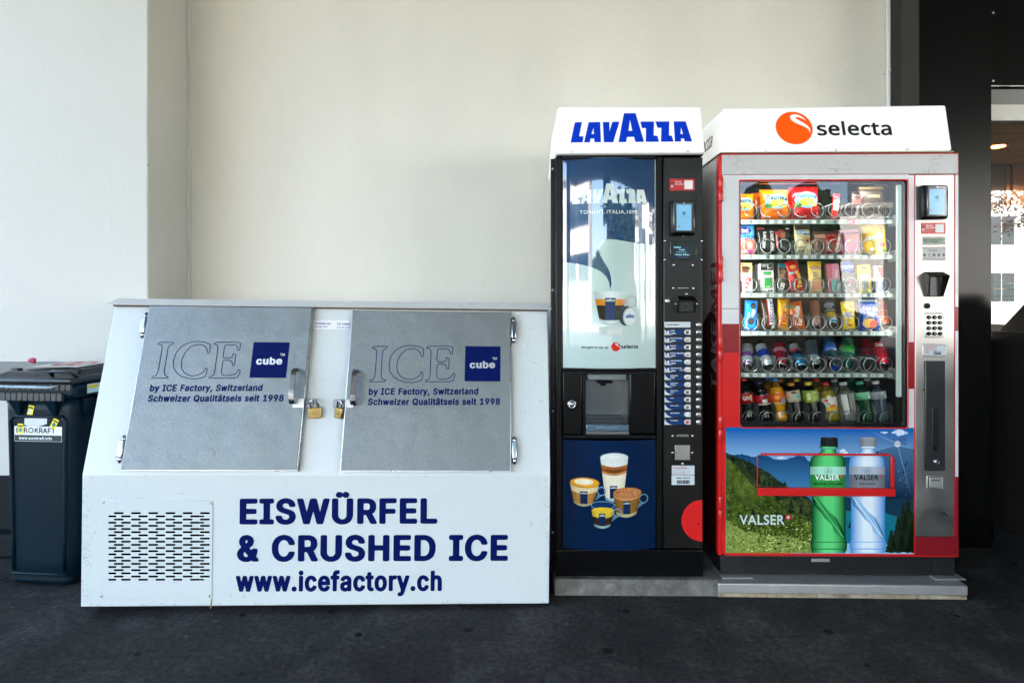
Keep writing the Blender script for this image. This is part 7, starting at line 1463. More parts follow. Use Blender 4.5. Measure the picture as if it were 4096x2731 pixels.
put_lavazza(b, A[0], B2[0], A[1], B2[1], lvb, lift=0.0015); b.build('lettering', fS, lv)
for x, y in ((257, 491), (1270, 488)):
    b = MB(); q = s5s(x, y); b.lathe([(0.0065, 0), (0.006, 0.003), (0.003, 0.005), (0, 0.005)], MT['pipe'], Matrix.Translation((q[0], 0, q[1])) @ Matrix.Rotation(R(90), 4, 'X'), 14); b.build('screw', fS, lv)
b = MB(); bx(b, 2228, 613, 2812, 624, 0.0, 0.5, KS, 0.002); b.build('sign_base', fr, cm)

# ------------------------------------------------------------------ snack machine
YD2 = 2.60
fr = Frame((wx(2884, YD2), YD2, wz(2222, YD2)), -0.9)
SF = fr
sm = thing('snack_machine', 'red and white snack vending machine with a large glass front', 'snack machine', fr)
PP = lambda x, y, d=0.0: (lambda q: (q.x, q.z))(SF.P(x, y, d))
RD, DR, FWH = MT['red'], MT['dark_red'], MT['frame_white']
ZT = SF.P(2884, 616, 0.0).z
W = SF.P(3834, 1500, 0.0).x
# cabinet as a shell round the goods
t = NT('cabinet_side_print'); v = t.coord(); sp = t.n('ShaderNodeSeparateXYZ'); t.l(v, sp.inputs[0])
sidec = t.setp(color=t.ramp(sp.outputs[2], [(0.0, (0.10, 0.004, 0.006)), (0.02, (0.30, 0.008, 0.010)), (0.72, (0.30, 0.008, 0.010)), (0.72, (0.55, 0.55, 0.55)), (1.0, (0.6, 0.6, 0.6))], 'CONSTANT'), rough=0.35)
b = MB()
b.box(0.0, 0.025, 0.0305, 0.80, 0.0, ZT, MT['frame_white'], 0.002)
b.box(W - 0.025, W, 0.0305, 0.80, 0.0, ZT, MT['frame_white'], 0.002)
b.box(0.026, W - 0.026, 0.032, 0.80, ZT - 0.02, ZT - 0.001, MT['interior']); b.box(0.026, W - 0.026, 0.032, 0.80, 0.001, 0.02, MT['interior'])
b.box(0.026, W - 0.026, 0.62, 0.80, 0.021, ZT - 0.021, MT['interior'])
cabs = b.build('cabinet', fr, sm)
xi1 = SF.P(3657, 1500, 0.0).x
b = MB(); b.box(0.027, 0.032, 0.033, 0.618, 0.55, ZT - 0.1, MT['interior']); b.box(xi1 - 0.012, xi1 - 0.004, 0.045, 0.618, 0.55, ZT - 0.1, MT['interior']); b.box(0.033, xi1 - 0.013, 0.045, 0.618, 0.50, 0.53, MT['interior'], 0.002)
b.build('inner_lining', fr, cabs)
# left side print: white above, dark red below with the gap's shade put into the colour, TAKE ME! running upwards
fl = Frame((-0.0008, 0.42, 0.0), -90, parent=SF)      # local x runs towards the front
b = MB(); zs = SF.P(2850, 1270, 0.2).z
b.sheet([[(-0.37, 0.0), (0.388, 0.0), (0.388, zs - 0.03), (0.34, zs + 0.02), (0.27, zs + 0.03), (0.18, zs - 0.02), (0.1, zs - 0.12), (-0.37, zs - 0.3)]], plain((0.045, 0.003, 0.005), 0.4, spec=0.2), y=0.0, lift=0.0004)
sw = plain((0.26, 0.26, 0.26), 0.4)  # white of TAKE dimmed for the same shade
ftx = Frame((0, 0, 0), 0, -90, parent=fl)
b.build('shaded_side_print', fl, cabs)
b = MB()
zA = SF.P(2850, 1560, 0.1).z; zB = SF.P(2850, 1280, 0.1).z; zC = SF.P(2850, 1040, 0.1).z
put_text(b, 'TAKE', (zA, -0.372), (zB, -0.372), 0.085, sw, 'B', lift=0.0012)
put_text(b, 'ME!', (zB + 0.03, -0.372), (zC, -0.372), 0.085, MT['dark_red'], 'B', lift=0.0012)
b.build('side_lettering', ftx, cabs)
b = MB()
bx = lambda mb, x0, y0, x1, y1, d0, d1, m, bev=0.002, seg=2: (lambda a: mb.box(a[0], a[1], d0, d1, a[2], a[3], m, bev, seg))(SF.rect(x0, y0, x1, y1, d0))
bx(b, 2874, 622, 2889, 2221, -0.002, 0.03, RD, 0.004); cf = b.build('hinge_post', fr, sm)
for py in (756, 1075, 1397, 1716, 2036):
    b = MB(); q = SF.P(2880, py, -0.006); h = 53 * YD2 / FPX
    for z0, z1 in ((q.z + 0.001, q.z + h), (q.z - h, q.z - 0.001)):
        b.tube([(q.x, -0.008, z0), (q.x, -0.008, z0 + 0.003), (q.x, -0.008, z1 - 0.003), (q.x, -0.008, z1)], [0.008, 0.0095, 0.0095, 0.008], RD, 14)
    b.box(q.x, q.x + 0.012, -0.01, 0.0, q.z - h * 0.9, q.z + h * 0.9, RD, 0.001)
    b.build('hinge', fr, cf)
# header panel and its red seams
b = MB(); bx(b, 2888, 618, 3833, 697, -0.004, 0.028, MT['grey_panel'], 0.002); b.build('header_panel', fr, sm)
b = MB(); bx(b, 2884, 614, 3834, 700, 0.002, 0.03, RD, 0.001); b.build('header_backing', fr, sm)
# door: frame with a rounded opening
b = MB()
out = [PP(2888, 701), PP(3657, 701), PP(3657, 2220), PP(2888, 2220)]
ox0, ox1, oz0, oz1 = out[0][0], out[1][0], out[2][1], out[0][1]
wa, wb_ = PP(2956, 1712), PP(3634, 717)
hole = rrect(wa[0], wb_[0], wa[1], wb_[1], 0.016, 6)
rim_in = rrect(wa[0] + 0.0055, wb_[0] - 0.0055, wa[1] + 0.0055, wb_[1] - 0.0055, 0.012, 6)
zr = PP(2900, 1410)[1]; zw = PP(2900, 1295)[1]
pz = PP(2900, 1709)[1]
def fquad(x0, x1, z0, z1, m, lift=0.0): b.gridsheet(x0, x1, z0, z1, m, 0.0, lift=lift)
fquad(ox0, wa[0], zw, oz1, FWH); fquad(ox0, wa[0], zr, zw, DR); fquad(ox0, wa[0], oz0, zr, RD)
fquad(wa[0], wb_[0], wb_[1], oz1, FWH); fquad(wa[0], wb_[0], oz0, wa[1], RD)
zq = [PP(3645, y)[1] for y in (701, 1352, 1368, 1516, 1555, 1711, 2220)]
fquad(wb_[0], ox1, zq[2], zq[0], FWH); fquad(wb_[0], ox1, zq[4], zq[2], DR); fquad(wb_[0], ox1, zq[5], zq[4], FWH); fquad(wb_[0], ox1, oz0, zq[5], RD)
for cx, cz, sx, s_z in ((wa[0], wa[1], 1, 1), (wb_[0], wa[1], -1, 1), (wa[0], wb_[1], 1, -1), (wb_[0], wb_[1], -1, -1)):
    r_ = 0.016; arc = [(cx + sx * (r_ - r_ * math.cos(R(90 * k / 6))), cz + s_z * (r_ - r_ * math.sin(R(90 * k / 6)))) for k in range(7)]
    b.sheet([[(cx, cz)] + arc], RD, y=0.0, lift=0.0002)
n = len(hole)
V = [(x, -0.0015, z) for x, z in hole] + [(x, -0.003, z) for x, z in [(h[0] + (r_[0] - h[0]) * 0.5, h[1] + (r_[1] - h[1]) * 0.5) for h, r_ in zip(hole, rim_in)]] + [(x, 0.0, z) for x, z in rim_in] + [(x, 0.034, z) for x, z in rim_in]
b.mesh(V, [(j * n + i, j * n + (i + 1) % n, (j + 1) * n + (i + 1) % n, (j + 1) * n + i) for j in range(2) for i in range(n)], RD, True)
b.mesh(V, [(2 * n + i, 2 * n + (i + 1) % n, 3 * n + (i + 1) % n, 3 * n + i) for i in range(n)], KS, True)
for xx0, xx1, zz0, zz1 in ((ox0, ox0 + 0.001, oz0, oz1), (ox1 - 0.001, ox1, oz0, oz1)): b.box(xx0, xx1, 0.0005, 0.03, zz0, zz1, RD)
sd_ = b.build('door', fr, sm, norm=False)
b = MB(); bx(b, 2889, 1233, 2953, 1235.5, -0.0006, 0.0004, plain((0.06, 0.03, 0.03), 0.6), 0); b.build('panel_seam', fr, sd_)
b = MB(); bx(b, 3657, 700, 3660, 2220, -0.001, 0.028, RD, 0.0005); b.build('door_seam', fr, sm)
# black inner gasket, steel glass edge and pane
b = MB(); g0 = rrect(wa[0] + 0.0072, wb_[0] - 0.0072, wa[1] + 0.0072, wb_[1] - 0.0072, 0.011, 6); g1 = rrect(wa[0] + 0.0135, wb_[0] - 0.016, wa[1] + 0.020, wb_[1] - 0.014, 0.012, 6)
V = [(x, 0.010, z) for x, z in g0] + [(x, 0.014, z) for x, z in g1] + [(x, 0.034, z) for x, z in g1]
b.mesh(V, [(j * n + i, j * n + (i + 1) % n, (j + 1) * n + (i + 1) % n, (j + 1) * n + i) for j in range(2) for i in range(n)], KS); b.build('gasket', fr, sd_, norm=False)
b = MB(); x1_ = wb_[0] - 0.0165; b.box(x1_ - 0.018, x1_, 0.0185, 0.034, PP(3600, 1590)[1], wb_[1] - 0.02, plain((0.45, 0.55, 0.52), 0.25, emis=0.03, name='lit_tube'), 0.003); b.build('light_strip', fr, sd_)
b = MB(); b.mesh([(wa[0] + 0.0073, 0.008, wa[1] + 0.0073), (wb_[0] - 0.0073, 0.008, wa[1] + 0.0073), (wb_[0] - 0.0073, 0.008, wb_[1] - 0.0073), (wa[0] + 0.0073, 0.008, wb_[1] - 0.0073)], [(0, 1, 2, 3)], MT['glass']); b.build('window_pane', fr, sd_)
# tube lamp of the goods compartment (it lights the goods in the photograph)
L = bpy.data.lights.new('compartment_lamp', 'AREA'); L.shape = 'RECTANGLE'; L.size = 0.62; L.size_y = 0.03; L.energy = 0.2; L.color = (0.93, 1.0, 0.96)
lo = bpy.data.objects.new('compartment_lamp', L); COL.objects.link(lo); lo.parent = sm
zt_l = PP(3300, 722, 0.05)[1]
lo.location = (0.41, 0.05, zt_l); lo.rotation_euler = (R(28), 0, 0)
L = bpy.data.lights.new('strip_and_fill', 'AREA'); L.shape = 'RECTANGLE'; L.size = 0.02; L.size_y = 0.62; L.energy = 0.21; L.color = (0.93, 1.0, 0.96)
lo = bpy.data.objects.new('strip_and_fill', L); COL.objects.link(lo); lo.parent = sm
qs = PP(3604, 1160, 0.03); lo.location = (qs[0] - 0.012, 0.03, qs[1]); lo.rotation_euler = Vector((0.93, -0.36, 0)).to_track_quat('Z', 'Y').to_euler()
L2 = L.copy(); lo = bpy.data.objects.new('strip_and_fill', L2); COL.objects.link(lo); lo.parent = sm  # left fill added without a visible tube, to brighten the goods
qs = PP(2962, 1160, 0.03); lo.location = (qs[0] + 0.002, 0.03, qs[1] + 0.02); lo.rotation_euler = Vector((-0.90, -0.43, 0)).to_track_quat('Z', 'Y').to_euler()
b = MB(); b.box(0.1, 0.72, 0.043, 0.062, zt_l + 0.006, zt_l + 0.02, MT['steel'], 0.002); b.build('lamp_housing', fr, sm)

# shelves, price rails, springs
DS = 0.095
rows = [(879, 897), (1019, 1037), (1172, 1190), (1324, 1342), (1491, 1509)]
xs0 = SF.P(2950, 1200, DS).x; xs1 = SF.P(3574, 1200, DS).x
nums = {0: {0: '10', 1: None}, }
ncol = plain((0.02, 0.02, 0.02), 0.5); wl_ = plain((0.70, 0.74, 0.72), 0.4)
PITCH = 67.3
labs = [['10', '', '', '', '', '', '', '14', ''], ['20', '', '21', '', '22', '', '23', '24', ''], ['30', '31', '32', '33', '34', '35', '36', '37', '38', '39'], ['40', '41', '42', '43', '44', '45', '46', '47', '48', '49'], ['50', '51', '52', '53', '54', '55', '56', '57', '58', '59']]
shelf_z = []
for i, (ya, yb) in enumerate(rows):
    z1 = SF.P(3200, ya, DS).z; z0 = SF.P(3200, yb, DS).z
    shelf_z.append(z1)
    b = MB(); b.box(xs0, xs1, DS + 0.003, 0.60, z1 - 0.006, z1 - 0.001, MT['interior'], 0.001)
    for k in range(10):
        xd = SF.P(2969 + PITCH * k, ya, DS).x
        if i < 2 and k % 2 == 0: continue
        if xd < xs1: b.box(xd - 0.0006, xd + 0.0006, DS + 0.004, 0.5, z1 - 0.001, z1 + (0.055 if i < 3 else 0.075), plain((0.16, 0.18, 0.18), 0.3, 0.6))
    sh = b.build('shelf', fr, sm)
    b = MB(); b.box(xs0, xs1, DS - 0.004, DS + 0.002, z0, z1, MT['strip'], 0.001)
    rail = b.build('price_rail', fr, sh)
    b = MB(); yy = DS - 0.004; H = z1 - z0
    def card(px, w_, s_):
        A = SF.P(px - w_ / 2, (ya + yb) / 2, yy); B2 = SF.P(px + w_ / 2, (ya + yb) / 2, yy); zc_ = (z0 + z1) / 2
        if A.x < xs0 or B2.x > xs1: return
        b.gridsheet(A.x, B2.x, zc_ - H * 0.36, zc_ + H * 0.33, wl_, yy, lift=0.0006)
        if s_: put_text(b, s_, ((A.x * .8 + B2.x * .2), zc_ - H * 0.2), ((A.x * .2 + B2.x * .8), zc_ - H * 0.2), H * 0.38, ncol, 'B', y=yy, lift=0.0012)
    if i == 0: seq = [(2985, '10'), (3019, ''), (3053, ''), (3086, ''), (3120, ''), (3153, ''), (3187, ''), (3220, ''), (3254, ''), (3290, ''), (3456, ''), (3488, ''), (3522, '14'), (3558, '')]
    elif i == 1: seq = [(2986, '20'), (3020, ''), (3054, ''), (3088, ''), (3120, '21'), (3155, ''), (3188, ''), (3222, ''), (3255, '22'), (3290, ''), (3324, ''), (3357, ''), (3390, '23'), (3424, ''), (3459, ''), (3492, ''), (3526, '24'), (3559, '')]
    else: seq = []; [seq.extend([(2987 + PITCH * k, ''), (3020 + PITCH * k, '%d%d' % (i + 1, k + 1))]) for k in range(9)]
    for px, s_ in seq: card(px, 17, s_)
    for k in range(10):
        for j in range(4):
            x = SF.P(2999 + PITCH * k + j * 3.1, ya, yy).x
            if xs0 < x < xs1 - 0.02: b.box(x, x + 0.0011, yy - 0.0006, yy, z0 + H * 0.2, z1 - H * 0.08, ncol)
    if i == 0:
        A = SF.P(3389, 897, yy); B2 = SF.P(3438, 879, yy); b.gridsheet(A.x, B2.x, z0, z1, plain((0.45, 0.05, 0.16), 0.4), yy, lift=0.0008)
        put_text(b, '3.00', (A.x + 0.002, z0 + H * .3), (A.x + 0.022, z0 + H * .3), H * 0.42, wl_, 'B', y=yy, lift=0.0014); b.disc(B2.x - 0.012, (z0 + z1) / 2, H * 0.42, H * 0.42, wl_, yy, lift=0.0012); put_text(b, '13', (B2.x - 0.018, z0 + H * .35), (B2.x - 0.006, z0 + H * .35), H * 0.32, ncol, 'B', y=yy, lift=0.0018)
    b.build('price_cards', fr, rail)
zfl = SF.P(3200, 1694, DS).z; shelf_z.append(zfl)
b = MB(); b.box(xs0, xs1, DS - 0.01, 0.60, zfl - 0.012, zfl - 0.001, MT['interior'], 0.002)
for k in range(10):
    xd = SF.P(2969 + PITCH * k, 1600, DS).x
    b.mesh([(xd, DS + 0.004, zfl), (xd, 0.4, zfl), (xd, 0.4, zfl + 0.09), (xd, DS + 0.03, zfl + 0.09), (xd, DS + 0.004, zfl + 0.075)], [(0, 1, 2, 3, 4)], plain((0.16, 0.18, 0.18), 0.3, 0.6))
b.build('shelf', fr, sm)
spr_y = [843, 987, 1140, 1293, 1460, 1676]
for i in range(6):
    for k in range(9):
        px = 2999 + PITCH * k + (6 if i >= 3 else 0)
        q = SF.P(px, spr_y[i], DS); r_ = (28.5 if i != 5 else 29) * 2.69 / FPX; pts = []
        turns = 2.6; ph = R(250 + (k * 37) % 60)
        for j in range(int(16 * turns) + 1):
            a = ph - 2 * math.pi * j / 16; pts.append((q.x + r_ * math.cos(a), DS - 0.022 + 0.034 * j / 16, q.z + r_ * math.sin(a)))
        b = MB(); b.tube(pts, 0.0020, MT['wire'], 6); b.build('spring', fr, sm)
# mechanism strip at the right of the goods
b = MB()
for i, z1 in enumerate(shelf_z[:5]):
    x = xs1 + 0.004; b.box(x, x + 0.012, DS, DS + 0.05, z1 - 0.03, z1 + 0.02, plain((0.35, 0.38, 0.37), 0.3), 0.003)
b.box(xs1 + 0.018, xs1 + 0.024, DS + 0.02, DS + 0.03, shelf_z[-1], shelf_z[0] + 0.1, MT['interior']); b.build('shelf_rail', fr, sm)

# sign with round logo
sg, fS = sign_box(fr, sm, ((2894, 433), (3785, 420), (3811, 602), (2884, 612)), 0, 0.62, 0.055, -0.01)
c1 = lambda x, y: (lambda q: (q.x, q.z))(fS.P(2800 + x / 2.138, 380 + y / 2.138, 0))
b = MB(); q = c1(804, 284); mo = plain((0.80, 0.075, 0.002), 0.3, emis=0.045, name='sign_orange'); bkk = plain((0.006, 0.006, 0.007), 0.3)
put_selecta_disc(b, q[0], q[1], 157 / 2.138 * YD2 / FPX, mo, MT['sign'], lift=0.0012)
A = c1(1001, 345); B2 = c1(1658, 342); put_text(b, 'selecta', A, B2, 137 / 2.138 * YD2 / FPX * 0.97, bkk, 'S', lift=0.0014)
b.build('lettering', fS, sg)
fside = Frame((SF.P(2887, 600, -0.01).x - 0.0, 0.50, 0.0), -90, 0, 0, parent=SF)
b = MB(); zb_ = SF.P(2886, 600, -0.01).z; zt_ = SF.P(2894, 433, 0.045).z; sl_ = (SF.P(2894, 433, 0.045).x - SF.P(2884, 612, -0.01).x) / (zt_ - zb_)
put_text(b, 'selecta', (0.10, zb_ + 0.055), (0.36, zb_ + 0.055), 0.075, bkk, 'S', surf=lambda x, z: (z - zb_) * sl_, lift=0.004)
b.build('side_lettering', fside, sg)
for x, y in ((565, 479), (1167, 472), (1773, 463)):
    b = MB(); q = c1(x, y); b.lathe([(0.0062, 0), (0.006, 0.003), (0.003, 0.005), (0, 0.005)], MT['pipe'], Matrix.Translation((q[0], 0, q[1])) @ Matrix.Rotation(R(90), 4, 'X'), 14); b.build('screw', fS, sg)
b = MB(); bx(b, 2882, 606, 3816, 609, -0.016, 0.3, plain((0.55, 0.52, 0.42), 0.4), 0.0005); b.build('sign_base', fr, sm)

# control column
S = MT['steel']
b = MB(); bx(b, 3661, 699, 3817, 2145, -0.003, 0.028, S, 0.002); cc = b.build('control_panel', fr, sm)
b = MB(); bx(b, 3661, 2147, 3835, 2220, -0.001, 0.028, DR, 0.001); bx(b, 2900, 2219, 3835, 2224, -0.002, 0.028, RD, 0.001); b.build('base_trim', fr, sm)
b = MB()
for y0, y1, m in ((699, 1228, FWH), (1229, 1322, DR), (1323, 1906, FWH), (1907, 2146, DR)): bx(b, 3821, y0, 3834, y1, -0.001, 0.028, m, 0.001)
bx(b, 3817.5, 699, 3820.5, 2146, -0.002, 0.028, RD, 0.0005); b.build('edge_trim', fr, sm)
dC = -0.003
terminal(fr, cc, (3688, 739, 3796, 876), (3709, 741, 3790, 867), (3718, 753, 3779, 858), dC)
pay_sticker(3683, 891, 3782, 936, fr, cc, dC)
def recess(x0, y0, x1, y1, name, m, depthm=0.0):
    a = SF.rect(x0, y0, x1, y1, dC); b = MB()
    o = rrect(a[0] - 0.006, a[1] + 0.006, a[2] - 0.006, a[3] + 0.006, 0.009); i_ = rrect(a[0], a[1], a[2], a[3], 0.004); n_ = len(o)
    mid = rrect(a[0] - 0.002, a[1] + 0.002, a[2] - 0.002, a[3] + 0.002, 0.006)
    V = [(x, dC - 0.0006, z) for x, z in o] + [(x, dC - 0.0045, z) for x, z in mid] + [(x, dC - 0.0008, z) for x, z in i_]
    b.mesh(V, [(j * n_ + k, j * n_ + (k + 1) % n_, (j + 1) * n_ + (k + 1) % n_, (j + 1) * n_ + k) for j in range(2) for k in range(n_)], S, True)
    b.sheet([i_], m, y=dC, lift=0.0007)
    return a, b
a, b = recess(3690, 953, 3780, 974, 'lcd', plain((0.12, 0.20, 0.13), 0.2))
lcd = b.build('lcd_display', fr, cc); b = MB(); lg = plain((0.02, 0.07, 0.035), 0.4); H = a[3] - a[2]; Wd = a[1] - a[0]
put_text(b, 'Bitte wählen Sie', (a[0] + .002, a[2] + H * 0.52), (a[0] + Wd * 0.92, a[2] + H * 0.52), H * 0.36, lg, 'B', y=dC, lift=0.0012); put_text(b, 'Ihr Produkt', (a[0] + .006, a[2] + H * 0.08), (a[0] + Wd * 0.68, a[2] + H * 0.08), H * 0.36, lg, 'B', y=dC, lift=0.0012); b.build('display_text', fr, lcd)
a, b = recess(3691, 993, 3781, 1036, 'pay', plain((0.42, 0.42, 0.43), 0.35))
pw_ = b.build('payment_plate', fr, cc); b = MB(); H = a[3] - a[2]; Wd = a[1] - a[0]
put_text(b, 'PAY WITH ...', (a[0] + Wd * 0.25, a[2] + H * 0.7), (a[0] + Wd * 0.72, a[2] + H * 0.7), H * 0.15, bkk, 'B', y=dC, lift=0.0012)
for k in range(5): cx = a[0] + Wd * (0.07 + 0.213 * k); (b.ring(cx, a[2] + H * 0.38, H * 0.09, H * 0.13, bkk, dC, lift=0.0012, sq=1.0, n=16) if k == 1 else b.disc(cx, a[2] + H * 0.38, H * 0.13, H * 0.13, bkk, dC, lift=0.0012, n=6 if k == 3 else 18)); b.gridsheet(cx - Wd * .05, cx + Wd * .05, a[2] + H * .15, a[2] + H * .17, bkk, dC, lift=0.0012)
b.build('plate_print', fr, pw_)
coin_cup(fr, cc, 3706, 1086, 3788, 1187, dC, 0.012)
b = MB(); q = SF.P(3708, 1223, dC); b.lathe([(0.0125, 0), (0.012, 0.006), (0.010, 0.008), (0, 0.008)], KS, Matrix.Translation((q.x, dC, q.z)) @ Matrix.Rotation(R(90), 4, 'X'), 20); b.build('return_button', fr, cc)
a, b = recess(3702, 1257, 3771, 1345, 'keys', plain((0.5, 0.49, 0.47), 0.3, 0.9)); kp = b.build('keypad', fr, cc)
for r_ in range(4):
    for k in range(3):
        q = SF.P(3714 + 22.3 * k, 1269 + 21.7 * r_, dC); b = MB(); b.lathe([(0.0088, 0), (0.0086, 0.004), (0.0076, 0.0055), (0, 0.0055)], MT['black_smooth'], Matrix.Translation((q.x, dC - 0.0006, q.z)) @ Matrix.Rotation(R(90), 4, 'X'), 16)
        s_ = '123456789-0+'[r_ * 3 + k]; put_text(b, s_, (q.x - 0.0025, q.z - 0.003), (q.x + 0.0025, q.z - 0.003), 0.006, plain((0.5, 0.5, 0.5), 0.4), 'B', y=dC - 0.0062, lift=0.0004); b.build('key', fr, kp)
a, b = recess(3695, 1382, 3779, 1421, 'srv', plain((0.5, 0.52, 0.55), 0.3)); so = b.build('service_recess', fr, cc)
service(fr, so, 3696, 1383, 3778, 1420, (0.45, 0.83, 0.06, 0.24), [('Kundendienst', 0.07, 0.63, 0.78, 0.15, 'r'), ('Telefon: 0844 848 844', 0.07, 0.56, 0.62, 0.07, 'r'), ('helpline@ch.selecta.com'.replace('@', '.'), 0.07, 0.63, 0.5, 0.07, 'r'), ('Vielen', 0.1, 0.24, 0.32, 0.08, 'r'), ('Dank', 0.1, 0.22, 0.2, 0.08, 'r'), ('Objekt 318044', 0.44, 0.84, 0.36, 0.1, 'k')], dC - 0.0007)
b = MB(); bx(b, 3702, 1443, 3782, 1883, -0.012, -0.0035, plain((0.022, 0.023, 0.025), 0.35), 0.003); lk = b.build('lock_plate', fr, cc)
b = MB(); bx(b, 3730, 1634, 3758, 1806, -0.0135, -0.0115, plain((0.006, 0.006, 0.006), 0.5), 0.0008); bx(b, 3732, 1786, 3752, 1798, -0.017, -0.0125, KS, 0.002); bx(b, 3730, 1632, 3733, 1808, -0.015, -0.0115, plain((0.03, 0.03, 0.032), 0.3), 0.0008); b.build('latch_handle', fr, lk)
q = SF.P(3745, 1846, -0.012); b = MB(); Ml = Matrix.Translation((q.x, -0.012, q.z)) @ Matrix.Rotation(R(90), 4, 'X'); b.lathe([(0.0135, 0), (0.013, 0.003), (0.0105, 0.004), (0.0100, 0.002)], MT['chrome'], Ml, 22); b.lathe([(0.0095, 0.002), (0.009, 0.005), (0, 0.005)], MT['steel'], Ml, 18); b.box(q.x - .001, q.x + .001, -0.0176, -0.017, q.z - .004, q.z + .004, KS); b.build('lock', fr, lk)
a, b = recess(3711, 1905, 3767, 1950, 'coin', plain((0.02, 0.02, 0.02), 0.4)); co_ = b.build('coin_return', fr, cc)
b = MB(); b.box(a[0] + 0.003, a[1] - 0.003, dC - 0.006, dC - 0.001, a[2] + 0.002, a[3] - 0.002, MT['plinth_steel'], 0.002); b.box(a[0] + 0.012, a[1] - 0.012, dC - 0.0075, dC - 0.0055, a[3] - 0.016, a[3] - 0.012, KS, 0.001); b.build('coin_flap', fr, co_)

# ---------------------------------------------------------------- the printed landscape below the window
c8 = lambda x, y: (lambda q: (q.x, q.z))(SF.P(2800 + x / 2.0364, 1680 + y / 2.0364, 0))
pl0, pl1 = c8(209, 1078), c8(1739, 62)
zsp = (pl0[1], pl1[1])
skyp = glossy_print('poster_sky', C(150, 195, 225), C(8, 92, 168), 1, 0.15, 2, PP(3200, 1885)[1], zsp[1] - 0.01, coat=0.3)
b = MB(); b.gridsheet(pl0[0], pl1[0], pl0[1], pl1[1], skyp, 0, lift=0.0008)
po = b.build('landscape_poster', fr, sm)
def c8p(L): return [(min(max(x, pl0[0] + 0.0003), pl1[0] - 0.0003), min(max(z, pl0[1] + 0.0003), pl1[1] - 0.0003)) for x, z in [c8(*p) for p in L]]
b = MB()
gm_ = lambda n, c0, c1, s_: glossy_print(n, C(*c0), C(*c1), s_, 0.15, coat=0.3)
def jag(L, amp, n=5):
    o = []
    for i in range(len(L) - 1):
        for k in range(n):
            t_ = k / n; o.append((L[i][0] + (L[i + 1][0] - L[i][0]) * t_ + (random.uniform(-1, 1) * amp * 0.3 if k else 0), L[i][1] + (L[i + 1][1] - L[i][1]) * t_ + (random.uniform(-1, 1) * amp if k else 0)))
    return o + [L[-1]]
def lay(L, m, lift): b.sheet([c8p(L)], m, lift=lift)
# glow and sun star, clouds
cwh = plain(C(222, 232, 242), 0.15); cgr = plain(C(168, 200, 226), 0.15)
for cx, cy, rx, ry in ((1620, 100, 70, 30), (1170, 255, 50, 24), (660, 305, 46, 12), (1280, 275, 34, 10), (1500, 100, 30, 10)):
    for m_c, kk in ((cgr, 1.0), (cwh, 0.8)):
        for q_ in range(7):
            a_ = random.uniform(0, 6.28); b.sheet([c8p(ell(cx + rx * 0.7 * math.cos(a_) * random.random(), cy + ry * 0.5 * math.sin(a_), rx * kk * random.uniform(.2, .45), ry * kk * random.uniform(.3, .6), n=12))], m_c, lift=0.00105 + 0.00001 * q_ + (0.00012 if kk < 1 else 0))
lay(jag([(209, 262), (280, 282), (350, 275), (400, 290), (440, 300), (480, 282), (540, 285), (600, 315), (680, 322), (740, 305), (800, 285), (850, 290), (880, 330), (960, 335), (1100, 300), (1250, 300), (1450, 250), (1520, 225), (1620, 215), (1740, 235), (1740, 700), (209, 700)], 4), glossy_print('far_mountain_blue', C(60, 120, 165), C(20, 70, 115), 1, 0.15, 2, PP(3200, 1960)[1], PP(3200, 1830)[1], coat=0.3), 0.0014)
lay(jag([(1450, 252), (1520, 226), (1620, 215), (1740, 238), (1740, 780), (1520, 780), (1500, 500)], 4), glossy_print('right_mountain', C(10, 38, 66), C(70, 110, 150), 1, 0.15, 2, PP(3200, 1990)[1], PP(3200, 1790)[1], coat=0.3), 0.0017)
lay(jag([(1130, 600), (1260, 640), (1740, 640), (1740, 1000), (1130, 1000)], 3), gm_('dark_far_slope', (14, 40, 58), (28, 66, 90), 14), 0.0018)
lay(jag([(1180, 730), (1330, 760), (1480, 740), (1640, 800), (1740, 860), (1740, 1000), (1180, 1000)], 3), gm_('turquoise_lake', (12, 90, 110), (30, 130, 150), 8), 0.0020)
t = NT('alpine_meadow'); v = t.coord(); a_ = t.noise(v, 9, 8, 0.75, 0.8); f_ = t.noise(v, 48, 6, 0.8)
mead = t.setp(color=t.mix(f_, t.ramp(a_, [(0.32, C(14, 26, 10)), (0.46, C(42, 62, 20)), (0.56, C(86, 106, 36)), (0.70, C(150, 160, 76))]), t.ramp(f_, [(0.38, C(10, 18, 8)), (0.55, C(66, 86, 26)), (0.72, C(150, 165, 70))])), rough=0.15, coat=0.3)
t = NT('dark_alpine_slope'); v = t.coord(); a_ = t.noise(v, 16, 8, 0.75, 0.8)
slope = t.setp(color=t.ramp(a_, [(0.36, C(10, 20, 16)), (0.5, C(34, 50, 26)), (0.66, C(86, 92, 50)), (0.8, C(130, 120, 78))]), rough=0.15, coat=0.3)
lay(jag([(209, 268), (260, 285), (300, 300), (360, 322), (420, 350), (470, 385), (520, 400), (560, 425), (610, 465), (650, 500), (700, 525), (760, 560), (820, 590), (870, 620), (920, 660), (960, 720), (1000, 800), (1000, 1078), (209, 1078)], 7), slope, 0.0022)
lay(jag([(209, 300), (250, 330), (300, 380), (360, 450), (420, 520), (480, 580), (560, 600), (640, 640), (700, 680), (780, 730), (860, 790), (920, 850), (980, 930), (980, 1078), (209, 1078)], 8), mead, 0.0025)
lay(jag([(209, 800), (280, 860), (360, 900), (450, 910), (560, 940), (680, 935), (800, 960), (900, 1000), (960, 1078), (209, 1078)], 8), gm_('bright_meadow_front', (58, 86, 24), (160, 178, 90), 30), 0.0028)
dfir = gm_('dark_fir', (10, 22, 16), (36, 52, 30), 60)
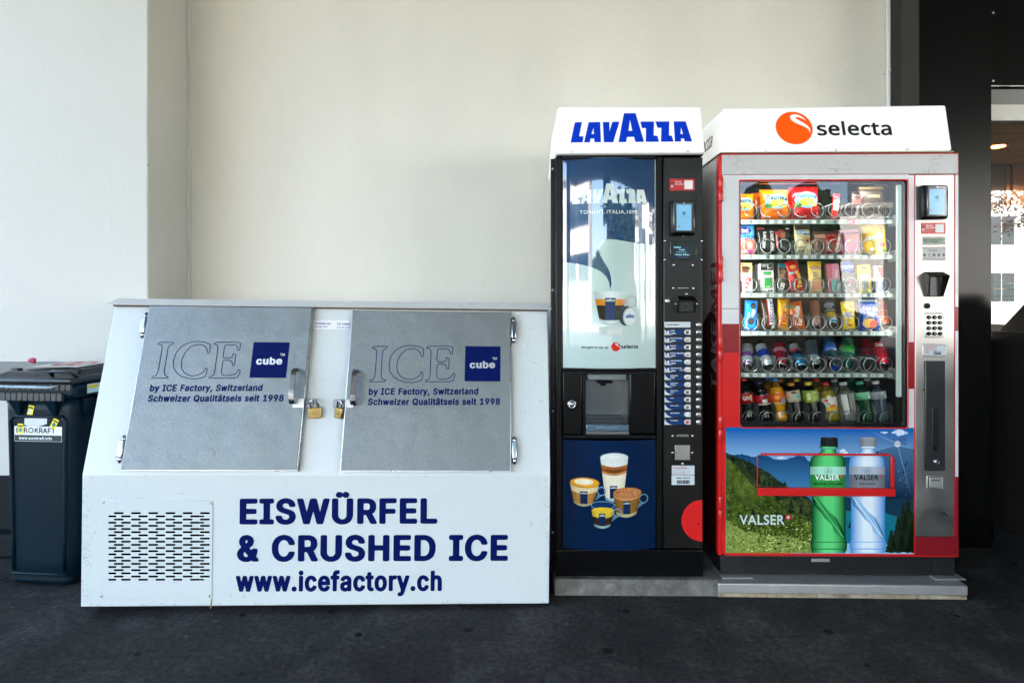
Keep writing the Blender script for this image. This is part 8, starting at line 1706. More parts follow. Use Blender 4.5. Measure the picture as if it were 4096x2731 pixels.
def fir(x, y, h, w):
    L = []
    k_ = 6
    for i in range(k_): f_ = i / k_; L += [(x - w * f_ * 0.5 - 2, y - h + h * f_), (x - w * (f_ + 0.25) * 0.55, y - h + h * (f_ + 0.12))]
    L2 = [(2 * x - p[0], p[1]) for p in L[::-1]]
    b.sheet([c8p(L + [(x - 3, y), (x + 3, y)] + L2)], dfir, lift=0.0031)
for f in ((300, 330, 40, 20), (340, 335, 34, 16), (400, 370, 50, 22), (480, 520, 70, 30), (600, 520, 44, 26), (650, 530, 36, 22), (690, 530, 40, 20), (740, 760, 120, 60), (630, 650, 50, 40), (560, 540, 40, 20), (820, 760, 60, 30), (430, 770, 50, 40), (1240, 880, 100, 70)): fir(*f)
# scattered bushes, tufts and rocks of the printed slope
pal = [plain(C(*c), 0.15) for c in ((18, 32, 12), (32, 50, 16), (58, 80, 26), (92, 112, 40), (142, 158, 66), (206, 214, 136), (10, 20, 10))]
for k in range(1150):
    x = random.uniform(212, 985); top_ = 300 + (x - 209) * 0.72
    y = random.uniform(top_ + 20, 1070)
    if x > 905 and y < 1000 and random.random() < 0.5: continue
    s1 = random.uniform(1.5, 3.2) + 5.5 * max(0, (y - 420)) / 650 * random.uniform(0.4, 1.4)
    value = random.random() * 0.55 + 0.45 * (y - 400) / 680
    m_ = pal[6 if random.random() < 0.12 else min(5, max(0, int(value * 6)))]
    n_ = random.randint(6, 9)
    lay([(x + s1 * 1.5 * math.cos(2 * math.pi * i / n_) * random.uniform(.5, 1.1), y + s1 * 0.75 * math.sin(2 * math.pi * i / n_) * random.uniform(.5, 1.2)) for i in range(n_)], m_, 0.0029 + 0.00000025 * k)
for k in range(160):
    x = random.uniform(215, 980); y = random.uniform(880, 1070); h_ = random.uniform(8, 26)
    lay([(x - 1.5, y), (x + 1.5, y), (x + random.uniform(-7, 7), y - h_)], pal[random.choice((2, 3, 4, 5, 6))], 0.00325)
for k in range(90):
    x = random.uniform(1240, 1735); y = random.uniform(320, 620); s1 = random.uniform(4, 16)
    if x < 1520: continue
    lay([(x, y - s1), (x + s1 * 0.7, y + s1 * 0.3), (x - s1 * 0.3, y + s1)], plain(C(*random.choice(((22, 52, 82), (48, 84, 116), (14, 34, 58), (96, 128, 156)))), 0.15), 0.0030)
for f in ((1690, 1078, 440, 150), (1610, 1078, 300, 120), (1735, 1078, 330, 120), (1555, 1078, 190, 90), (1650, 900, 250, 70)): fir(*f)
# sun rays
cray = plain(C(120, 160, 190), 0.15)
for (ax, ay), (bx_, by_), w_ in (((1600, 190), (1370, 80), 6), ((1610, 195), (1738, 240), 4), ((1605, 200), (1725, 640), 4), ((1595, 195), (1440, 250), 4)):
    d = Vector((bx_ - ax, by_ - ay)).normalized(); n_ = Vector((-d.y, d.x)) * w_
    lay([(ax + n_.x, ay + n_.y), (ax - n_.x, ay - n_.y), (bx_, by_)], cray, 0.0033)
q = c8p(ell(1605, 192, 26, 26)); b.sheet([q], cwh, lift=0.0034)
b.build('mountain_picture', fr, po)
# two pictured bottles
def bottle_pic(cx, cap0, cap1, body0, body1, lab, name):
    b = MB(); k = 1.0
    hw_ = 146
    shape = lambda: [(cx - 52, 232), (cx - 50, 250), (cx - 80, 272), (cx - 120, 290), (cx - 138, 310), (cx - 145, 345), (cx - 143, 540), (cx - 128, 620), (cx - 130, 960), (cx - 140, 1000), (cx - 138, 1040), (cx - 128, 1076), (cx + 142, 1076), (cx + 156, 1040), (cx + 158, 1000), (cx + 146, 960), (cx + 148, 620), (cx + 143, 540), (cx + 145, 345), (cx + 138, 310), (cx + 120, 290), (cx + 80, 272), (cx + 66, 250), (cx + 66, 232)]
    nest(b, c8p(shape()), 9, C(*body0), C(*body1), lift=0.0036, amt=0.8)
    for yy_, hh in ((1040, 7), (985, 5)): nest(b, c8p([(cx - 136, yy_), (cx + 154, yy_), (cx + 154, yy_ + hh), (cx - 136, yy_ + hh)]), 2, C(*body0), C(*[min(255, v_ + 20) for v_ in body0]), lift=0.0050, amt=0.5)
    nest(b, c8p([(cx - 66, 210), (cx + 82, 212), (cx + 82, 226), (cx - 66, 224)]), 3, C(*body0), C(*body1), lift=0.0048, amt=0.6)
    nest(b, c8p([(cx - 60, 212), (cx - 58, 145), (cx - 48, 136), (cx + 68, 138), (cx + 80, 147), (cx + 82, 214)]), 5, C(*cap0), C(*cap1), lift=0.0050, amt=0.7)
    for k in range(12): lay_x = cx - 54 + 11.3 * k; b.sheet([c8p([(lay_x, 150), (lay_x + 3, 150), (lay_x + 3, 208), (lay_x, 208)])], plain(C(*[int(v_ * 0.75) for v_ in cap0]), 0.2), lift=0.0062)
    # leaf shaped embossing
    lf = [(cx - 124, 615), (cx - 80, 650), (cx - 40, 690), (cx + 10, 740), (cx + 70, 795), (cx + 100, 850), (cx + 130, 920), (cx + 134, 960), (cx + 100, 935), (cx + 60, 905), (cx + 40, 850), (cx - 20, 800), (cx - 60, 740), (cx - 110, 690)]
    nest(b, c8p(lf), 3, C(*[int(v_ * 0.72) for v_ in body0]), C(*[int((u_ + v_) / 2) for u_, v_ in zip(body0, body1)]), lift=0.0052, amt=0.3)
    b.sheet([c8p([(cx - 118, 625), (cx - 112, 622), (cx + 128, 945), (cx + 122, 948)])], plain(C(*body1), 0.1), lift=0.0060)
    l0, l1, tx, sub = lab
    for c_, ya, yb in ((l0, 374, 440), (l1, 438, 545)):
        nest(b, c8p([(cx - 144, ya), (cx + 144, ya + 2), (cx + 144, yb + 2), (cx - 144, yb)]), 4, C(*[int(v_ * 0.8) for v_ in c_]), C(*c_), lift=0.0054, amt=0.6)
    q = c8(cx + 2, 410); s_ = YD2 / FPX / 2.0364; gy = plain(C(60, 120, 110), 0.3); b.ring(q[0], q[1], 25 * s_, 28 * s_, gy, lift=0.0062); b.ring(q[0], q[1], 16 * s_, 17.5 * s_, gy, lift=0.0062); b.sheet([[(q[0] + x * s_, q[1] + z * s_) for x, z in ((-9, -12), (-4, 8), (0, 12), (4, 8), (9, -12), (3, -12), (0, 2), (-3, -12))]], gy, lift=0.0062)
    tm = plain(C(*tx), 0.2)
    A, B2 = c8(cx - 104, 483), c8(cx + 93, 483); put_text(b, 'VALSER', A, B2, 43 * s_, tm, 'V', lift=0.0064)
    A, B2 = c8(cx + 102, 464), c8(cx + 120, 441); sr = plain((0.55, 0.01, 0.03), 0.2); b.gridsheet(A[0], B2[0], A[1], B2[1], sr, 0, lift=0.0064); m_ = ((A[0] + B2[0]) / 2, (A[1] + B2[1]) / 2); w1, w2 = 0.0024 * 0.9, 0.0008; b.gridsheet(m_[0] - w1, m_[0] + w1, m_[1] - w2, m_[1] + w2, pw, 0, lift=0.0068); b.gridsheet(m_[0] - w2, m_[0] + w2, m_[1] - w1, m_[1] + w1, pw, 0, lift=0.0069)
    A, B2 = c8(cx - sub[1], 521), c8(cx + sub[2], 521); put_text(b, sub[0], A, B2, 15 * s_, plain(C(10, 40, 30), 0.2), 'B', lift=0.0064)
    b.build(name, fr, po)
bottle_pic(1037, (20, 22, 22), (44, 46, 46), (0, 74, 34), (96, 214, 124), ((170, 232, 205), (52, 150, 66), (245, 250, 248), ('PRICKELND | PÉTILLANTE', 118, 118)), 'bottle_picture')
bottle_pic(1355, (120, 128, 138), (170, 176, 184), (70, 146, 212), (234, 246, 252), ((178, 188, 202), (128, 132, 140), (16, 18, 20), ('STILL | PLATE', 64, 62)), 'bottle_picture')
b = MB(); s_ = YD2 / FPX / 2.0364
A, B2 = c8(322, 845), c8(686, 845); put_text(b, 'VALSER', A, B2, 77 * s_, pw, 'V', lift=0.0045)
A, B2 = c8(692, 808), c8(736, 766); b.gridsheet(A[0], B2[0], A[1], B2[1], plain((0.55, 0.01, 0.03), 0.2), 0, lift=0.0045); m_ = ((A[0] + B2[0]) / 2, (A[1] + B2[1]) / 2); b.gridsheet(m_[0] - .007, m_[0] + .007, m_[1] - .0022, m_[1] + .0022, pw, 0, lift=0.005); b.gridsheet(m_[0] - .0022, m_[0] + .0022, m_[1] - .007, m_[1] + .007, pw, 0, lift=0.0052)
nb = plain((0.01, 0.03, 0.10), 0.3)
for s1, x0, yb in (('Hier erhältlich', 1555, 156), ('En vente ici', 1578, 175), ('In vendita qui', 1560, 194)): put_text(b, s1, c8(x0, yb), c8(1680, yb), 12 * s_, nb, 'B', lift=0.0045)
b.build('poster_lettering', fr, po)
# delivery flap: red frame strips proud of the poster
b = MB()
A = c8(457, 603); B2 = c8(1568, 268)
def fbx(x0, y0, x1, y1, d0): q0 = c8(x0, y1); q1 = c8(x1, y0); b.box(q0[0], q1[0], d0, -0.0015 - 0.006, q0[1], q1[1], RD, 0.002)
fbx(457, 545, 1568, 603, -0.022); fbx(1540, 290, 1567, 543, -0.016); fbx(485, 268, 1545, 281, -0.013); fbx(457, 290, 463, 543, -0.011)
b.build('delivery_flap', fr, sm)
# base with punched grille, feet
b = MB(); a = SF.rect(2882, 2223, 3820, 2298, 0.03)
b.box(a[0], a[1], 0.03, 0.75, a[2], a[3] - 0.0015, plain((0.012, 0.012, 0.013), 0.4), 0.003); bs = b.build('base', fr, sm)
b = MB(); hb_ = plain((0.001, 0.001, 0.001), 0.9); q0 = SF.P(2970, 2230, 0.03); q1 = SF.P(3732, 2292, 0.03); nx = 46
for r_ in range(7):
    for k in range(nx):
        w_ = (q1.x - q0.x) / nx; x = q0.x + w_ * (k + (0.5 if r_ % 2 else 0)); z = q0.z + (q1.z - q0.z) * r_ / 6
        b.sheet([rrect(x, x + w_ * 0.8, z - 0.003, z + 0.003, 0.0025, 2)], hb_, y=0.03, lift=0.0005)
b.build('grille_holes', fr, bs)
b = MB(); q0 = SF.P(3245, 2245, 0.03); q1 = SF.P(3318, 2233, 0.03); b.gridsheet(q0.x, q1.x, q0.z, q1.z, plain((0.25, 0.25, 0.25), 0.5), 0.03, lift=0.0012); b.build('base_sticker', fr, bs)
zpl = wz(2332, Yp2) - fr.M.translation.z
for px in (2923, 3753):
    q = SF.P(px, 2305, 0.07); b = MB(); b.tube([(q.x, 0.08, zpl + 0.005), (q.x, 0.08, a[2] + 0.002)], 0.022, MT['rubber'], 16); b.box(q.x - 0.06, q.x + 0.07, 0.0, 0.2, zpl + 0.001, zpl + 0.005, MT['plinth_steel'], 0.001); b.build('foot', fr, sm)

# ------------------------------------------------------------------ goods behind the glass
G = 'goods in the snack machine'
W_ = (235, 235, 230); BK = (14, 14, 16); YE = (250, 205, 10); OR = (240, 110, 5); RE = (205, 15, 20); BL = (10, 70, 170); TE = (20, 110, 125)
GR = (40, 150, 60); BR = (70, 38, 20); SI = (190, 195, 198); CR = (235, 220, 160); PK = (225, 60, 130); GO = (205, 150, 20)
def place(cx, bot, top, w, row, d=0.115, lean=0.0, tilt=0.0):
    """frame whose origin is the foot of an item on its shelf, with its width and height in metres"""
    q = SF.P(cx, bot, d); q.z = shelf_z[row] + 0.0005
    A = SF.P(cx - w / 2, bot, d); B2 = SF.P(cx + w / 2, bot, d); T = SF.P(cx, top, d)
    return Frame(q, 0, tilt, -lean, parent=SF), (B2.x - A.x), (T.z - q.z)
def bag(name, label, cat, row, cx, bot, top, w, base, art, th=0.035, lean=6, tilt=0, d=0.115, rough=0.22, seal=0.06):
    f2, W, H = place(cx, bot, top, w, row, d, lean, tilt)
    o = thing(name, label, cat, f2, G)
    def surf(x, z):
        u = min(1, max(0, x / W + 0.5)); v_ = min(1, max(0, z / H))
        if v_ < seal or v_ > 1 - seal: return -0.002
        vv = (v_ - seal) / (1 - 2 * seal)
        bl = max(0.0, (1 - abs(2 * u - 1) ** 3) * (1 - abs(2 * vv - 1) ** 4)) ** 0.55
        return -0.002 - th * 0.5 * bl - 0.0012 * math.sin(7 * u + 11 * vv) * bl - 0.0016 * math.sin(19 * vv - 6 * u + cx) * (1 - bl)
    b = MB(); nx, nz = 14, 20; m = plain(C(*base), rough, name='packet_film')
    ed = lambda z: 1 - 0.035 * math.sin(math.pi * min(1, max(0, z / H)))
    V = []; Fs = []
    for side in (1, -1):
        for j in range(nz + 1):
            for i in range(nx + 1):
                x = (-0.5 + i / nx) * W; z = H * j / nz; y = surf(x, z)
                V.append((x * ed(z), y if side == 1 else -y, z))
    N = (nx + 1) * (nz + 1)
    for j in range(nz):
        for i in range(nx):
            a = j * (nx + 1) + i; Fs += [(a, a + 1, a + nx + 2, a + nx + 1), (N + a + 1, N + a, N + a + nx + 1, N + a + nx + 2)]
    for j in range(nz): a = j * (nx + 1); Fs += [(a, a + nx + 1, N + a + nx + 1, N + a), (a + nx, N + a + nx, N + a + 2 * nx + 1, a + 2 * nx + 1)]
    for i in range(nx): Fs += [(i, N + i, N + i + 1, i + 1), (N - nx - 1 + i, N - nx + i, 2 * N - nx + i, 2 * N - nx - 1 + i)]
    b.mesh(V, Fs, m, True); b.build('packet', f2, o)
    if art:
        b = MB(); put_art(b, art, W * 0.95, H, surf); b.build('printed_design', f2, o)
    return o
def carton(name, label, cat, row, cx, bot, top, w, base, art, dep=0.02, lean=4, tilt=0, d=0.115, rough=0.35, extra=None):
    f2, W, H = place(cx, bot, top, w, row, d, lean, tilt)
    o = thing(name, label, cat, f2, G)
    b = MB(); b.box(-W / 2, W / 2, 0, dep, 0, H, plain(C(*base), rough, name='carton_board'), 0.0015); b.build('box', f2, o)
    b = MB(); put_art(b, art, W, H, None, 0.0); b.build('printed_design', f2, o)
    return o
def can(label, row, disc, top, r_px, col, bands, d=0.12, name='drink_can', cat='can'):
    """can lying back on its spring, its base towards the glass"""
    a = SF.P(disc[0], disc[1], d); r_ = r_px * (YD2 + d) / FPX; Ln = 0.148
    cy = 0.7
    for _ in range(6):
        t_ = SF.P(top[0], top[1], d + cy * Ln); dz = t_.z - a.z; dxx = t_.x - a.x
        ca = max(0.3, min(0.95, dz / Ln)); sx = dxx / Ln; cy = math.sqrt(max(0.05, 1 - ca * ca - sx * sx))
    ax = Vector((sx, cy, ca)).normalized()
    M2 = Matrix.Translation(a) @ ax.to_track_quat('Z', 'Y').to_matrix().to_4x4()
    f2 = Frame((0, 0, 0)); f2.M = SF.M @ M2; f2.I = f2.M.inverted()
    o = thing(name, label, cat, f2, G)
    rb = r_ * 1.16
    b = MB(); alu = MT['chrome']
    b.lathe([(0.0, 0.007), (r_ * 0.5, 0.0055), (r_ * 0.82, 0.001), (r_ * 0.86, 0.0), (r_ * 0.92, 0.001), (r_, 0.006)], alu, None, 28); b.build('can_base', f2, o)
    b = MB(); n = len(bands); prof = [(r_, 0.006), (rb, 0.014)]; mats = [plain(C(*col), 0.22, 0.45)]
    h0 = 0.014
    for hh, c in bands: prof.append((rb, 0.014 + (Ln - 0.03) * hh)); mats.append(plain(C(*c), 0.22, 0.45))
    prof.append((rb * 0.85, Ln)); mats.append(alu); b.lathe(prof, alu, None, 28, mats); bd = b.build('can_body', f2, o)
    return o, f2, rb, bd
def bottle(label, row, cx, bot, top, w, liquid, capc, labc, art=None, tilt=-7, lean=5, d=0.15, glass=None, lab=(0.42, 0.66), hour=0.0, level=0.78, name='drink_bottle'):
    f2, W, H = place(cx, bot, top, w, row, d, lean, tilt)
    o = thing(name, label, 'bottle', f2, G)
    r_ = W / 2; m = glass or plain(C(*liquid), 0.06, coat=0.8, name='bottle_drink')
    pr = [(0.0, 0.004), (r_ * 0.55, 0.0), (r_ * 0.82, 0.002), (r_ * 0.97, H * 0.06), (r_, H * 0.12), (r_ * (1 - hour), H * 0.24), (r_ * (1 - hour * 0.4), H * 0.32), (r_, H * lab[0]), (r_, H * lab[1]), (r_ * 0.96, H * 0.70), (r_ * 0.78, H * 0.79), (r_ * 0.5, H * 0.87), (r_ * 0.40, H * 0.905), (r_ * 0.40, H * 0.93)]
    upper_ = glass or plain(C(*[int(k * 0.55 + 12) for k in liquid]), 0.06, coat=0.8)
    b = MB(); b.lathe(pr, m, None, 24, [m] * 9 + [m if level > 0.75 else upper_] + [upper_] * 3)
    if not glass:
        pass
    else:
        k = 0.93; b.lathe([(x * k, z) for x, z in pr[1:10]], plain(C(*liquid), 0.3), None, 20) if liquid else None
    b.build('bottle_body', f2, o)
    for k in range(5):
        pass
    b = MB(); b.lathe([(r_ * 0.44, H * 0.925), (r_ * 0.47, H * 0.932), (r_ * 0.47, H * 0.985), (r_ * 0.43, H), (0, H)], plain(C(*capc), 0.35, name='bottle_cap'), None, 20); b.build('cap', f2, o)
    if labc:
        b = MB(); rl = r_ * 1.012
        b.lathe([(rl, H * lab[0]), (rl, H * lab[1])], plain(C(*labc), 0.35, name='bottle_label'), None, 28)
        lb = b.build('bottle_label', f2, o, norm=False)
        if art:
            b = MB(); Hl = H * (lab[1] - lab[0]); z0 = H * lab[0]
            f3 = lambda x, z: -math.sqrt(max(1e-8, rl * rl - min(rl * .97, abs(x)) ** 2))
            fz = Frame((0, 0, z0), parent=f2); put_art(b, art, rl * 1.75, Hl, f3, base=0.0005); b.build('label_print', fz, lb)
    return o
# row 1
ch = [('e', 0.5, 0.56, 0.40, 0.24, (120, 190, 215)), ('e', 0.42, 0.5, 0.17, 0.12, (235, 190, 30)), ('e', 0.62, 0.54, 0.17, 0.10, (240, 205, 60)), ('e', 0.2, 0.42, 0.12, 0.08, (60, 120, 40)), ('e', 0.74, 0.42, 0.12, 0.05, (235, 200, 40)), ('r', 0.43, 0.86, 0.57, 0.885, (160, 20, 10)), ('r', 0.42, 0.81, 0.58, 0.825, (160, 20, 10))]
def zw(a): return [('p', [(0.44, 0.93), (0.57, 0.93), (0.57, 0.915), (0.49, 0.875), (0.56, 0.875), (0.56, 0.86), (0.43, 0.86), (0.43, 0.872), (0.52, 0.915), (0.44, 0.915)], (160, 20, 10))] if a else []
bag('chip_bag', 'orange paprika crisps bag cut off by the window edge, top shelf', 'crisps', 0, 2975, 878, 775, 84, OR, ch + [('t', 'Paprika', 0.52, 0.70, 0.86, 0.12, BK, -4), ('t', 'ALPENSALZ & RAPSÖL', 0.55, 0.24, 0.7, 0.03, (70, 30, 5), 0)], 0.05)
bag('chip_bag', 'orange paprika crisps bag standing in front on the top shelf', 'crisps', 0, 3100, 878, 757, 116, OR, ch + [('t', 'Paprika', 0.52, 0.70, 0.78, 0.15, BK, -4), ('t', 'SCHWEIZER', 0.58, 0.275, 0.3, 0.025, (70, 30, 5), 0), ('t', 'ALPENSALZ & RAPSÖL', 0.52, 0.235, 0.5, 0.035, (70, 30, 5), 0)], 0.055)
bag('chip_bag', 'half hidden orange crisps bag behind the front paprika bag', 'crisps', 0, 3040, 872, 770, 60, (200, 84, 5), [('t', 'P', 0.6, 0.68, 0.3, 0.16, BK, -4)], 0.04, d=0.19)
bag('chip_bag', 'red salted crisps bag lettered Nature on the top shelf', 'crisps', 0, 3218, 878, 746, 118, RE, ch + [('t', 'Nature', 0.52, 0.70, 0.72, 0.15, (30, 60, 130), -3), ('t', 'ALPENSALZ & RAPSÖL', 0.55, 0.235, 0.5, 0.035, (60, 10, 5), 0)], 0.055)
bag('snack_bar', 'slim red and white bar leaning on the top shelf', 'snack bar', 0, 3335, 876, 772, 28, RE, [('r', 0.1, 0.35, 0.9, 0.75, W_), ('t', 'mini', 0.5, 0.55, 0.26, 0.4, RE, 84)], 0.014, tilt=9)
bag('snack_bar', 'dark bar with salmon end lettered Ragusa on the top shelf', 'snack bar', 0, 3420, 876, 762, 40, (44, 24, 26), [('r', 0.0, 0.55, 1, 0.86, (225, 80, 70)), ('e', 0.5, 0.78, 0.3, 0.08, (50, 24, 20)), ('t', 'Ragusa', 0.5, 0.28, 0.44, 0.4, W_, 82)], 0.016, tilt=6)
bag('nut_bag', 'clear brown snack bag with gold seal at the end of the top shelf', 'snack bag', 0, 3490, 876, 744, 106, (66, 48, 34), [('r', 0.02, 0.9, 0.98, 0.985, (150, 120, 60)), ('r', 0.12, 0.3, 0.88, 0.8, (84, 62, 44)), ('e', 0.5, 0.36, 0.26, 0.14, (40, 28, 20)), ('t', 'LORENZ', 0.5, 0.68, 0.5, 0.08, CR, 0)], 0.04)
# row 2
bag('sweet_bag', 'pink and blue fruit gum bag lettered Galaxy Mix', 'sweets', 1, 2983, 1017, 897, 78, (90, 175, 225), [('r', 0.0, 0.0, 1, 0.5, (225, 120, 105)), ('e', 0.4, 0.78, 0.36, 0.13, (30, 40, 130)), ('t', 'ini', 0.44, 0.78, 0.36, 0.13, W_, 0), ('t', 'Galaxy', 0.5, 0.60, 0.7, 0.09, (20, 60, 170), -3), ('t', 'Mix', 0.55, 0.5, 0.34, 0.09, RE, -3), ('e', 0.36, 0.24, 0.2, 0.12, (205, 90, 80)), ('e', 0.66, 0.3, 0.16, 0.1, (235, 150, 130)), ('e', 0.7, 0.1, 0.2, 0.05, PK), ('r', 0.0, 0.93, 1, 1, (10, 90, 150))], 0.035)
bag('jerky_bag', 'black beef jerky bag with a red corner on the second shelf', 'jerky', 1, 3096, 1017, 908, 136, (22, 22, 24), [('p', [(0.0, 0.98), (0.22, 0.98), (0.3, 0.6), (0.16, 0.02), (0.02, 0.02)], (165, 18, 18)), ('t', "JACK LINK'S", 0.18, 0.52, 0.62, 0.085, W_, 84), ('t', 'BEEF JERKY', 0.42, 0.5, 0.72, 0.1, W_, 90), ('r', 0.52, 0.24, 0.595, 0.82, RE), ('t', 'ORIGINAL', 0.56, 0.52, 0.4, 0.045, W_, 90), ('e', 0.72, 0.76, 0.13, 0.17, (130, 56, 30)), ('e', 0.74, 0.7, 0.08, 0.1, (170, 80, 40)), ('t', 'LEAN', 0.68, 0.36, 0.25, 0.035, W_, 90), ('r', 0.88, 0.93, 0.98, 0.965, W_)], 0.025)
bag('cookie_bag', 'cream and brown cookie bag lettered SPITZ BUEB', 'cookies', 1, 3212, 1017, 899, 64, (225, 212, 165), [('r', 0.0, 0.82, 1, 0.99, (70, 46, 34)), ('r', 0.06, 0.68, 0.62, 0.8, (90, 150, 205)), ('t', 'Berger', 0.35, 0.74, 0.46, 0.07, W_, 0), ('r', 0.5, 0.64, 0.9, 0.69, (40, 90, 170)), ('e', 0.66, 0.46, 0.26, 0.14, (190, 150, 90)), ('e', 0.7, 0.45, 0.1, 0.06, (110, 50, 30)), ('t', 'SPITZ', 0.36, 0.225, 0.5, 0.075, BK, 0), ('t', 'BUEB', 0.36, 0.125, 0.5, 0.075, BK, 0), ('t', 'COOKIE', 0.36, 0.05, 0.46, 0.045, (120, 40, 20), 0)], 0.028)
bag('cookie_bag', 'dull brown bag beside the cream cookie bag on the second shelf', 'cookies', 1, 3280, 1012, 925, 56, (120, 84, 64), [('e', 0.5, 0.4, 0.3, 0.2, (70, 42, 28)), ('r', 0.1, 0.7, 0.9, 0.85, (210, 150, 120))], 0.025)
bag('chocolate_bag', 'dark red bag with slanted white script on the second shelf', 'chocolate', 1, 3338, 1013, 925, 84, (150, 18, 22), [('t', 'Maltesers', 0.66, 0.5, 0.8, 0.17, W_, 72), ('e', 0.3, 0.35, 0.16, 0.15, (96, 44, 28)), ('r', 0.05, 0.86, 0.95, 0.97, (90, 12, 14))], 0.034, tilt=-6)
bag('chocolate_bag', 'purple and pink chocolate bag beside the dark red one', 'chocolate', 1, 3404, 1013, 918, 68, (150, 30, 120), [('r', 0, 0.55, 1, 0.8, (165, 20, 50)), ('e', 0.45, 0.36, 0.36, 0.22, PK), ('e', 0.3, 0.5, 0.1, 0.08, (150, 90, 30)), ('r', 0, 0.9, 1, 0.98, (205, 100, 160))], 0.034)
bag('chocolate_bag', 'large yellow peanut chocolate bag at the end of the second shelf', 'chocolate', 1, 3498, 1014, 896, 98, (250, 195, 5), [('t', '125g', 0.74, 0.83, 0.18, 0.06, (60, 40, 5), 0), ('t', 'PEANUT', 0.24, 0.72, 0.24, 0.045, (150, 60, 10), 2), ('t', 'm&m', 0.46, 0.555, 0.78, 0.18, (70, 40, 20), 8), ('t', 'm&m', 0.45, 0.565, 0.76, 0.165, W_, 8), ('e', 0.3, 0.16, 0.1, 0.05, (225, 225, 215)), ('e', 0.72, 0.3, 0.12, 0.08, RE), ('e', 0.82, 0.12, 0.1, 0.06, (60, 150, 50)), ('e', 0.5, 0.12, 0.09, 0.05, (240, 130, 10))], 0.045)
# row 3
carton('wafer_box', 'white wafer packet with red script lettering on the third shelf', 'wafers', 2, 2988, 1170, 1051, 46, W_, [('p', [(0, 1), (1, 1), (1, 0.78), (0.5, 0.6), (0, 0.72)], (225, 200, 120)), ('r', 0.1, 0.68, 0.7, 0.9, (96, 56, 30)), ('r', 0.16, 0.78, 0.8, 0.86, (60, 34, 18)), ('e', 0.16, 0.95, 0.1, 0.03, RE), ('t', 'Kägi', 0.5, 0.34, 0.42, 0.44, RE, 82), ('t', 'fret', 0.82, 0.45, 0.16, 0.12, RE, 82)], 0.02)
for k in range(3):
    carton('power_bank_box', ('first', 'second', 'third')[k] + ' white box in the row behind the green power bank box', 'power bank', 2, 3063 - 11 * k, 1166 - 1 * k, 1055 + 3 * k, 50, (205, 208, 208), [('r', 0.05, 0.78, 0.95, 0.97, (40, 42, 44)), ('r', 0.1, 0.1, 0.9, 0.4, (50, 140, 60))], 0.02, d=0.145 + 0.03 * k)
carton('power_bank_box', 'front white power bank box with black header and green panel', 'power bank', 2, 3070, 1168, 1052, 54, W_, [('r', 0.05, 0.76, 0.95, 0.99, BK), ('t', 'THE GREEN POWERBANK', 0.36, 0.945, 0.54, 0.028, W_, 0), ('t', 'FOR RENT', 0.26, 0.895, 0.32, 0.03, W_, 0), ('t', '5.-', 0.68, 0.86, 0.36, 0.1, W_, 0), ('r', 0.22, 0.63, 0.82, 0.72, GR), ('t', 'LEIH MICH!', 0.5, 0.595, 0.56, 0.045, BK, 0), ('p', [(0.26, 0.16), (0.84, 0.16), (0.86, 0.53), (0.5, 0.5), (0.3, 0.5)], GR), ('t', 'CHIMPY', 0.56, 0.21, 0.4, 0.04, W_, 0), ('t', '3', 0.3, 0.08, 0.1, 0.07, BK, 0), ('e', 0.58, 0.08, 0.06, 0.03, BK), ('e', 0.76, 0.08, 0.06, 0.03, BK)], 0.022)
bag('nut_bar', 'clear nut bar with teal ends on the third shelf', 'nut bar', 2, 3127, 1170, 1052, 38, (58, 50, 44), [('r', 0, 0.86, 1, 0.985, TE), ('r', 0, 0.02, 1, 0.1, TE), ('e', 0.5, 0.7, 0.3, 0.07, (120, 84, 50)), ('e', 0.4, 0.58, 0.25, 0.06, (150, 112, 70)), ('e', 0.6, 0.47, 0.26, 0.06, (100, 68, 40)), ('t', 'KIND', 0.42, 0.22, 0.22, 0.42, W_, 80)], 0.02, tilt=3)
bag('snack_bag', 'tilted red snack bag with yellow lettering on the third shelf', 'snack bag', 2, 3190, 1170, 1040, 54, (190, 16, 16), [('e', 0.5, 0.8, 0.26, 0.06, (225, 140, 30)), ('e', 0.3, 0.62, 0.2, 0.04, (120, 190, 190)), ('t', 'Twist', 0.72, 0.36, 0.46, 0.36, YE, 86), ('t', 'Sticks', 0.26, 0.2, 0.24, 0.2, (130, 190, 180), 84), ('e', 0.66, 0.62, 0.14, 0.04, YE)], 0.026, tilt=-10)
bag('sandwich_pack', 'pale yellow and pink party snack pack on the third shelf', 'sandwich', 2, 3262, 1167, 1044, 54, (240, 205, 110), [('r', 0, 0.8, 1, 0.98, YE), ('e', 0.5, 0.79, 0.42, 0.06, (190, 90, 80)), ('t', 'Malbuner', 0.5, 0.79, 0.62, 0.04, W_, 0), ('e', 0.48, 0.58, 0.36, 0.16, (245, 215, 120)), ('t', 'PARTY', 0.48, 0.62, 0.42, 0.06, (120, 60, 140), -4), ('t', 'SNACK', 0.48, 0.54, 0.42, 0.06, (120, 60, 140), -4), ('r', 0.1, 0.1, 0.9, 0.36, (225, 150, 120))], 0.02)
carton('test_box', 'pink and teal slim carton on the third shelf', 'test kit', 2, 3340, 1168, 1054, 50, (225, 140, 165), [('r', 0, 0, 0.4, 1, (205, 100, 120)), ('p', [(0.5, 0.35), (0.7, 0.8), (0.85, 0.75), (0.75, 0.3)], (240, 190, 185)), ('r', 0.28, 0.03, 1, 0.44, (130, 205, 200)), ('p', [(0.5, 0.04), (0.8, 0.06), (0.95, 0.3), (0.6, 0.42)], W_), ('t', 'maybebaby', 0.62, 0.25, 0.34, 0.2, (40, 50, 90), 74)], 0.022, tilt=-3)
f2, W, H = place(3394, 1168, 1042, 52, 2, 0.118, 4, 0)
o = thing('hygiene_pack', 'black pack with round blue header lettered ceylor', 'hygiene pack', f2, G)
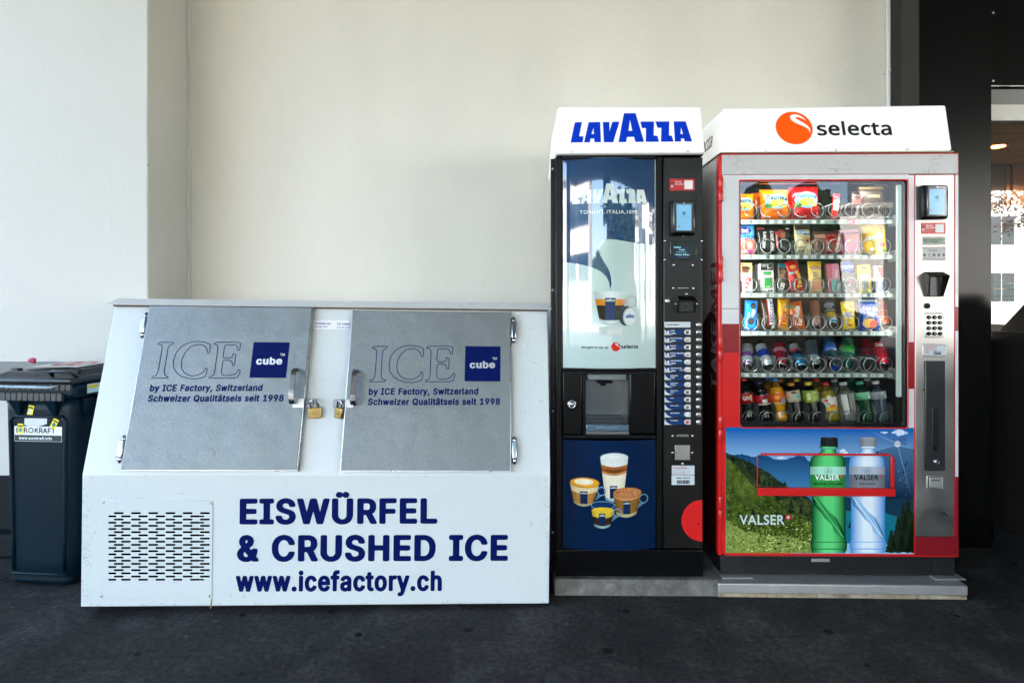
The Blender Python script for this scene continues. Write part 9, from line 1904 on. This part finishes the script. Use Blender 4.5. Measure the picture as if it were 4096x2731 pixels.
b = MB(); b.box(-W / 2, W / 2, 0, 0.018, 0, H * 0.66, plain((0.02, 0.02, 0.022), 0.2), 0.002); b.build('box', f2, o)
b = MB(); pts = ell(0, H * 0.81, W * 0.52, H * 0.185, n=30); b.prism(pts, -0.002, 0.0, ink(0, 90, 190)); hd = b.build('header_card', f2, o)
b = MB(); put_art(b, [('t', 'ceylor', 0.5, 0.83, 0.92, 0.1, W_, 0), ('r', 0.05, 0.735, 0.95, 0.76, (0, 40, 110)), ('t', 'BLAUBAND', 0.34, 0.748, 0.5, 0.022, W_, 0)], W, H, None, -0.002); b.build('header_print', f2, hd)
b = MB(); put_art(b, [('e', 0.6, 0.36, 0.1, 0.045, (225, 100, 130)), ('e', 0.6, 0.24, 0.1, 0.045, SI), ('r', 0.1, 0.06, 0.5, 0.075, SI)], W, H, None, 0.0); b.build('printed_design', f2, o)
carton('lighter_pack', 'yellow blister card of silver lighters on the third shelf', 'lighters', 2, 3464, 1168, 1058, 52, (245, 215, 10), [('e', 0.5, 0.88, 0.2, 0.05, (90, 90, 70)), ('t', 'CLIPPER', 0.46, 0.76, 0.6, 0.07, (60, 90, 30), 3), ('r', 0.14, 0.12, 0.34, 0.64, SI), ('r', 0.38, 0.12, 0.58, 0.68, (120, 140, 160)), ('r', 0.62, 0.14, 0.82, 0.68, (170, 170, 130)), ('r', 0.14, 0.5, 0.34, 0.64, (230, 235, 238)), ('r', 0.38, 0.54, 0.58, 0.68, (215, 220, 225)), ('r', 0.62, 0.54, 0.82, 0.68, (215, 220, 225))], 0.012, tilt=-3)
carton('mint_pack', 'red white and blue mint pack at the end of the third shelf', 'mints', 2, 3514, 1166, 1062, 34, W_, [('r', 0, 0.0, 1, 0.42, (30, 90, 180)), ('p', [(0.3, 0.95), (1, 0.98), (1, 0.5), (0.55, 0.75)], RE), ('t', 'mentos', 0.36, 0.42, 0.5, 0.4, (20, 70, 160), 86), ('t', 'mint', 0.7, 0.3, 0.2, 0.2, W_, 86)], 0.016, tilt=2)
# row 4
bag('cookie_pack', 'light blue cookie packet with two dark round cookies', 'cookies', 3, 3000, 1322, 1200, 52, (30, 130, 205), [('e', 0.55, 0.8, 0.22, 0.09, (30, 22, 24)), ('e', 0.55, 0.8, 0.15, 0.06, (54, 42, 44)), ('e', 0.42, 0.3, 0.24, 0.1, (30, 22, 24)), ('e', 0.42, 0.3, 0.16, 0.065, (60, 44, 44)), ('t', 'OREO', 0.56, 0.56, 0.26, 0.26, W_, 78), ('t', 'mini', 0.2, 0.5, 0.14, 0.14, YE, 78), ('r', 0, 0, 1, 0.06, (20, 60, 150))], 0.03, tilt=5)
bag('chocolate_bar', 'brown chocolate bar with white and blue lettering SNICKERS', 'chocolate bar', 3, 3077, 1322, 1192, 50, (56, 34, 24), [('r', 0.48, 0.18, 0.98, 0.98, W_), ('r', 0.42, 0.16, 0.5, 0.98, RE), ('t', 'SNICKERS', 0.74, 0.6, 0.74, 0.3, (10, 50, 150), 84), ('e', 0.78, 0.1, 0.14, 0.05, W_)], 0.024, tilt=-3)
bag('chocolate_bar', 'gold chocolate bar lettered TWIX in red', 'chocolate bar', 3, 3131, 1322, 1190, 46, (215, 155, 15), [('t', 'TWIX', 0.46, 0.36, 0.5, 0.5, (150, 10, 16), 84), ('t', 'TWIX', 0.46, 0.365, 0.49, 0.46, RE, 84), ('t', 'Xtra', 0.74, 0.78, 0.24, 0.36, (30, 60, 140), 76), ('r', 0, 0.93, 1, 0.985, (150, 100, 10))], 0.026, tilt=4)
bag('chocolate_bar', 'orange chocolate bar with white lettering beside the gold one', 'chocolate bar', 3, 3196, 1320, 1206, 58, (205, 90, 15), [('t', 'Rolls', 0.5, 0.66, 0.4, 0.34, W_, 76), ('t', 'Bar', 0.56, 0.3, 0.26, 0.34, (240, 225, 200), 76), ('e', 0.25, 0.84, 0.2, 0.07, (90, 120, 40))], 0.026, tilt=-8)
can('pale pink drink can standing back on the fourth shelf', 3, (3262, 1308), (3258, 1200), 17, (205, 150, 140), [(0.3, (215, 170, 160)), (1, (190, 120, 110))])
o, f2, rb, bd = can('blue and yellow sports drink can lettered NOCCO', 3, (3330, 1300), (3312, 1203), 19, (40, 140, 190), [(0.12, (230, 235, 235)), (0.38, (235, 205, 40)), (0.46, (30, 110, 170)), (0.52, (235, 205, 40)), (1, (25, 115, 165))])
f3 = Frame((0, 0, 0)); f3.M = f2.M.copy(); f3.I = f3.M.inverted()
def can_text(f2, rb, bd, lines, turn):
    fz = Frame((0, 0, 0), turn); fz.M = f2.M @ fz.M; fz.I = fz.M.inverted(); b = MB()
    sf = lambda x, z: -math.sqrt(max(1e-8, rb * rb - min(rb * .95, abs(x)) ** 2))
    for s_, w_, z, h, c in lines: put_text(b, s_, (-rb * w_, z), (rb * w_, z), h, ink(*c), 'B', surf=sf, lift=0.0006)
    b.build('lettering', fz, bd)
def face_turn(f2):   # rotation about the axis that brings -y towards the camera
    c = f2.I @ Vector((0, 0, HC)); return math.degrees(math.atan2(c.y, c.x)) + 90
can_text(f2, rb, bd, [('NOCCO', 0.85, 0.098, 0.016, W_), ('BCAA', 0.5, 0.084, 0.009, W_)], face_turn(f2))
bag('sandwich_pack', 'bright yellow party snack pack with red flag on the fourth shelf', 'sandwich', 3, 3398, 1322, 1205, 52, (250, 215, 20), [('p', [(0.35, 0.88), (0.85, 0.86), (0.8, 0.76), (0.6, 0.8)], RE), ('e', 0.4, 0.54, 0.36, 0.12, W_), ('t', 'PARTY', 0.4, 0.58, 0.5, 0.06, (120, 40, 130), -3), ('t', 'SNACK', 0.4, 0.5, 0.5, 0.06, (120, 40, 130), -3), ('p', [(0.1, 0.3), (0.5, 0.4), (0.92, 0.28), (0.5, 0.2)], (225, 160, 80)), ('p', [(0.1, 0.26), (0.5, 0.2), (0.92, 0.26), (0.5, 0.13)], (190, 60, 50)), ('r', 0, 0.0, 1, 0.06, BK)], 0.022, tilt=-2)
bag('sandwich_pack', 'second yellow party snack pack half hidden behind the bright one', 'sandwich', 3, 3428, 1318, 1208, 34, (225, 190, 25), [('p', [(0.35, 0.78), (0.85, 0.76), (0.8, 0.66), (0.6, 0.7)], RE)], 0.02, d=0.18)
bag('juice_pouch', 'blue fruit drink pouch with white lettering on the fourth shelf', 'juice pouch', 3, 3476, 1320, 1197, 78, (20, 80, 190), [('t', 'Capri-Sun', 0.5, 0.7, 0.8, 0.12, W_, -6), ('t', 'MULTI', 0.48, 0.57, 0.36, 0.07, W_, -4), ('t', 'VITAMIN', 0.48, 0.48, 0.44, 0.07, W_, -4), ('e', 0.4, 0.22, 0.34, 0.16, (235, 180, 80)), ('e', 0.62, 0.2, 0.22, 0.13, (225, 90, 70)), ('r', 0, 0.92, 1, 0.985, SI)], 0.045, rough=0.15)
can('bright orange drink can at the end of the fourth shelf', 3, (3533, 1305), (3522, 1205), 19, (240, 90, 10), [(0.5, (245, 95, 10)), (0.54, (250, 170, 120)), (1, (240, 85, 5))])
# row 5
can('silver and purple can lying first on the fifth shelf', 4, (2988, 1468), (2990, 1378), 20, (120, 70, 130), [(0.3, (150, 165, 170)), (0.55, (96, 60, 120)), (1, (130, 130, 136))])
can('silver and blue energy drink can on the fifth shelf', 4, (3074, 1470), (3040, 1378), 20, (170, 178, 186), [(0.35, (175, 182, 190)), (0.7, (24, 50, 140)), (1, (150, 160, 172))])
can('dark red energy drink can lying on the fifth shelf', 4, (3124, 1468), (3116, 1376), 22, (120, 14, 40), [(0.55, (125, 14, 42)), (0.75, (176, 120, 130)), (1, (120, 14, 40))])
can('teal and red energy drink can on the fifth shelf', 4, (3206, 1470), (3168, 1378), 20, (10, 110, 160), [(0.4, (12, 120, 165)), (0.6, (20, 40, 80)), (0.72, (190, 30, 30)), (1, (150, 160, 170))])
can('grey drink can lying beside the teal can on the fifth shelf', 4, (3258, 1466), (3240, 1362), 22, (96, 112, 118), [(0.3, (140, 154, 158)), (1, (70, 88, 96))])
def flipped(label, cx0, y0, cx1, y1, w, liquid, capc, labc):
    a = SF.P(cx0, y0, 0.13); t_ = SF.P(cx1, y1, 0.25); H = 0.2
    ax = Vector((t_.x - a.x, 0.11, t_.z - a.z)).normalized()
    f2 = Frame((0, 0, 0)); f2.M = SF.M @ Matrix.Translation(a) @ ax.to_track_quat('Z', 'Y').to_matrix().to_4x4(); f2.I = f2.M.inverted()
    o = thing('drink_bottle', label, 'bottle', f2, G); r_ = w / 2 * 2.72 / FPX
    b = MB(); b.lathe([(r_ * .45, 0), (r_ * .48, .002), (r_ * .48, .018), (r_ * .4, .02)], plain(C(*capc), 0.35), None, 20); b.build('cap', f2, o)
    b = MB(); b.lathe([(r_ * .38, .02), (r_ * .42, .03), (r_ * .8, .06), (r_, .085), (r_, H * .92), (r_ * .7, H), (0, H)], plain(C(*liquid), 0.06, coat=0.8), None, 24); b.build('bottle_body', f2, o)
    b = MB(); b.lathe([(r_ * 1.012, .095), (r_ * 1.012, .145)], plain(C(*labc), 0.35), None, 24); b.build('bottle_label', f2, o, norm=False)
flipped('upside down blue capped water bottle on the fifth shelf', 3343, 1478, 3306, 1370, 50, (50, 84, 96), (20, 70, 180), (50, 110, 190))
flipped('upside down green drink bottle with green label on the fifth shelf', 3386, 1486, 3384, 1372, 56, (50, 110, 96), (20, 120, 70), (30, 140, 50))
o, f2, rb, bd = can('bright red cola can lying at the end of the fifth shelf', 4, (3530, 1466), (3515, 1370), 22, (215, 20, 50), [(0.4, (220, 24, 54)), (1, (215, 20, 50))])
can_text(f2, rb, bd, [('Cola', 0.5, 0.10, 0.02, W_)], face_turn(f2))
o, f2, rb, bd = can('second red cola can deeper on the fifth shelf behind empty springs', 4, (3470, 1440), (3466, 1364), 22, (170, 20, 46), [(1, (175, 20, 46))], d=0.24)
# row 6: bottles, tilted to the left, with the next of each row showing behind
bottle('dark cola bottle with red cap and red label in the bottom row', 5, 2994, 1692, 1512, 60, (12, 8, 7), RE, (190, 14, 18), [('t', 'Cola', 0.36, 0.55, 0.5, 0.4, W_, 8), ('r', 0.66, 0.2, 0.76, 0.8, (180, 210, 150))], tilt=-5, hour=0.08)
bottle('dark cola bottle with black cap and red label in the bottom row', 5, 3062, 1692, 1524, 62, (11, 8, 8), (24, 22, 24), (170, 14, 24), [('r', 0.3, 0.2, 0.66, 0.55, (215, 215, 210)), ('r', 0.0, 0.02, 1, 0.14, (190, 190, 180)), ('t', 'zero', 0.5, 0.76, 0.3, 0.22, BK, 0)], tilt=-7, hour=0.08)
bottle('orange lemonade bottle with blue cap in the bottom row', 5, 3122, 1692, 1512, 56, (226, 150, 12), (20, 110, 200), (240, 110, 20), [('r', 0.6, 0.1, 0.95, 0.42, (130, 170, 215)), ('e', 0.45, 0.3, 0.06, 0.12, RE), ('e', 0.3, 0.65, 0.2, 0.2, (250, 160, 60)), ('r', 0, 0, 1, 0.08, (120, 190, 150))], tilt=-6, hour=0.22)
bottle('iced tea bottle with orange cap and beige label in the bottom row', 5, 3190, 1692, 1530, 56, (30, 16, 12), (230, 140, 50), (226, 205, 175), [('e', 0.4, 0.84, 0.22, 0.12, (60, 40, 20)), ('r', 0.3, 0.3, 0.72, 0.7, (130, 195, 180)), ('r', 0.0, 0.45, 0.3, 0.55, (225, 150, 110))], tilt=-8, lab=(0.52, 0.80))
bottle('green tea bottle with yellow cap and green label in the bottom row', 5, 3258, 1692, 1528, 58, (26, 20, 18), (225, 205, 20), (150, 180, 70), [('r', 0.4, 0.12, 0.95, 0.9, (190, 205, 110)), ('r', 0.06, 0.2, 0.28, 0.8, (215, 225, 170)), ('t', 'GREEN TEA', 0.66, 0.6, 0.4, 0.12, (60, 100, 30), 0)], tilt=-7, lab=(0.50, 0.80))
bottle('yellow apple drink bottle with red cap and white label', 5, 3332, 1692, 1528, 58, (150, 130, 18), (205, 24, 24), (240, 236, 225), [('r', 0.0, 0.05, 1, 0.35, (240, 190, 20)), ('p', [(0.0, 0.0), (1, 0.0), (1, 0.16), (0, 0.1)], RE), ('r', 0.02, 0.72, 0.2, 0.9, RE), ('t', 'ile', 0.2, 0.58, 0.24, 0.16, BK, 8), ('e', 0.45, 0.38, 0.25, 0.14, (220, 120, 30))], tilt=-9, lab=(0.28, 0.62))
bottle('pale grey flavoured water bottle with white cap and striped label', 5, 3400, 1692, 1528, 60, (128, 130, 118), (200, 205, 205), (150, 152, 142), [('r', 0.02, 0.02, 0.36, 0.98, (222, 224, 220)), ('r', 0.36, 0.02, 0.44, 0.98, (20, 22, 24)), ('r', 0.8, 0.02, 0.98, 0.98, (222, 224, 220)), ('t', 'WATER', 0.9, 0.6, 0.4, 0.1, BK, 90)], tilt=-8, lab=(0.2, 0.72))
bottle('green water bottle with pale green label in the bottom row', 5, 3470, 1692, 1524, 58, (8, 74, 34), (60, 160, 150), (110, 205, 150), [('r', 0.62, 0.1, 0.9, 0.8, (225, 235, 228)), ('r', 0, 0.86, 1, 0.97, (200, 235, 215))], tilt=-9, lab=(0.56, 0.74))
bottle('clear water bottle with pale cap and grey label in the bottom row', 5, 3532, 1692, 1522, 58, (62, 84, 96), (205, 214, 216), (170, 180, 184), [('r', 0.66, 0.1, 0.92, 0.8, (230, 235, 235)), ('r', 0, 0.86, 1, 0.97, (205, 212, 214))], tilt=-8, lab=(0.56, 0.74))
for lab_, cx, top, liq, cap_, lb_, w in (('row second dark cola bottle behind the one with the black cap', 3022, 1510, (12, 8, 8), (30, 26, 26), (150, 12, 20), 56), ('row second orange bottle behind the blue capped lemonade', 3096, 1508, (190, 120, 10), (20, 90, 170), (210, 90, 16), 52), ('iced tea bottle with brown cap behind the orange capped one', 3142, 1516, (28, 16, 12), (190, 110, 50), (190, 170, 140), 54), ('green tea bottle with yellow cap standing behind the front one', 3212, 1514, (24, 20, 18), (190, 180, 24), (130, 150, 60), 54), ('apple drink bottle with red cap behind the white labelled one', 3290, 1514, (130, 110, 18), (170, 22, 22), (205, 200, 190), 54), ('grey water bottle behind the white capped striped one', 3362, 1516, (110, 112, 104), (170, 174, 174), (130, 132, 124), 54), ('dark green bottle behind the pale green labelled water', 3428, 1512, (8, 60, 30), (24, 100, 70), (80, 160, 110), 54), ('pale capped water bottle behind the clear one at the end', 3496, 1512, (56, 76, 86), (170, 178, 180), (140, 150, 154), 54)):
    bottle(lab_.replace('row second', 'second'), 5, cx, 1690, top, w, liq, cap_, lb_, tilt=-7, d=0.24)
